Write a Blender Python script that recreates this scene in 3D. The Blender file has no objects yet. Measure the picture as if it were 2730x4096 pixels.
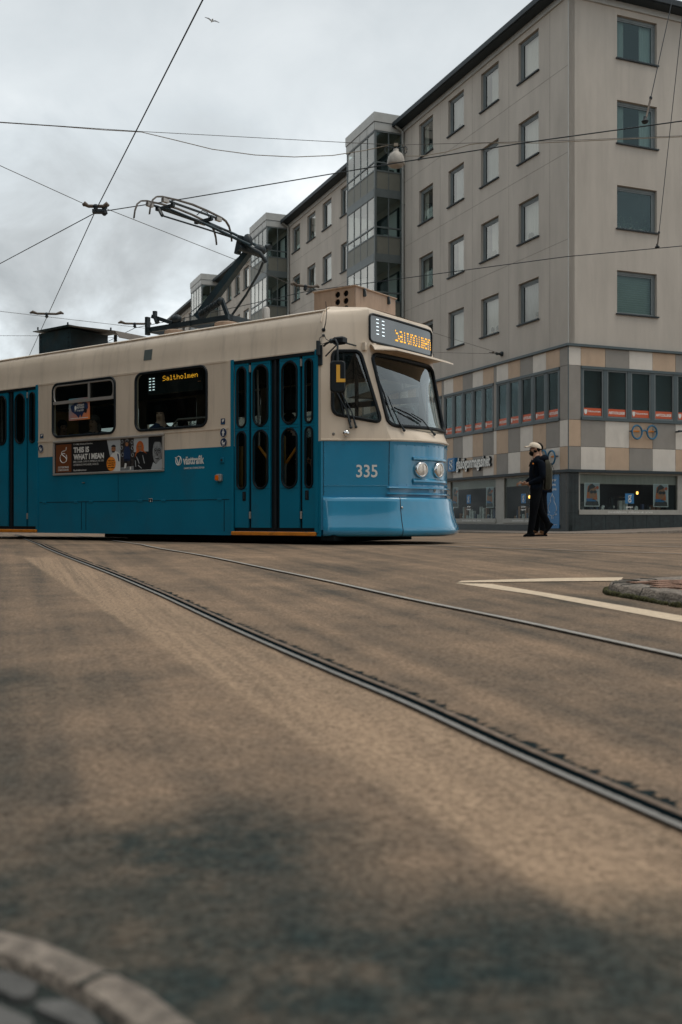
import bpy, math, random
from mathutils import Vector, Matrix
from mathutils.geometry import delaunay_2d_cdt
R = math.radians
scene = bpy.context.scene
col = scene.collection
random.seed(7)

# ------------------------------------------------------------------ camera, world, sun, exposure
cam_data = bpy.data.cameras.new("camera")
cam_data.sensor_fit = 'VERTICAL'; cam_data.sensor_height = 36.0; cam_data.sensor_width = 24.0
cam_data.lens = 35.0
cam_data.shift_y = 30.0 / 4096.0
cam_data.clip_start = 0.05; cam_data.clip_end = 3000.0
cam_data.dof.use_dof = True; cam_data.dof.focus_distance = 14.0; cam_data.dof.aperture_fstop = 2.8
cam = bpy.data.objects.new("camera", cam_data); col.objects.link(cam)
cam.location = (0, 0, 0.34); cam.rotation_euler = (R(90), 0, 0)
scene.camera = cam

SUN_DIR = Vector((0.30, -0.10, 1.0)).normalized()
world = bpy.data.worlds.new("World"); scene.world = world; world.use_nodes = True
nt = world.node_tree; N = nt.nodes; L = nt.links; N.clear()
out = N.new('ShaderNodeOutputWorld'); bg = N.new('ShaderNodeBackground'); bg.inputs['Strength'].default_value = 0.1
sky = N.new('ShaderNodeTexSky'); sky.sky_type = 'NISHITA'; sky.sun_disc = False
sky.sun_elevation = math.asin(SUN_DIR.z); sky.sun_rotation = math.atan2(SUN_DIR.x, SUN_DIR.y)
sky.dust_density = 3.0
tc = N.new('ShaderNodeTexCoord')
sep = N.new('ShaderNodeSeparateXYZ'); L.new(tc.outputs['Generated'], sep.inputs[0])
def wmath(op, a, b=None, cl=False):
    n = N.new('ShaderNodeMath'); n.operation = op; n.use_clamp = cl
    for i, v in enumerate((a, b)):
        if v is None: continue
        if isinstance(v, (int, float)): n.inputs[i].default_value = v
        else: L.new(v, n.inputs[i])
    return n.outputs[0]
n1 = N.new('ShaderNodeTexNoise'); n1.inputs['Scale'].default_value = 2.1; n1.inputs['Detail'].default_value = 8; n1.inputs['Roughness'].default_value = 0.5
n1.inputs['Distortion'].default_value = 0.2
mpv = N.new('ShaderNodeMapping'); mpv.inputs['Scale'].default_value = (1, 1, 1.35); mpv.inputs['Location'].default_value = (0.35, 0.1, 0.2); L.new(tc.outputs['Generated'], mpv.inputs[0])
L.new(mpv.outputs[0], n1.inputs['Vector'])
n2 = N.new('ShaderNodeTexNoise'); n2.inputs['Scale'].default_value = 7.0; n2.inputs['Detail'].default_value = 8; n2.inputs['Roughness'].default_value = 0.57
n2.inputs['Distortion'].default_value = 0.35
L.new(mpv.outputs[0], n2.inputs['Vector'])
# a heavier bank of broken grey cloud low in the north-west
def blob(d, rad):
    vd = N.new('ShaderNodeVectorMath'); vd.operation = 'DISTANCE'; L.new(tc.outputs['Generated'], vd.inputs[0]); vd.inputs[1].default_value = Vector(d).normalized()
    return wmath('SUBTRACT', 1.0, wmath('DIVIDE', vd.outputs['Value'], rad), True)
bank = wmath('MAXIMUM', blob((-0.155, 1, 0.245), 0.17), wmath('MULTIPLY', blob((-0.34, 1, 0.275), 0.13), 0.8))
bank = wmath('MULTIPLY', bank, 1.25, True)
low = wmath('SUBTRACT', 1.0, wmath('MULTIPLY', sep.outputs['Z'], 2.6), True)
amp = wmath('ADD', 0.14, wmath('MULTIPLY', low, 2.2))
t1 = wmath('MULTIPLY', wmath('SUBTRACT', n1.outputs['Fac'], 0.5), 0.40)
t2 = wmath('MULTIPLY', wmath('MULTIPLY', wmath('SUBTRACT', n2.outputs['Fac'], 0.5), amp), 1.25)
mixn = wmath('ADD', wmath('ADD', 0.60, t1), t2)
mixn = wmath('SUBTRACT', mixn, wmath('MULTIPLY', bank, 0.20))
ramp = N.new('ShaderNodeValToRGB'); L.new(mixn, ramp.inputs[0])
e = ramp.color_ramp.elements
e[0].position = 0.05; e[0].color = (0.20, 0.215, 0.22, 1)
e[1].position = 0.76; e[1].color = (0.84, 0.875, 0.885, 1)
q = e.new(0.40); q.color = (0.42, 0.445, 0.452, 1)
q = e.new(0.58); q.color = (0.58, 0.625, 0.645, 1)
# overcast: the zenith is a little heavier than the belt above the roofs
zen = N.new('ShaderNodeMapRange'); zen.inputs['From Min'].default_value = 0.25; zen.inputs['From Max'].default_value = 0.52
zen.inputs['To Min'].default_value = 9.6; zen.inputs['To Max'].default_value = 6.9; L.new(sep.outputs['Z'], zen.inputs['Value'])
sc_ = N.new('ShaderNodeVectorMath'); sc_.operation = 'SCALE'; L.new(ramp.outputs['Color'], sc_.inputs[0]); L.new(zen.outputs[0], sc_.inputs['Scale'])
mx = N.new('ShaderNodeMix'); mx.data_type = 'RGBA'; mx.inputs['Factor'].default_value = 0.93
L.new(sky.outputs[0], mx.inputs['A']); L.new(sc_.outputs[0], mx.inputs['B'])
L.new(mx.outputs['Result'], bg.inputs['Color']); L.new(bg.outputs[0], out.inputs['Surface'])

sd = bpy.data.lights.new("sun", 'SUN'); sd.energy = 0.95; sd.angle = R(30); sd.color = (1.0, 0.90, 0.78)
so = bpy.data.objects.new("sun", sd); col.objects.link(so)
so.rotation_euler = SUN_DIR.to_track_quat('Z', 'Y').to_euler()
so.location = (0, 0, 40)

scene.view_settings.view_transform = 'Standard'; scene.view_settings.look = 'None'
scene.view_settings.gamma = 1.0; scene.view_settings.exposure = 0.55
scene.render.engine = 'CYCLES'
scene.cycles.max_bounces = 8; scene.cycles.transparent_max_bounces = 16
scene.cycles.use_denoising = True
scene.cycles.caustics_reflective = False; scene.cycles.caustics_refractive = False

# ------------------------------------------------------------------ materials
M = {}
def pm(name, color, rough=0.6, metal=0.0, spec=0.5, var=0.12, vscale=3.0, bump=0.0, bscale=60.0, coat=0.0, emit=None, estr=0.0, streak=None):
    m = bpy.data.materials.new(name); m.use_nodes = True
    t = m.node_tree; b = t.nodes['Principled BSDF']
    b.inputs['Roughness'].default_value = rough; b.inputs['Metallic'].default_value = metal
    b.inputs['Specular IOR Level'].default_value = spec; b.inputs['Coat Weight'].default_value = coat
    b.inputs['Coat Roughness'].default_value = 0.06
    c0 = tuple(max(0.0, v * (1 - var)) for v in color); c1 = tuple(min(1.0, v * (1 + var)) for v in color)
    co = t.nodes.new('ShaderNodeTexCoord'); no = t.nodes.new('ShaderNodeTexNoise')
    no.inputs['Scale'].default_value = vscale; no.inputs['Detail'].default_value = 6; no.inputs['Roughness'].default_value = 0.6
    src = co.outputs['Object']
    if streak:
        mp = t.nodes.new('ShaderNodeMapping'); mp.inputs['Scale'].default_value = streak; t.links.new(src, mp.inputs[0]); src = mp.outputs[0]
    t.links.new(src, no.inputs['Vector'])
    rp = t.nodes.new('ShaderNodeValToRGB'); rp.color_ramp.elements[0].position = 0.3; rp.color_ramp.elements[1].position = 0.7
    rp.color_ramp.elements[0].color = (*c0, 1); rp.color_ramp.elements[1].color = (*c1, 1)
    t.links.new(no.outputs['Fac'], rp.inputs[0]); t.links.new(rp.outputs[0], b.inputs['Base Color'])
    if bump:
        bn = t.nodes.new('ShaderNodeTexNoise'); bn.inputs['Scale'].default_value = bscale; bn.inputs['Detail'].default_value = 4
        t.links.new(co.outputs['Object'], bn.inputs['Vector'])
        bp = t.nodes.new('ShaderNodeBump'); bp.inputs['Strength'].default_value = bump; bp.inputs['Distance'].default_value = 0.02
        t.links.new(bn.outputs['Fac'], bp.inputs['Height']); t.links.new(bp.outputs[0], b.inputs['Normal'])
    if emit:
        b.inputs['Emission Color'].default_value = (*emit, 1); b.inputs['Emission Strength'].default_value = estr
    M[name] = m; return m
def glass(name, tint, refl0, power=4.0, rough=0.0, wav=0.0, gc=(0.9, 0.95, 0.95)):
    m = bpy.data.materials.new(name); m.use_nodes = True; t = m.node_tree; t.nodes.clear()
    o = t.nodes.new('ShaderNodeOutputMaterial'); mi = t.nodes.new('ShaderNodeMixShader')
    tr = t.nodes.new('ShaderNodeBsdfTransparent'); tr.inputs[0].default_value = (*tint, 1)
    gl = t.nodes.new('ShaderNodeBsdfGlossy'); gl.inputs['Roughness'].default_value = rough; gl.inputs['Color'].default_value = (*gc, 1)
    lw = t.nodes.new('ShaderNodeLayerWeight'); lw.inputs[0].default_value = 0.5
    pw = t.nodes.new('ShaderNodeMath'); pw.operation = 'POWER'; pw.inputs[1].default_value = power; t.links.new(lw.outputs['Facing'], pw.inputs[0])
    ma = t.nodes.new('ShaderNodeMath'); ma.operation = 'MULTIPLY_ADD'; ma.inputs[1].default_value = 1 - refl0; ma.inputs[2].default_value = refl0
    ma.use_clamp = True; t.links.new(pw.outputs[0], ma.inputs[0])
    if wav:
        co = t.nodes.new('ShaderNodeTexCoord'); bn = t.nodes.new('ShaderNodeTexNoise'); bn.inputs['Scale'].default_value = 1.3
        t.links.new(co.outputs['Object'], bn.inputs['Vector'])
        bp = t.nodes.new('ShaderNodeBump'); bp.inputs['Strength'].default_value = wav; bp.inputs['Distance'].default_value = 0.02
        t.links.new(bn.outputs['Fac'], bp.inputs['Height']); t.links.new(bp.outputs[0], gl.inputs['Normal'])
    t.links.new(ma.outputs[0], mi.inputs[0]); t.links.new(tr.outputs[0], mi.inputs[1]); t.links.new(gl.outputs[0], mi.inputs[2])
    t.links.new(mi.outputs[0], o.inputs[0]); M[name] = m; return m

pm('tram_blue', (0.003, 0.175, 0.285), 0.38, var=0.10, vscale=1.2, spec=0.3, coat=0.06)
pm('tram_blue_gloss_lit', (0.030, 0.265, 0.455), 0.2, var=0.08, vscale=2.0, coat=0.9)  # front blue lightened: brightness of the reflected sky is put into the colour
pm('tram_cream', (0.715, 0.61, 0.485), 0.38, var=0.10, vscale=1.1, coat=0.2, streak=(1, 1, 0.35))
pm('black_rubber', (0.006, 0.011, 0.015), 0.5, var=0.2, spec=0.3)
pm('black_metal', (0.012, 0.022, 0.028), 0.5, var=0.3, vscale=8)
pm('dark_teal_metal', (0.015, 0.035, 0.045), 0.5, var=0.3, vscale=6)
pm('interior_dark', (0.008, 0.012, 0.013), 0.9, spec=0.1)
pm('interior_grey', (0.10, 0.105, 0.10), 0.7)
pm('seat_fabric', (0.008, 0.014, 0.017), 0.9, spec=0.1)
pm('steel', (0.42, 0.41, 0.39), 0.30, metal=0.9, var=0.15, vscale=9)
pm('chrome', (0.75, 0.75, 0.74), 0.08, metal=1.0, var=0.03)
pm('aluminium', (0.42, 0.40, 0.37), 0.4, metal=0.4, var=0.08)
pm('orange_paint', (0.72, 0.24, 0.02), 0.45, var=0.12, vscale=8)
pm('yellow_rail', (0.70, 0.26, 0.02), 0.35)
pm('ochre_panel', (0.30, 0.15, 0.015), 0.6)
pm('sign_black', (0.020, 0.028, 0.030), 0.25, var=0.05)
pm('led_amber', (0.6, 0.3, 0.02), 0.5, emit=(1.0, 0.46, 0.03), estr=1.05, var=0.0)
pm('led_white', (0.7, 0.8, 0.85), 0.5, emit=(0.80, 0.95, 1.0), estr=0.9, var=0.0)
pm('tan_box', (0.38, 0.27, 0.195), 0.6, var=0.14, vscale=5, streak=(1, 1, 0.4))
pm('brown_sheet', (0.115, 0.098, 0.082), 0.6, var=0.25, vscale=5)
pm('white_print', (0.72, 0.72, 0.68), 0.5, var=0.02)
pm('navy_print', (0.012, 0.03, 0.085), 0.5, var=0.05)
pm('black_print', (0.008, 0.010, 0.013), 0.45, var=0.05)
pm('brown_print', (0.165, 0.048, 0.012), 0.5, var=0.05)
pm('orange_print', (0.85, 0.27, 0.02), 0.5, var=0.03)
pm('yellow_print', (0.80, 0.43, 0.05), 0.5, var=0.05)
pm('red_print', (0.55, 0.085, 0.02), 0.5, var=0.05)
pm('sky_print', (0.42, 0.45, 0.46), 0.5, var=0.05)
pm('grey_print', (0.23, 0.245, 0.25), 0.5, var=0.5, vscale=9)
pm('dark_print', (0.035, 0.03, 0.028), 0.5, var=0.9, vscale=22)
pm('skin_print', (0.36, 0.16, 0.075), 0.5, var=0.2, vscale=14)
pm('ginger_print', (0.52, 0.12, 0.02), 0.5, var=0.2, vscale=14)
pm('blue_print', (0.012, 0.15, 0.35), 0.45, var=0.05)
pm('teal_print', (0.10, 0.22, 0.27), 0.5, var=0.25, vscale=7)
pm('vent_grey', (0.10, 0.125, 0.12), 0.6)
pm('lens_amber', (0.8, 0.16, 0.01), 0.15, var=0.05)
pm('lamp_glass', (0.75, 0.70, 0.62), 0.12, var=0.2, vscale=30, spec=0.8)
pm('wheel_steel', (0.02, 0.022, 0.024), 0.6, metal=0.3)
glass('tram_glass', (0.58, 0.64, 0.62), 0.05, 4.5)
glass('windscreen_glass', (0.74, 0.77, 0.76), 0.16, 3.0)
glass('cab_glass', (0.62, 0.66, 0.66), 0.12, 4.0)
glass('building_glass', (0.72, 0.75, 0.72), 0.16, 3.0, wav=0.05, gc=(0.85, 0.82, 0.76))
glass('facade_glass', (0.50, 0.62, 0.62), 0.07, 4.0, gc=(0.6, 0.8, 0.82))
glass('shop_glass', (0.62, 0.70, 0.70), 0.012, 5.5)

def weather(name, scale, lo, strength, dirt=(0.10, 0.085, 0.065), pos=(0.52, 0.72)):
    """rain streaks and grime worn into the paint of a material"""
    t = M[name].node_tree; b = t.nodes['Principled BSDF']; base = b.inputs['Base Color'].links[0].from_socket
    co = t.nodes.new('ShaderNodeTexCoord'); mp = t.nodes.new('ShaderNodeMapping'); mp.inputs['Scale'].default_value = scale; t.links.new(co.outputs['Object'], mp.inputs[0])
    n = t.nodes.new('ShaderNodeTexNoise'); n.inputs['Scale'].default_value = 1.0; n.inputs['Detail'].default_value = 7; n.inputs['Roughness'].default_value = .62; t.links.new(mp.outputs[0], n.inputs['Vector'])
    k = t.nodes.new('ShaderNodeMapRange'); k.inputs['From Min'].default_value = pos[0]; k.inputs['From Max'].default_value = pos[1]; k.inputs['To Min'].default_value = lo; k.inputs['To Max'].default_value = strength; t.links.new(n.outputs['Fac'], k.inputs['Value'])
    m = t.nodes.new('ShaderNodeMix'); m.data_type = 'RGBA'; t.links.new(k.outputs[0], m.inputs['Factor']); t.links.new(base, m.inputs['A']); m.inputs['B'].default_value = (*dirt, 1); t.links.new(m.outputs['Result'], b.inputs['Base Color'])
weather('tram_cream', (7, 7, .7), .0, .24, (.20, .165, .13)); weather('tram_blue', (2.2, 2.2, 1.6), .0, .22, (.05, .075, .08)); weather('tram_blue_gloss_lit', (2.5, 2.5, 2.0), .0, .14, (.07, .10, .11))
weather('dark_teal_metal', (4, 4, 3), .0, .5, (.06, .05, .04)); weather('tan_box', (9, 9, 1.2), .0, .45, (.16, .11, .08)); weather('orange_paint', (9, 9, 30), .0, .5, (.08, .05, .03))

# ------------------------------------------------------------------ helpers
def tag(o, label=None, cat=None, group=None, kind=None):
    if label: o['label'] = label
    if cat: o['category'] = cat
    if group: o['group'] = group
    if kind: o['kind'] = kind
    return o
def thing(name, label, cat, loc=(0, 0, 0), rz=0.0, group=None):
    o = bpy.data.objects.new(name, None); col.objects.link(o); o.empty_display_size = 0.2
    o.location = loc; o.rotation_euler = (0, 0, rz)
    return tag(o, label, cat, group)
class MB:
    def __init__(s): s.v = []; s.f = []; s.m = []; s.names = []
    def mi(s, name):
        if name not in s.names: s.names.append(name)
        return s.names.index(name)
    def add(s, vs, fs, mat):
        b = len(s.v); k = s.mi(mat); s.v += [tuple(p) for p in vs]
        for f in fs: s.f.append(tuple(i + b for i in f)); s.m.append(k)
        return s
    def box(s, x0, x1, y0, y1, z0, z1, mat):
        x0, x1 = min(x0, x1), max(x0, x1); y0, y1 = min(y0, y1), max(y0, y1); z0, z1 = min(z0, z1), max(z0, z1)
        return s.add([(x0,y0,z0),(x1,y0,z0),(x1,y1,z0),(x0,y1,z0),(x0,y0,z1),(x1,y0,z1),(x1,y1,z1),(x0,y1,z1)],
            [(0,3,2,1),(4,5,6,7),(0,1,5,4),(1,2,6,5),(2,3,7,6),(3,0,4,7)], mat)
    def bbox(s, x0, x1, y0, y1, z0, z1, mat, r=0.01):   # bevelled box
        x0, x1 = min(x0, x1), max(x0, x1); y0, y1 = min(y0, y1), max(y0, y1); z0, z1 = min(z0, z1), max(z0, z1)
        def rr(d, z):
            x_0, x_1, y_0, y_1 = x0 + d, x1 - d, y0 + d, y1 - d; q = r * 0.7
            return [(x_0+q,y_0,z),(x_1-q,y_0,z),(x_1,y_0+q,z),(x_1,y_1-q,z),(x_1-q,y_1,z),(x_0+q,y_1,z),(x_0,y_1-q,z),(x_0,y_0+q,z)]
        rings = [rr(r, z0), rr(0, z0 + r), rr(0, z1 - r), rr(r, z1)]
        return s.loft(rings, mat, closed=True, caps=True)
    def loft(s, rings, mat, closed=True, caps=False):
        n = len(rings[0]); vs = [p for q in rings for p in q]; fs = []
        for i in range(len(rings) - 1):
            for j in range(n if closed else n - 1):
                a = i*n + j; b = i*n + (j+1) % n
                fs.append((a, b, b + n, a + n))
        if caps: fs.append(tuple(range(n))[::-1]); fs.append(tuple((len(rings)-1)*n + j for j in range(n)))
        return s.add(vs, fs, mat)
    def tube(s, pts, r, mat, n=6, closed=False, caps=True):
        P = [Vector(p) for p in pts]; rings = []; m = len(P); prev = None
        for i in range(m):
            if closed: t = P[(i+1) % m] - P[i-1]
            else: t = P[min(i+1, m-1)] - P[max(i-1, 0)]
            t = t.normalized() if t.length > 1e-9 else Vector((0, 0, 1))
            if prev is None:
                u = Vector((0, 0, 1)) if abs(t.z) < 0.9 else Vector((1, 0, 0))
            else: u = prev
            u = (u - t * u.dot(t)); u = u.normalized() if u.length > 1e-6 else t.orthogonal().normalized()
            prev = u; w = t.cross(u); rr = r[i] if isinstance(r, (list, tuple)) else r
            rings.append([tuple(P[i] + (u*math.cos(2*math.pi*k/n) + w*math.sin(2*math.pi*k/n))*rr) for k in range(n)])
        if closed:
            vs = [p for q in rings for p in q]; fs = []
            for i in range(m):
                for j in range(n):
                    a = i*n+j; b = i*n+(j+1) % n; i2 = (i+1) % m
                    fs.append((a, b, i2*n+(j+1) % n, i2*n+j))
            return s.add(vs, fs, mat)
        return s.loft(rings, mat, True, caps)
    def bar(s, p0, p1, w, h, mat, up=(0, 0, 1)):
        p0, p1 = Vector(p0), Vector(p1); t = (p1 - p0).normalized(); u = Vector(up); u = u - t*u.dot(t)
        u = u.normalized() if u.length > 1e-6 else t.orthogonal().normalized(); q = t.cross(u)
        r = lambda p: [tuple(p + q*a*w/2 + u*b*h/2) for a, b in ((-1,-1),(1,-1),(1,1),(-1,1))]
        return s.loft([r(p0), r(p1)], mat, True, True)
    def lathe(s, prof, org, ax, mat, n=16):    # prof: (radius, distance along ax)
        a = Vector(ax).normalized(); u = a.orthogonal().normalized(); w = a.cross(u); o = Vector(org)
        rings = [[tuple(o + a*d + (u*math.cos(2*math.pi*k/n) + w*math.sin(2*math.pi*k/n))*max(r, 1e-4)) for k in range(n)] for r, d in prof]
        return s.loft(rings, mat, True, True)
    def ball(s, c, rad, mat, n=12, m=8, rot=None):
        rings = []
        for i in range(m + 1):
            th = -math.pi/2 + math.pi*i/m; q = []
            for k in range(n):
                p = Vector((rad[0]*max(math.cos(th), 0.02)*math.cos(2*math.pi*k/n), rad[1]*max(math.cos(th), 0.02)*math.sin(2*math.pi*k/n), rad[2]*math.sin(th)))
                if rot: p = rot @ p
                q.append(tuple(Vector(c) + p))
            rings.append(q)
        return s.loft(rings, mat, True, True)
    def poly(s, pts, mat):
        return s.add(pts, [tuple(range(len(pts)))], mat)
    def slab(s, pts, off, mat):     # polygon extruded by the vector off
        n = len(pts); o = Vector(off); top = [tuple(Vector(p) + o) for p in pts]
        fs = [tuple(range(n))[::-1], tuple(range(n, 2*n))] + [(i, (i+1) % n, n + (i+1) % n, n + i) for i in range(n)]
        return s.add(list(pts) + top, fs, mat)
    def build(s, name, parent=None, smooth=None, loc=None):
        me = bpy.data.meshes.new(name); me.from_pydata(s.v, [], s.f)
        for k in s.names: me.materials.append(M[k])
        me.polygons.foreach_set('material_index', s.m); me.update()
        if smooth is not None:
            me.shade_smooth(); me.set_sharp_from_angle(angle=R(smooth))
        o = bpy.data.objects.new(name, me); col.objects.link(o)
        if parent: o.parent = parent
        if loc: o.location = loc
        return o
def inpoly(p, poly):
    x, y = p; r = False; n = len(poly); j = n - 1
    for i in range(n):
        xi, yi = poly[i]; xj, yj = poly[j]
        if (yi > y) != (yj > y) and x < (xj - xi)*(y - yi)/(yj - yi) + xi: r = not r
        j = i
    return r
def rrect(x0, x1, z0, z1, r, n=5):
    x0, x1 = min(x0, x1), max(x0, x1); z0, z1 = min(z0, z1), max(z0, z1); r = min(r, (x1-x0)/2 - 1e-4, (z1-z0)/2 - 1e-4); o = []
    for cx, cz, a in ((x1-r, z0+r, -90), (x1-r, z1-r, 0), (x0+r, z1-r, 90), (x0+r, z0+r, 180)):
        for k in range(n + 1):
            t = R(a + 90*k/n); o.append((cx + r*math.cos(t), cz + r*math.sin(t)))
    return o
def rquad(pts, r, n=5):      # quadrilateral with rounded corners
    o = []; m = len(pts)
    for i in range(m):
        p = Vector(pts[i]); a = (Vector(pts[i-1]) - p); b = (Vector(pts[(i+1) % m]) - p)
        ra = min(r, a.length*0.45); rb = min(r, b.length*0.45)
        p0 = p + a.normalized()*ra; p2 = p + b.normalized()*rb
        for k in range(n + 1):
            t = k/n; o.append(tuple(p0*(1-t)**2 + p*2*t*(1-t) + p2*t*t))
    return o
def panel(mb, outer, holes, mapf, thick, matf, lines=(), grid=None):
    """sheet with openings: mapf(a, b, depth) -> 3D, matf(a, b) -> material name"""
    vs, es = [], []
    for loop in [outer] + list(holes):
        b = len(vs); n = len(loop); vs += [Vector(p) for p in loop]; es += [(b+i, b+(i+1) % n) for i in range(n)]
    for ln in lines:
        b = len(vs); vs += [Vector(p) for p in ln]; es += [(b+i, b+i+1) for i in range(len(ln)-1)]
    if grid:
        xs = [p[0] for p in outer]; zs = [p[1] for p in outer]
        for i in range(1, grid[0]):
            for j in range(1, grid[1]):
                p = (min(xs) + (max(xs)-min(xs))*i/grid[0], min(zs) + (max(zs)-min(zs))*j/grid[1])
                if inpoly(p, outer) and not any(inpoly(p, h) for h in holes): vs.append(Vector(p))
    V, E, Fc, *_ = delaunay_2d_cdt(vs, es, [], 0, 1e-6)
    tris = []
    for f in Fc:
        cx = sum(V[i][0] for i in f)/len(f); cz = sum(V[i][1] for i in f)/len(f)
        if inpoly((cx, cz), outer) and not any(inpoly((cx, cz), h) for h in holes): tris.append((tuple(f), matf(cx, cz)))
    n = len(V); F3 = [mapf(p[0], p[1], 0.0) for p in V]
    cnt = {}
    for f, m in tris:
        for i in range(len(f)):
            k = (f[i], f[(i+1) % len(f)]); cnt[tuple(sorted(k))] = cnt.get(tuple(sorted(k)), 0) + 1
    base = len(mb.v); mb.v += [tuple(p) for p in F3]
    if thick: mb.v += [tuple(mapf(p[0], p[1], thick)) for p in V]
    for f, m in tris:
        mb.f.append(tuple(base + i for i in f)); mb.m.append(mb.mi(m))
        if thick:
            mb.f.append(tuple(base + n + i for i in f[::-1])); mb.m.append(mb.mi(m))
            for i in range(len(f)):
                a, b = f[i], f[(i+1) % len(f)]
                if cnt[tuple(sorted((a, b)))] == 1:
                    mb.f.append((base+b, base+a, base+n+a, base+n+b)); mb.m.append(mb.mi(m))
    return mb
_txt = {}
def text_geo(s, bold=0.0):
    """flat glyph mesh of a line of writing, height of a capital = 1, starts at x = 0"""
    k = (s, bold)
    if k in _txt: return _txt[k]
    cu = bpy.data.curves.new('lettering', 'FONT'); cu.body = s; cu.size = 1.0; cu.offset = bold; cu.resolution_u = 3
    ob = bpy.data.objects.new('lettering', cu); col.objects.link(ob)
    dg = bpy.context.evaluated_depsgraph_get(); dg.update()
    me = bpy.data.meshes.new_from_object(ob.evaluated_get(dg))
    vs = [tuple(v.co) for v in me.vertices]; fs = [tuple(p.vertices) for p in me.polygons]
    bpy.data.objects.remove(ob); bpy.data.curves.remove(cu); bpy.data.meshes.remove(me)
    x0 = min(v[0] for v in vs); x1 = max(v[0] for v in vs)
    vs = [((v[0]-x0)/0.7, v[1]/0.7) for v in vs]
    _txt[k] = (vs, fs, (x1-x0)/0.7); return _txt[k]
def write(mb, s, mapf, a0, b0, h, mat, width=None, bold=0.0, center=False, flip=False):
    """writes s on a surface; (a0, b0) baseline start, h cap height, width squeezes the line to that width"""
    vs, fs, w = text_geo(s, bold); sx = (width / w) if width else h
    if center: a0 = a0 - sx*w/2*(-1 if flip else 1)
    mb.add([mapf(a0 + (-1 if flip else 1)*x*sx, b0 + y*h) for x, y in vs], fs, mat); return mb
FONT57 = {
 'S': ("01111","10000","10000","01110","00001","00001","11110"), 'a': ("00000","00000","01110","00001","01111","10001","01111"),
 'l': ("01100","00100","00100","00100","00100","00100","01110"), 't': ("01000","01000","11100","01000","01000","01001","00110"),
 'h': ("10000","10000","10110","11001","10001","10001","10001"), 'o': ("00000","00000","01110","10001","10001","10001","01110"),
 'm': ("00000","00000","11010","10101","10101","10101","10101"), 'e': ("00000","00000","01110","10001","11111","10000","01110"),
 'n': ("00000","00000","10110","11001","10001","10001","10001")}
def led(mb, s, mapf, a0, b0, width, height, rows, mat):
    n = len(s)*6 - 1; px = width/n; pz = height/7
    for ci, ch in enumerate(s):
        for r_ in range(7):
            if r_ not in rows: continue
            for c_ in range(5):
                if FONT57[ch][r_][c_] == '1':
                    a = a0 + (ci*6 + c_)*px; b = b0 + (6 - r_)*pz
                    mb.poly([mapf(a, b), mapf(a + px*0.86, b), mapf(a + px*0.86, b + pz*0.62), mapf(a, b + pz*0.62)], mat)
def ellipse(cx, cz, rx, rz, n=24, a0=0, a1=360):
    return [(cx + rx*math.cos(R(a0 + (a1-a0)*k/n)), cz + rz*math.sin(R(a0 + (a1-a0)*k/n))) for k in range(n)]
# ------------------------------------------------------------------ tram
TRAM_LOC = (-0.267, 13.3, 0.0); TRAM_RZ = math.atan2(-0.590, 0.807)
WB = 2.65          # body width
BELT = 1.39        # where blue meets cream
tram = thing('tram', 'blue and cream tram numbered 335 turning at the crossing', 'tram', TRAM_LOC, TRAM_RZ)
def blue_cream(a, z): return 'tram_blue' if z < BELT else 'tram_cream'
PROF = [(0.0, 2.62), (0.006, 2.64), (0.02, 2.80), (0.045, 2.98), (0.075, 3.08), (0.125, 3.15), (0.20, 3.195), (0.34, 3.225), (0.70, 3.27), (1.325, 3.31)]
def yprof(z):
    if z <= 2.62: return 0.0
    for (y0, z0), (y1, z1) in zip(PROF, PROF[1:]):
        if z <= z1: return y0 + (y1-y0)*(z-z0)/(z1-z0)
    return 1.325
#NOSE-BEGIN
LEV = [(0.05,.72,.575,1.0),(1.36,.72,.575,1.0),(1.40,.735,.58,1.02),(1.43,.73,.58,1.01),(1.53,.685,.57,.935),(2.62,.45,.50,.50),(2.66,.45,.50,.47),(3.12,.44,.50,.46),(3.18,.42,.51,.44),(3.22,.37,.53,.39)]
def _lev(z):
    z=min(max(z,LEV[0][0]),LEV[-1][0])
    for p,q in zip(LEV,LEV[1:]):
        if z<=q[0]:
            t=(z-p[0])/(q[0]-p[0]); return tuple(p[i]+(q[i]-p[i])*t for i in (1,2,3))
    return LEV[-1][1:]
def _yp(z):
    return 0.0 if z<2.62 else (0.02*(z-2.62)/.18 if z<2.8 else (0.02+.025*(z-2.8)/.18 if z<2.98 else (0.045+.03*(z-2.98)/.1 if z<3.08 else (0.075+.05*(z-3.08)/.07 if z<3.15 else .125+.1*(z-3.15)/.07))))
def nose_side(a,z,d=0.0,far=False):
    fc,lc,fm=_lev(z); y0=_yp(z)
    x=fc*a; y=y0+(lc-y0)*a
    n=math.hypot(lc-y0,fc); nx,ny=(lc-y0)/n,-fc/n
    x-=nx*d; y-=ny*d
    if far: y=2.65-y
    return (x,y,z)
def nose_front(b,z,d=0.0):
    fc,lc,fm=_lev(z); u=2*b-1
    x=fc+(fm-fc)*(1-u*u); y=lc+(2.65-2*lc)*b
    s=-(fm-fc)*2*u*2/(2.65-2*lc); n=math.hypot(1,s)
    return (x-d/n, y+d*s/n, z)
#NOSE-END
XB = -9.2
DOORS = [(-1.5918, -0.0719), (-6.0447 - 1.53, -6.0447)]
WINS = [(-3.6047, -2.0979, 1.7122, 2.5768), (-5.6189, -4.088, 1.6948, 2.5425)]
WZ0, WZ1 = 1.715, 2.585
DZ0, DZ1 = 0.175, 2.60
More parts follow.
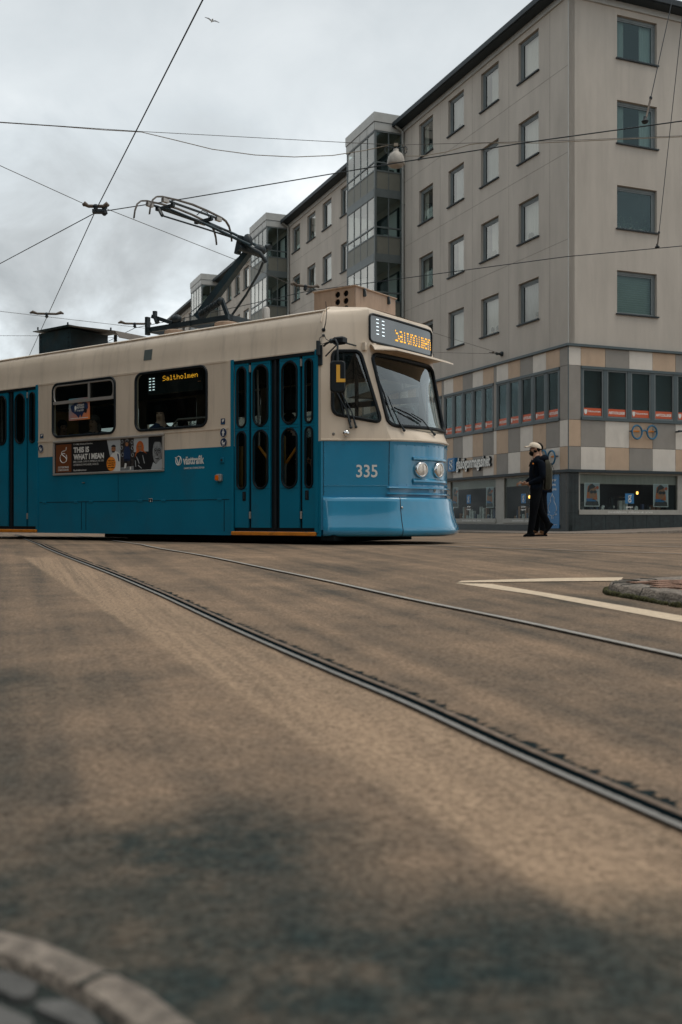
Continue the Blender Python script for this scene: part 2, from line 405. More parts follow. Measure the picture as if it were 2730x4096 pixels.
# side walls -------------------------------------------------------
holes = [[(a, DZ0), (b, DZ0), (b, DZ1), (a, DZ1)] for a, b in DOORS] + [rrect(w[0], w[1], WZ0, WZ1, 0.12) for w in WINS]
mb = MB()
panel(mb, [(XB, .115), (0, .115), (0, 2.62), (XB, 2.62)], holes, lambda a, b, d: (a, d, b), 0.05, blue_cream,
      lines=[[(XB, BELT), (DOORS[1][0], BELT)], [(DOORS[1][1], BELT), (DOORS[0][0], BELT)], [(DOORS[0][1], BELT), (0, BELT)]])
mb.build('side_wall', tram)
far_holes = [rrect(a, b, 1.72, 2.56, 0.1) for a, b in ((-1.5, -0.07), (-3.05, -1.75), (-4.6, -3.3), (-6.15, -4.85), (-7.7, -6.4))]
mb = MB()
panel(mb, [(XB, .115), (0, .115), (0, 2.62), (XB, 2.62)], far_holes, lambda a, b, d: (a, WB - d, b), 0.05, blue_cream, lines=[[(XB, BELT), (0, BELT)]])
mb.build('side_wall', tram)
# roof -------------------------------------------------------------
mb = MB()
prof = PROF + [(WB - y, z) for y, z in PROF[::-1][1:]]
mb.loft([[(x, y, z) for y, z in prof] for x in [XB + (0 - XB)*i/12 for i in range(13)]], 'tram_cream', closed=False)
# body end
mb.add([(XB, 0, .165), (XB, WB, .165), (XB, WB, 2.62), (XB, 0, 2.62)], [(0, 1, 2, 3)], 'tram_cream')
mb.add([(XB, y, z) for y, z in prof], [tuple(range(len(prof)))], 'tram_cream')
mb.tube([(XB, .115, 3.155), (-.02, .115, 3.155)], .012, 'tram_cream', 5)
mb.build('roof', tram, smooth=40)
# nose -------------------------------------------------------------
sw = rquad([(0.2259, 2.5964), (0.7968, 2.6097), (0.9402, 1.6418), (0.1821, 1.7542)], 0.11, 6)
sw = [(a, z) for a, z in sw]
ws = rquad([(0.0057, 2.585), (.955, 2.585), (.965, 1.60), (0.0221, 1.60)], 0.10, 6)
nosemat = lambda a, z: 'tram_blue_gloss_lit' if z < BELT else 'tram_cream'
zl = [.3, .62, 1.36, BELT, 1.43, 1.53, 2.62, 2.66, 3.12, 3.18, 3.22]
mb = MB()
for far in (False, True):
    panel(mb, [(0, .2), (1, .2), (1, 3.22), (0, 3.22)], [sw], lambda a, b, d, far=far: nose_side(a, b, d, far), 0.03, nosemat,
          lines=[[(i/8, z) for i in range(9)] for z in (1.36, BELT, 1.43, 1.53, 2.62, 2.8, 2.98, 3.08, 3.15, 3.18)])
panel(mb, [(0, .2), (1, .2), (1, 3.22), (0, 3.22)], [ws], nose_front, 0.03, nosemat,
      lines=[[(i/16, z) for i in range(17)] for z in (.8, 1.36, BELT, 1.43, 1.53, 2.62, 2.66, 2.9, 3.12, 3.18)], grid=(16, 8))
ring = [nose_side(i/4, 3.22) for i in range(5)] + [nose_front(i/10, 3.22) for i in range(1, 11)] + [nose_side(i/4, 3.22, far=True) for i in range(3, -1, -1)]
inner = [(x*.45, 1.325 + (y-1.325)*.5, 3.285) for x, y, z in ring]
mb.loft([ring, inner], 'tram_cream', closed=False)
mb.add(inner, [tuple(range(len(inner)))], 'tram_cream')
riv = [nose_side(.055, .72+.075*i, 0) for i in range(9)] + [nose_side(.99, .85+.075*i, 0) for i in range(7)] + [nose_side(.1+.11*i, 1.345, 0) for i in range(8)] + [nose_side(.1+.11*i, .80, 0) for i in range(8)] + [nose_front(.06+.08*i, 1.345, 0) for i in range(12)] + [nose_front(.06+.08*i, .81, 0) for i in range(12)]
for p in riv: mb.ball(p, (.008, .008, .008), 'tram_blue_gloss_lit', 6, 4)
mb.tube([nose_side(.035, z, -.001) for z in (.66, 1.385)], .004, 'black_rubber', 4)
mb.tube([nose_side(.985, z, -.001) for z in (.80, 1.385)], .004, 'black_rubber', 4)
mb.tube([nose_side(a, .792, -.001) for a in (.035, .985)], .004, 'tram_blue', 4)
mb.build('nose', tram, smooth=24)
# window posts and mouldings --------------------------------------
mb = MB()
mb.box(DOORS[1][1]+.02, WINS[1][0]-.02, -.010, 0, 1.642, 1.662, 'tram_cream'); mb.box(WINS[0][0]-.9, DOORS[0][0]-.07, -.010, 0, 1.642, 1.662, 'tram_cream')
mb.box(DOORS[1][1]+.02, DOORS[0][0]-.10, -.007, 0, 2.602, 2.628, 'tram_cream')
for i in (0, 1):
    for x in DOORS[i]:
        mb.box(x-.028, x+.028, -.012, .0, DZ0-.01, DZ1+.02, 'tram_blue')
mb.tube([nose_side(a, 1.405, -.004) for a in [i/8 for i in range(9)]], .014, 'tram_cream', 6)
mb.tube([nose_front(b/20, 1.41, -.004) for b in range(21)], .014, 'tram_cream', 6)
mb.build('moulding', tram, smooth=40)
# joints between the skirt hatches ---------------------------------
mb = MB(); zs = .628
x150, x900 = DOORS[1][1] + .06, DOORS[0][0] - .06
J = 'black_rubber'
mb.box(x150, x900, -.004, 0, zs-.0035, zs+.0035, J)
for px in (-6.0312, -4.8973, -4.7857, -1.7516): mb.box(px-.004, px+.004, -.004, 0, .17, zs, J)
for px in (-4.0121,): mb.box(px-.002, px+.002, -.003, 0, zs, 1.06, J)
mb.build('hatch_joint', tram)
mb = MB()
for px in (-5.8435, -5.0286, -4.6506, -3.5034, -2.9976, -1.8398):
    mb = MB(); mb.bbox(px-.045, px+.045, -.014, 0, zs-.018, zs+.02, 'tram_blue', .004); mb.build('hatch_hinge', tram)
mb = MB()
mb.bbox(-4.8662, -4.8104, -.02, 0, .93, .945, 'steel', .003)
mb.build('hatch_latch', tram)
# side windows -----------------------------------------------------
def loop3(loop, y): return [(a, y, b) for a, b in loop]
for i, w in enumerate(WINS):
    f = MB(); lp = rrect(w[0], w[1], WZ0, WZ1, 0.12, 7)
    f.tube(loop3(rrect(w[0]-.004, w[1]+.004, WZ0-.004, WZ1+.004, 0.124, 7), -.004), .021, 'black_rubber', 6, closed=True)
    fr = f.build('window', tram, smooth=50)
    p = MB(); p.poly(loop3(lp, .018), 'tram_glass'); p.build('pane', fr)
    if i == 1:
        s = MB(); zb = 2.275; xm = w[0] + .66*(w[1]-w[0]) - .1
        s.tube(loop3([q for q in rrect(w[0]+.03, w[1]-.03, zb, WZ1-.03, .095, 7) if q[1] > zb+.02], -.004)[::1], .014, 'aluminium', 6)
        s.box(w[0]+.02, w[1]-.02, -.018, .012, zb-.028, zb+.022, 'aluminium'); s.box(xm-.016, xm+.016, -.014, .012, zb, WZ1-.03, 'aluminium')
        s.build('sliding_sash', fr, smooth=50)
mb = MB()
for a, b in ((-1.5, -0.07), (-3.05, -1.75), (-4.6, -3.3), (-6.15, -4.85), (-7.7, -6.4)):
    mb.poly([(x, WB-.02, z) for x, z in rrect(a, b, 1.72, 2.56, .1)][::-1], 'tram_glass')
    mb.box(a, b, WB-.075, WB-.055, 2.15, 2.24 if a > -1.6 else 2.58, 'black_rubber')
mb.build('far_window', tram)
# doors ------------------------------------------------------------
def make_door(x0, x1, full):
    # the door part itself: header seal, threshold and the black rubber between the leaves
    f = MB(); w = x1 - x0; k = w/1.53
    f.box(x0+.02, x1-.02, .0, .05, DZ1-.045, DZ1-.003, 'black_rubber')
    f.box(x0+.02, x1-.02, .03, .07, DZ0, DZ0+.05, 'black_rubber')
    lv = [(x0+.03, x0+.295), (x0+.345, x0+.695), (x0+.865, x0+1.215), (x0+1.265, x1-.03)]
    for a, b in ((lv[0][1]-.01, lv[1][0]+.01), (lv[1][1]-.01, lv[2][0]+.01), (lv[2][1]-.01, lv[3][0]+.01)):
        f.box(a, b, .045, .06, DZ0+.03, DZ1-.03, 'black_rubber')
    xm = (lv[1][1]+lv[2][0])/2
    f.tube([(xm, .03, DZ0+.04), (xm, .03, DZ1-.05)], .024, 'black_rubber', 8)
    d = f.build('door', tram)
    st = MB(); st.bbox(x0+.0, x1-.0, -.035, .05, .118, .172, 'orange_paint', .008); st.build('step', d)
    for n, (a, b) in enumerate(lv):
        m = .052 if n in (0, 3) else .045
        lo = [rrect(a+m, b-m, 1.655, 2.50, .15, 7)]
        if full: lo.append(rrect(a+m, b-m, .775, 1.585, .15, 7))
        q = MB(); panel(q, [(a, .225), (b, .225), (b, 2.555), (a, 2.555)], lo, lambda u, v, dd: (u, .012+dd, v), .03, lambda u, v: 'tram_blue')
        if full:
            for z in (.772, 1.60, 1.64, 2.52): q.box(a+.015, b-.015, .009, .012, z-.003, z+.0, 'black_rubber')
        q.build('leaf', d)
        for l in lo:
            g = MB(); g.tube(loop3(l, .008), .016, 'black_rubber', 6, closed=True); g.build('gasket', d, smooth=60)
            g = MB(); g.poly(loop3(l, .026), 'tram_glass'); g.build('pane', d)
    for a, b in ((lv[0][1]-.11, lv[0][1]-.05), (lv[3][0]+.05, lv[3][0]+.11)):
        h = MB(); h.bbox(a, b, -.0, .02, .605, .735, 'black_rubber', .006); h.bbox(a+.018, b-.018, -.006, .01, .63, .71, 'black_metal', .004)
        if full: h.build('handle', d)
    for xx in (lv[0][1]+.028, lv[2][1]+.028):
        for zz in (.40, 2.47): g = MB(); g.bbox(xx-.014, xx+.014, .002, .045, zz-.05, zz+.05, 'aluminium', .004); g.build('hinge', d)
    return d
door = make_door(DOORS[0][0], DOORS[0][1], True)
make_door(DOORS[1][0], DOORS[1][1], False)
# cab glass --------------------------------------------------------
fr = MB(); fr.tube([nose_side(a, z, -.004) for a, z in sw], .024, 'black_rubber', 6, closed=True); fr = fr.build('cab_window', tram, smooth=60)
mb = MB(); mb.poly([nose_side(a, z, .012) for a, z in sw], 'cab_glass'); mb.build('pane', fr)
fr = MB(); fr.tube([nose_side(a, z, -.004, True) for a, z in sw], .024, 'black_rubber', 6, closed=True); fr = fr.build('cab_window', tram, smooth=60)
mb = MB(); mb.poly([nose_side(a, z, .012, True) for a, z in sw], 'windscreen_glass'); mb.build('pane', fr)
wsd = []
for i in range(len(ws)):
    p, q = Vector(ws[i]), Vector(ws[(i+1) % len(ws)]); k = max(1, int((q-p).length/.08))
    wsd += [tuple(p + (q-p)*j/k) for j in range(k)]
fr = MB(); fr.tube([nose_front(b, z, -.006) for b, z in wsd], .026, 'black_rubber', 6, closed=True); wsf = fr.build('windscreen', tram, smooth=60)
mb = MB(); panel(mb, wsd, [], lambda b, z, d: nose_front(b, z, .014+d), 0, lambda a, b: 'windscreen_glass', grid=(16, 10)); mb.build('pane', wsf, smooth=60)
# lower front: ledges, headlight recess, rivets ---------------------
mb = MB()
for z in (.765, .685):
    ring0 = [nose_side(a, z, 0) for a in (.96, .98, 1)] + [nose_front(b/24, z, 0) for b in range(1, 25)]
    rings = []
    for (dz, o) in ((.010, .0), (.012, .03), (.004, .042), (-.008, .042), (-.012, .0)):
        rings.append([nose_side(a, z+dz, -o) for a in (.96, .98, 1)] + [nose_front(b/24, z+dz, -o) for b in range(1, 25)])
    mb.loft(rings, 'tram_blue_gloss_lit', closed=False)
mb.build('bumper_ledge', tram, smooth=30)
mb = MB()
def plan(t, z, o):        # t 0..3 round the whole nose
    if t <= 1: return nose_side(t, z, -o)
    if t <= 2: return nose_front(t-1, z, -o)
    return nose_side(3-t, z, -o, True)
ts = [.03 + i*.0485 for i in range(21)] + [1.0 + i/20 for i in range(1, 21)] + [2 + i*.0485 for i in range(1, 21)]
bp = [(-.02,.64),(.035,.636),(.055,.622),(.062,.58),(.072,.46),(.098,.33),(.122,.25),(.135,.195),(.128,.15),(.10,.125),(.04,.11),(-.06,.11)]
def boff(t, o):           # rounds the ends of the bumper, swells towards the middle of the front
    k = min(1, (t-.0)/.10, (3-t)/.10); c = 1 + .45*max(0, 1-abs(t-1.5)/.9)
    return o*math.sqrt(max(0, k))*c if o > 0 else o
def bpt(t, o, z):
    p = Vector(plan(min(max(t, .001), 2.999), .5, 0)); e = .06
    q = Vector(plan(min(t+e, 2.999), .5, 0)) - Vector(plan(max(t-e, .001), .5, 0)); nn = Vector((q.y, -q.x, 0)).normalized()
    return tuple(p + nn*boff(t, o) + Vector((0, 0, z-.5)))
mb.loft([[bpt(t, o, z) for t in ts] for o, z in bp], 'tram_blue_gloss_lit', closed=False)
mb.add([bpt(ts[0], o, z) for o, z in bp], [tuple(range(len(bp)))], 'tram_blue_gloss_lit')
bump = mb.build('bumper', tram, smooth=50)
mb = MB()
for t in (1.065, 1.935):
    mb.tube([bpt(t, o+.0005, z) for o, z in bp[1:-1]], .005, 'black_rubber', 5)
mb.build('bumper_joint', bump)
mb = MB()
for t, z in ((1.075, .50), (.07, .35), (1.93, .5)):
    p = bpt(t, .068, z); q = bpt(t, .085, z); mb.lathe([(.014, 0), (.014, .012), (.009, .016)], p, Vector(q)-Vector(p), 'steel', 8)
mb.build('bolt', bump)
# raised headlight surround
mb = MB()
HB = (0.2045, 0.6673)
HZ = (1.1591, 0.8622)
b0, b1 = HB[0]-.01, max(HB[1], HB[0]+.5)
def sweep(profile):      # (z, outset) along b0..b1
    mb.loft([[nose_front(b0 + (b1-b0)*i/14, z, -o) for i in range(15)] for z, o in profile], 'tram_blue_gloss_lit', closed=False)
sweep([(HZ[0]+.03, .0), (HZ[0]+.018, .03), (HZ[0]-.006, .03), (HZ[0]-.022, .0)])
sweep([(HZ[1]+.035, .0), (HZ[1]+.012, .028), (HZ[1]-.01, .032), (HZ[1]-.05, .0)])
mb.build('headlight_surround', tram, smooth=30)
for px, py in ((0.2783, 1.0168), (0.5179, 1.0228)):
    o = Vector(nose_front(px, py, 0)); n = (Vector(nose_front(px, py, -1)) - o).normalized(); n = (n + Vector((.25, 0, 0))).normalized()
    h = MB(); h.lathe([(.105, -.05), (.112, .0), (.112, .03), (.100, .045), (.092, .046), (.090, .036)], o, n, 'chrome', 24)
    h = h.build('headlight', tram, smooth=40)
    g = MB(); g.lathe([(.091, .030), (.080, .040), (.05, .048), (.02, .051), (0, .0515)], o, n, 'lamp_glass', 24); g.build('lens', h, smooth=60)
    g = MB(); g.tube([tuple(o + n*.053 + Vector((0, 0, dz))) for dz in (-.07, .07)], .003, 'chrome', 4); g.build('lens_rib', h)
# destination box ---------------------------------------------------
sgl = rquad([(-0.0017-.0, 3.125), (.975, 3.125), (.97, 2.745), (-0.0049, 2.745)], .06, 5)
sgd = []
for i in range(len(sgl)):
    p, q = Vector(sgl[i]), Vector(sgl[(i+1) % len(sgl)]); k = max(1, int((q-p).length/.1))
    sgd += [tuple(p + (q-p)*j/k) for j in range(k)]
fr = MB(); fr.tube([nose_front(b, z, -.006) for b, z in sgd], .016, 'black_rubber', 6, closed=True); sg = fr.build('destination_sign', tram, smooth=60)
pm('sign_glass_face', (0.045, 0.058, 0.062), 0.12, var=0.05, spec=0.9, coat=0.7)
mb = MB(); panel(mb, sgd, [], lambda b, z, d: nose_front(b, z, -.004-d), 0, lambda a, b: 'sign_glass_face', grid=(10, 4)); mb.build('display_panel', sg, smooth=60)
mb = MB(); fmap = lambda b, z: nose_front(b, z, -.010)
led(mb, 'Saltholmen', fmap, .36, 2.835, .59, .235, (2, 3, 4, 5, 6), 'led_amber')
for i in range(5):
    for b in (.085, .165):
        z = 2.855 + i*.05 + (.006 if b < .1 else 0)
        mb.poly([fmap(b, z), fmap(b+.034, z), fmap(b+.034, z+.011), fmap(b, z+.011)], 'led_white')
mb.build('lettering', sg)
# sun visor over the windscreen
mb = MB(); rows = []
for (o, z0, dz) in ((.0, 2.690, 0), (.10, 2.700, 0), (.22, 2.672, 0), (.31, 2.632, 0), (.315, 2.615, 0), (.22, 2.650, 0), (.10, 2.676, 0), (.0, 2.664, 0)):
    rows.append([(nose_front(b, 2.66)[0] + o*(min(1, .25 + (b+.02)*6) if b < .125 else 1), nose_front(b, 2.66)[1] + .04*o*(2*b-1), z0) for b in [-.01 + 1.04*i/16 for i in range(17)]])
mb.loft(rows, 'tram_cream', closed=False)
mb.build('sun_visor', tram, smooth=30)
mb = MB()
for b in (.03, .5, .97): 
    p = nose_front(b, 2.69); mb.bbox(p[0]-.02, p[0]+.05, p[1]-.03, p[1]+.03, 2.68, 2.72, 'tram_cream', .005)
mb.box(-.0+nose_side(.86, 2.66)[0], nose_side(.86, 2.66)[0]+.05, nose_side(.86, 2.66)[1]-.03, nose_side(.86, 2.66)[1]+.02, 2.62, 2.72, 'tram_cream')
mb.build('visor_bracket', tram)
# wipers -------------------------------------------------------------
def wiper(pts, blade, r=.009):
    m = MB(); m.tube(pts, [.016] + [r]*(len(pts)-2) + [.007], 'black_metal', 6); m.ball(pts[0], (.022, .022, .022), 'black_metal', 8, 6)
    w = m.build('wiper', tram, smooth=60)
    m = MB(); m.tube(blade, .011, 'black_rubber', 5); m.build('blade', w, smooth=60)
S_ = lambda ab, d=-.03: nose_side(ab[0], ab[1], d)
F_ = lambda ab, d=-.035: nose_front(ab[0], ab[1], d)
wiper([S_((0.4514, 1.5716)), S_((0.402, 1.8063)), S_((0.2642, 2.0332)), S_((0.2368, 2.2073), -.02)], [S_((0.2323, 2.2743), -.025), S_((0.365, 1.712), -.02)])
wiper([S_((0.5284, 1.5787)), S_((0.4906, 1.7734)), S_((0.3375, 2.0408)), S_((0.2853, 2.1409), -.02)], [S_((0.2983, 2.1914), -.025), S_((0.4589, 1.6388), -.02)])
wiper([F_((0.1357, 1.5428)), F_((0.109, 1.6502)), F_((0.0831, 1.819)), F_((0.0631, 2.0051))], [F_((-0.0004, 2.2869), -.02), F_((0.0316, 2.0526), -.03), F_((0.0567, 1.7211), -.02)])
wiper([F_((0.4861, 1.5179)), F_((0.4308, 1.6111)), F_((0.3842, 1.7047)), F_((0.2676, 1.7863))], [F_((0.1041, 1.8519), -.02), F_((0.2356, 1.7758), -.03), F_((0.3623, 1.6811), -.02)])
# number, knob, small fittings on the nose --------------------------
mb = MB(); n0 = (0.5117, 0.9087); n1 = (0.821, 0.9159); n2 = (0.6717, 1.0729)
write(mb, '335', lambda a, b: nose_side(a, b, -.004), n0[0], n0[1], n2[1]-n0[1], 'white_print', width=n1[0]-n0[0], bold=.015)
mb.build('lettering', tram)
mb = MB(); p = (0.3685, 1.4905); o = Vector(nose_side(p[0], p[1])); n = (Vector(nose_side(p[0], p[1], -1))-o).normalized()
mb.lathe([(.012, 0), (.014, .02), (.034, .028), (.042, .05), (.03, .065), (0, .068)], o, n, 'chrome', 12)
mb.build('knob', tram, smooth=50)
mb = MB(); p = (0.1834, 1.483); o = Vector(nose_side(p[0], p[1]))
mb.lathe([(.02, -.002), (.02, .004), (.008, .005)], o, n, 'steel', 10)
mb.build('lock', tram)
mb = MB()
for (x, y), m, w_, h_ in (((0.4651, 0.7333), 'white_print', .05, .042), ((0.4651, 0.7333), 'black_print', .034, .032)):
    mb.poly([nose_front(x+a*w_/1.5, y+b*h_, -.006 if m == 'white_print' else -.009) for a, b in ((-.5,-.5),(.5,-.5),(.5,.5),(-.5,.5))], m)
mb.poly([nose_front(0.4651+a, 0.7333+b, -.012) for a, b in ((-.006,-.012),(.006,-.012),(.003,.012),(-.003,.012))], 'white_print')
mb.build('jack_mark', tram)
# mirror with yellow L, bracket, cables ------------------------------
def tl(px): return px
ML = -.15
mr = MB()
mc = Vector((0.388, -0.15, 2.197)); rot = Matrix.Rotation(-TRAM_RZ, 3, 'Z')
hw, hh = .100, .205
rings = []
for (dy, k) in ((.07, .80), (.06, .93), (.035, 1.0), (-.03, 1.0), (-.055, .95), (-.068, .84)):
    rings.append([tuple(mc + rot @ Vector((x*k, dy, z*(1-(1-k)*.5)))) for x, z in rrect(-hw, hw, -hh, hh, .045, 5)])
mr.loft(rings, 'black_rubber', True, True)
mirror = mr.build('mirror', tram, smooth=40)
mb = MB()
lpts = [(-.018, .145), (.030, .145), (.030, -.035), (.098, -.035), (.098, -.080), (-.018, -.080)]
mb.slab([tuple(mc + rot @ Vector((x, -.0735, z))) for x, z in lpts], tuple(rot @ Vector((0, .004, 0))), 'yellow_print')
mb.build('letter_sticker', mirror)
mb = MB()
J0 = Vector((0.2602, -0.12, 2.6799))
mb.tube([tuple(mc + rot @ Vector((0, 0, hh-.01))), (0.384, -0.15, 2.4803), (0.384, -0.15, 2.6267), (0.3442, -0.14, 2.6844), tuple(J0)], .014, 'black_metal', 7)
mb.tube([tuple(J0), (0.1328, -0.06, 2.6656), (0.0686, -0.03, 2.6467)], .014, 'black_metal', 7)
mb.tube([tuple(J0), (0.3416, -0.12, 2.6158), (0.1019, -0.03, 2.5105)], .010, 'black_metal', 7)
mb.tube([(0.3254, -0.12, 2.6795), (0.4265, -0.02, 2.6506), nose_side(.70, 2.675, -.02)], .011, 'black_metal', 7)
mb.bbox(-.068+.03, .03, -.024, 0, 2.3961, 2.6689, 'black_metal', .006)
mb.tube([(-.01, -.045, 2.53), (-.01, -.045, 2.72)], .03, 'black_metal', 8)
jb = Vector((0.3624, -0.06, 2.6843)); 
for dx in (0,): mb.bbox(jb.x-.10, jb.x+.08, jb.y-.06, jb.y+.06, jb.z-.05, jb.z+.045, 'black_rubber', .02)
mb.ball(tuple(J0), (.03, .03, .035), 'black_metal', 8, 6)
mb.build('mirror_arm', mirror, smooth=40)
mb = MB()
mb.tube([(0.0531, -0.004, 2.7952), (0.0399, -0.08, 2.7488), (0.0427, -0.1, 2.6925), (0.0816, -0.08, 2.6615), (0.2124, -0.1, 2.6813)], .005, 'black_rubber', 5)
mb.tube([(0.0572, -0.004, 2.7948), (0.1287, -0.06, 2.7289), (0.2124, -0.1, 2.6878)], .005, 'black_rubber', 5)
mb.lathe([(.018, 0), (.018, .02), (.008, .03)], (0.0273, 0.03, 2.7998), (0, -1, 0), 'black_rubber', 8)
mb.build('cable', mirror, smooth=60)
mb = MB()
mb.lathe([(.026, 0), (.026, .02), (.01, .04)], (0.0121, 0.05, 2.8781), (0, -1, 0), 'black_rubber', 8)
mb.tube([(0.0424, 0.01, 2.8685), (0.0868, -0.01, 2.9602), (0.1034, -0.01, 3.0912), (0.0943, -0.02, 3.2368)], [.008, .006, .005, .004], 'black_rubber', 5)
mb.build('antenna', tram, smooth=60)
mb = MB()
for p in (WORLD := [(-0.528, 0.9, 3.487)]): mb.lathe([(.06, -.25), (.06, .07), (.045, .10), (0, .108)], p, (0, 0, 1), 'aluminium', 12)
mb.lathe([(.06, -.2), (.06, .04), (.045, .07), (0, .078)], (-1.7317, 0.9, 3.4767), (0, 0, 1), 'aluminium', 12)
mb.build('roof_cap', tram, smooth=50)
mb = MB(); mb.tube([(-.035, y, z+.012) for y, z in PROF[3:]], .012, 'tram_cream', 5); mb.build('roof_seam', tram, smooth=60)
# pictograms, button, marker lamp, vent ------------------------------
P = lambda x, z, d=-.004: (x, d, z)
def disc(mb, cx, cz, r, mat, d=-.004, n=24): mb.poly([P(*q, d) for q in ellipse(cx, cz, r, r, n)], mat)
def pram(mb, cx, cz, r):
    disc(mb, cx, cz, r*1.08, 'white_print', -.0135); disc(mb, cx, cz, r, 'navy_print', -.0155)
    mb.poly([P(cx + r*a, cz + r*b, -.018) for a, b in [(-.55, .0)] + [(-.0 + .55*math.cos(R(180+18*k)), .0 + .42*math.sin(R(180+18*k))) for k in range(11)]], 'white_print')
    mb.poly([P(cx + r*a, cz + r*b, -.0181) for a, b in [(-.1, .05)] + [(-.1 + .48*math.cos(R(90+9*k)), .05+.48*math.sin(R(90+9*k))) for k in range(11)]], 'white_print')
    mb.poly([P(cx + r*a, cz + r*b, -.018) for a, b in ((.5, .0), (.72, .3), (.66, .34), (.45, .05))], 'white_print')
    for q in (-.28, .22): mb.tube([P(cx + r*q + x, cz - r*.58 + z, -.018) for x, z in ellipse(0, 0, r*.15, r*.15, 12)], r*.035, 'white_print', 4, closed=True)
def camera_mark(mb, x0, x1, z0, z1):
    mb.poly([P(x0, z0, -.005), P(x1, z0, -.005), P(x1, z1, -.005), P(x0, z1, -.005)], 'navy_print'); w = x1-x0; h = z1-z0
    mb.poly([P(x0+w*a, z0+h*b, -.007) for a, b in ((.25, .55), (.6, .45), (.85, .75), (.75, .9), (.3, .8))], 'white_print')
    mb.poly([P(x0+w*a, z0+h*b, -.007) for a, b in ((.4, .35), (.55, .35), (.5, .5), (.42, .5))], 'white_print')
    mb.poly([P(x0+w*a, z0+h*b, -.007) for a, b in ((.15, .10), (.85, .10), (.85, .2), (.15, .2))], 'blue_print')
mb = MB(); c = (-1.8152, -1.7321, 1.7091, 1.7956); camera_mark(mb, *c)
q = (-1.7565, 0.0, 1.5893); r_ = .062
disc(mb, q[0], q[2], r_*1.08, 'white_print', -.0135); disc(mb, q[0], q[2], r_, 'navy_print', -.0155)
disc(mb, q[0], q[2]+r_*.62, r_*.17, 'white_print', -.018, 12)
mb.poly([P(q[0]+r_*a, q[2]+r_*b, -.018) for a, b in ((-.25,.4),(.25,.4),(.45,-.1),(.3,-.1),(.2,.15),(.28,-.75),(.1,-.75),(0,-.2),(-.1,-.75),(-.28,-.75),(-.2,.15),(-.3,-.1),(-.45,-.1))], 'white_print')
q = (-1.7516, -0.0, 1.4487); pram(mb, q[0], q[2], .062)
c = (-5.9505, -5.8835, 1.7105, 1.7822); camera_mark(mb, c[0]-.01, c[1]+.01, c[2], c[3])
q = (-5.9304, -0.0, 1.534); pram(mb, q[0], q[2], .066)
mb.build('pictogram', tram)
mb = MB(); c = (-1.8299, -1.7468, 1.1511, 1.2377); mb.bbox(c[0], c[1], -.018, 0, c[2], c[3], 'tram_blue', .012); mb.lathe([(.022, 0), (.02, .006), (.0, .008)], ((c[0]+c[1])/2, -.018, (c[2]+c[3])/2), (0, -1, 0), 'black_metal', 12); mb.build('door_button', tram, smooth=40)
mb = MB(); c = (-1.8791, -1.7809, 0.8961, 0.99); mb.bbox(c[0], c[1], -.05, 0, c[2]-.005, c[3]+.005, 'aluminium', .01); mk = mb.build('marker_lamp', tram, smooth=40)
mb = MB(); mb.bbox(c[0]-.006, (c[0]+c[1])/2+.01, -.058, -.012, c[2]+.008, c[3]-.012, 'lens_amber', .006); mb.build('lens', mk, smooth=40)
mb = MB(); c = (-3.453, -3.2755, 2.789, 2.9541)
mb.add([(c[0], yprof(c[2])-.004, c[2]), (c[1], yprof(c[2])-.004, c[2]), (c[1], yprof(c[3])-.004, c[3]), (c[0], yprof(c[3])-.004, c[3])], [(0, 1, 2, 3)], 'vent_grey'); mb.build('roof_vent', tram)
mb = MB(); c = (-3.3141, -3.237, 0.6384, 0.6652); mb.poly([P(c[0], c[2]-.03), P(c[1], c[2]-.03), P(c[1], c[3]), P(c[0], c[3])], 'white_print'); xm = (c[0]+c[1])/2; mb.poly([P(c[0]+.004, c[2]-.03, -.006), P(c[1]-.004, c[2]-.03, -.006), P(c[1]-.004, c[3]-.006, -.006), P(c[0]+.004, c[3]-.006, -.006)], 'black_print'); mb.poly([P(xm-.012, c[2]-.03, -.008), P(xm+.012, c[2]-.03, -.008), P(xm, c[3]-.012, -.008)], 'white_print'); mb.build('jack_mark', tram)
# operator lettering --------------------------------------------------
mb = MB(); a = (-2.5788, 0.0, 1.144); b = (-2.1482, -0.0, 1.1522); t_ = (-2.3667, -0.0, 1.2664)
SP = lambda x, z: (x, -.004, z)
write(mb, 'västtrafik', SP, a[0], a[2]+.018, .118, 'white_print', width=b[0]-a[0], bold=.035)
write(mb, 'I SAMARBETE MED GÖTEBORGS SPÅRVÄGAR', SP, a[0]+.015, a[2]-.055, .026, 'white_print', width=(b[0]-a[0])*.98, bold=.02)
c = (-2.673, 0.0, 1.218)
mb.tube([SP(*q) for q in ellipse(c[0], c[2], .060, .066, 24)], .0075, 'white_print', 4, closed=True)
mb.poly([SP(c[0]+x, c[2]+z) for x, z in ((-.085, .055), (-.05, .052), (-.025, .030), (-.0, -.03), (.028, .045), (.05, .05), (.018, -.062), (-.015, -.062), (-.045, .02))], 'white_print')
mb.build('lettering', tram)
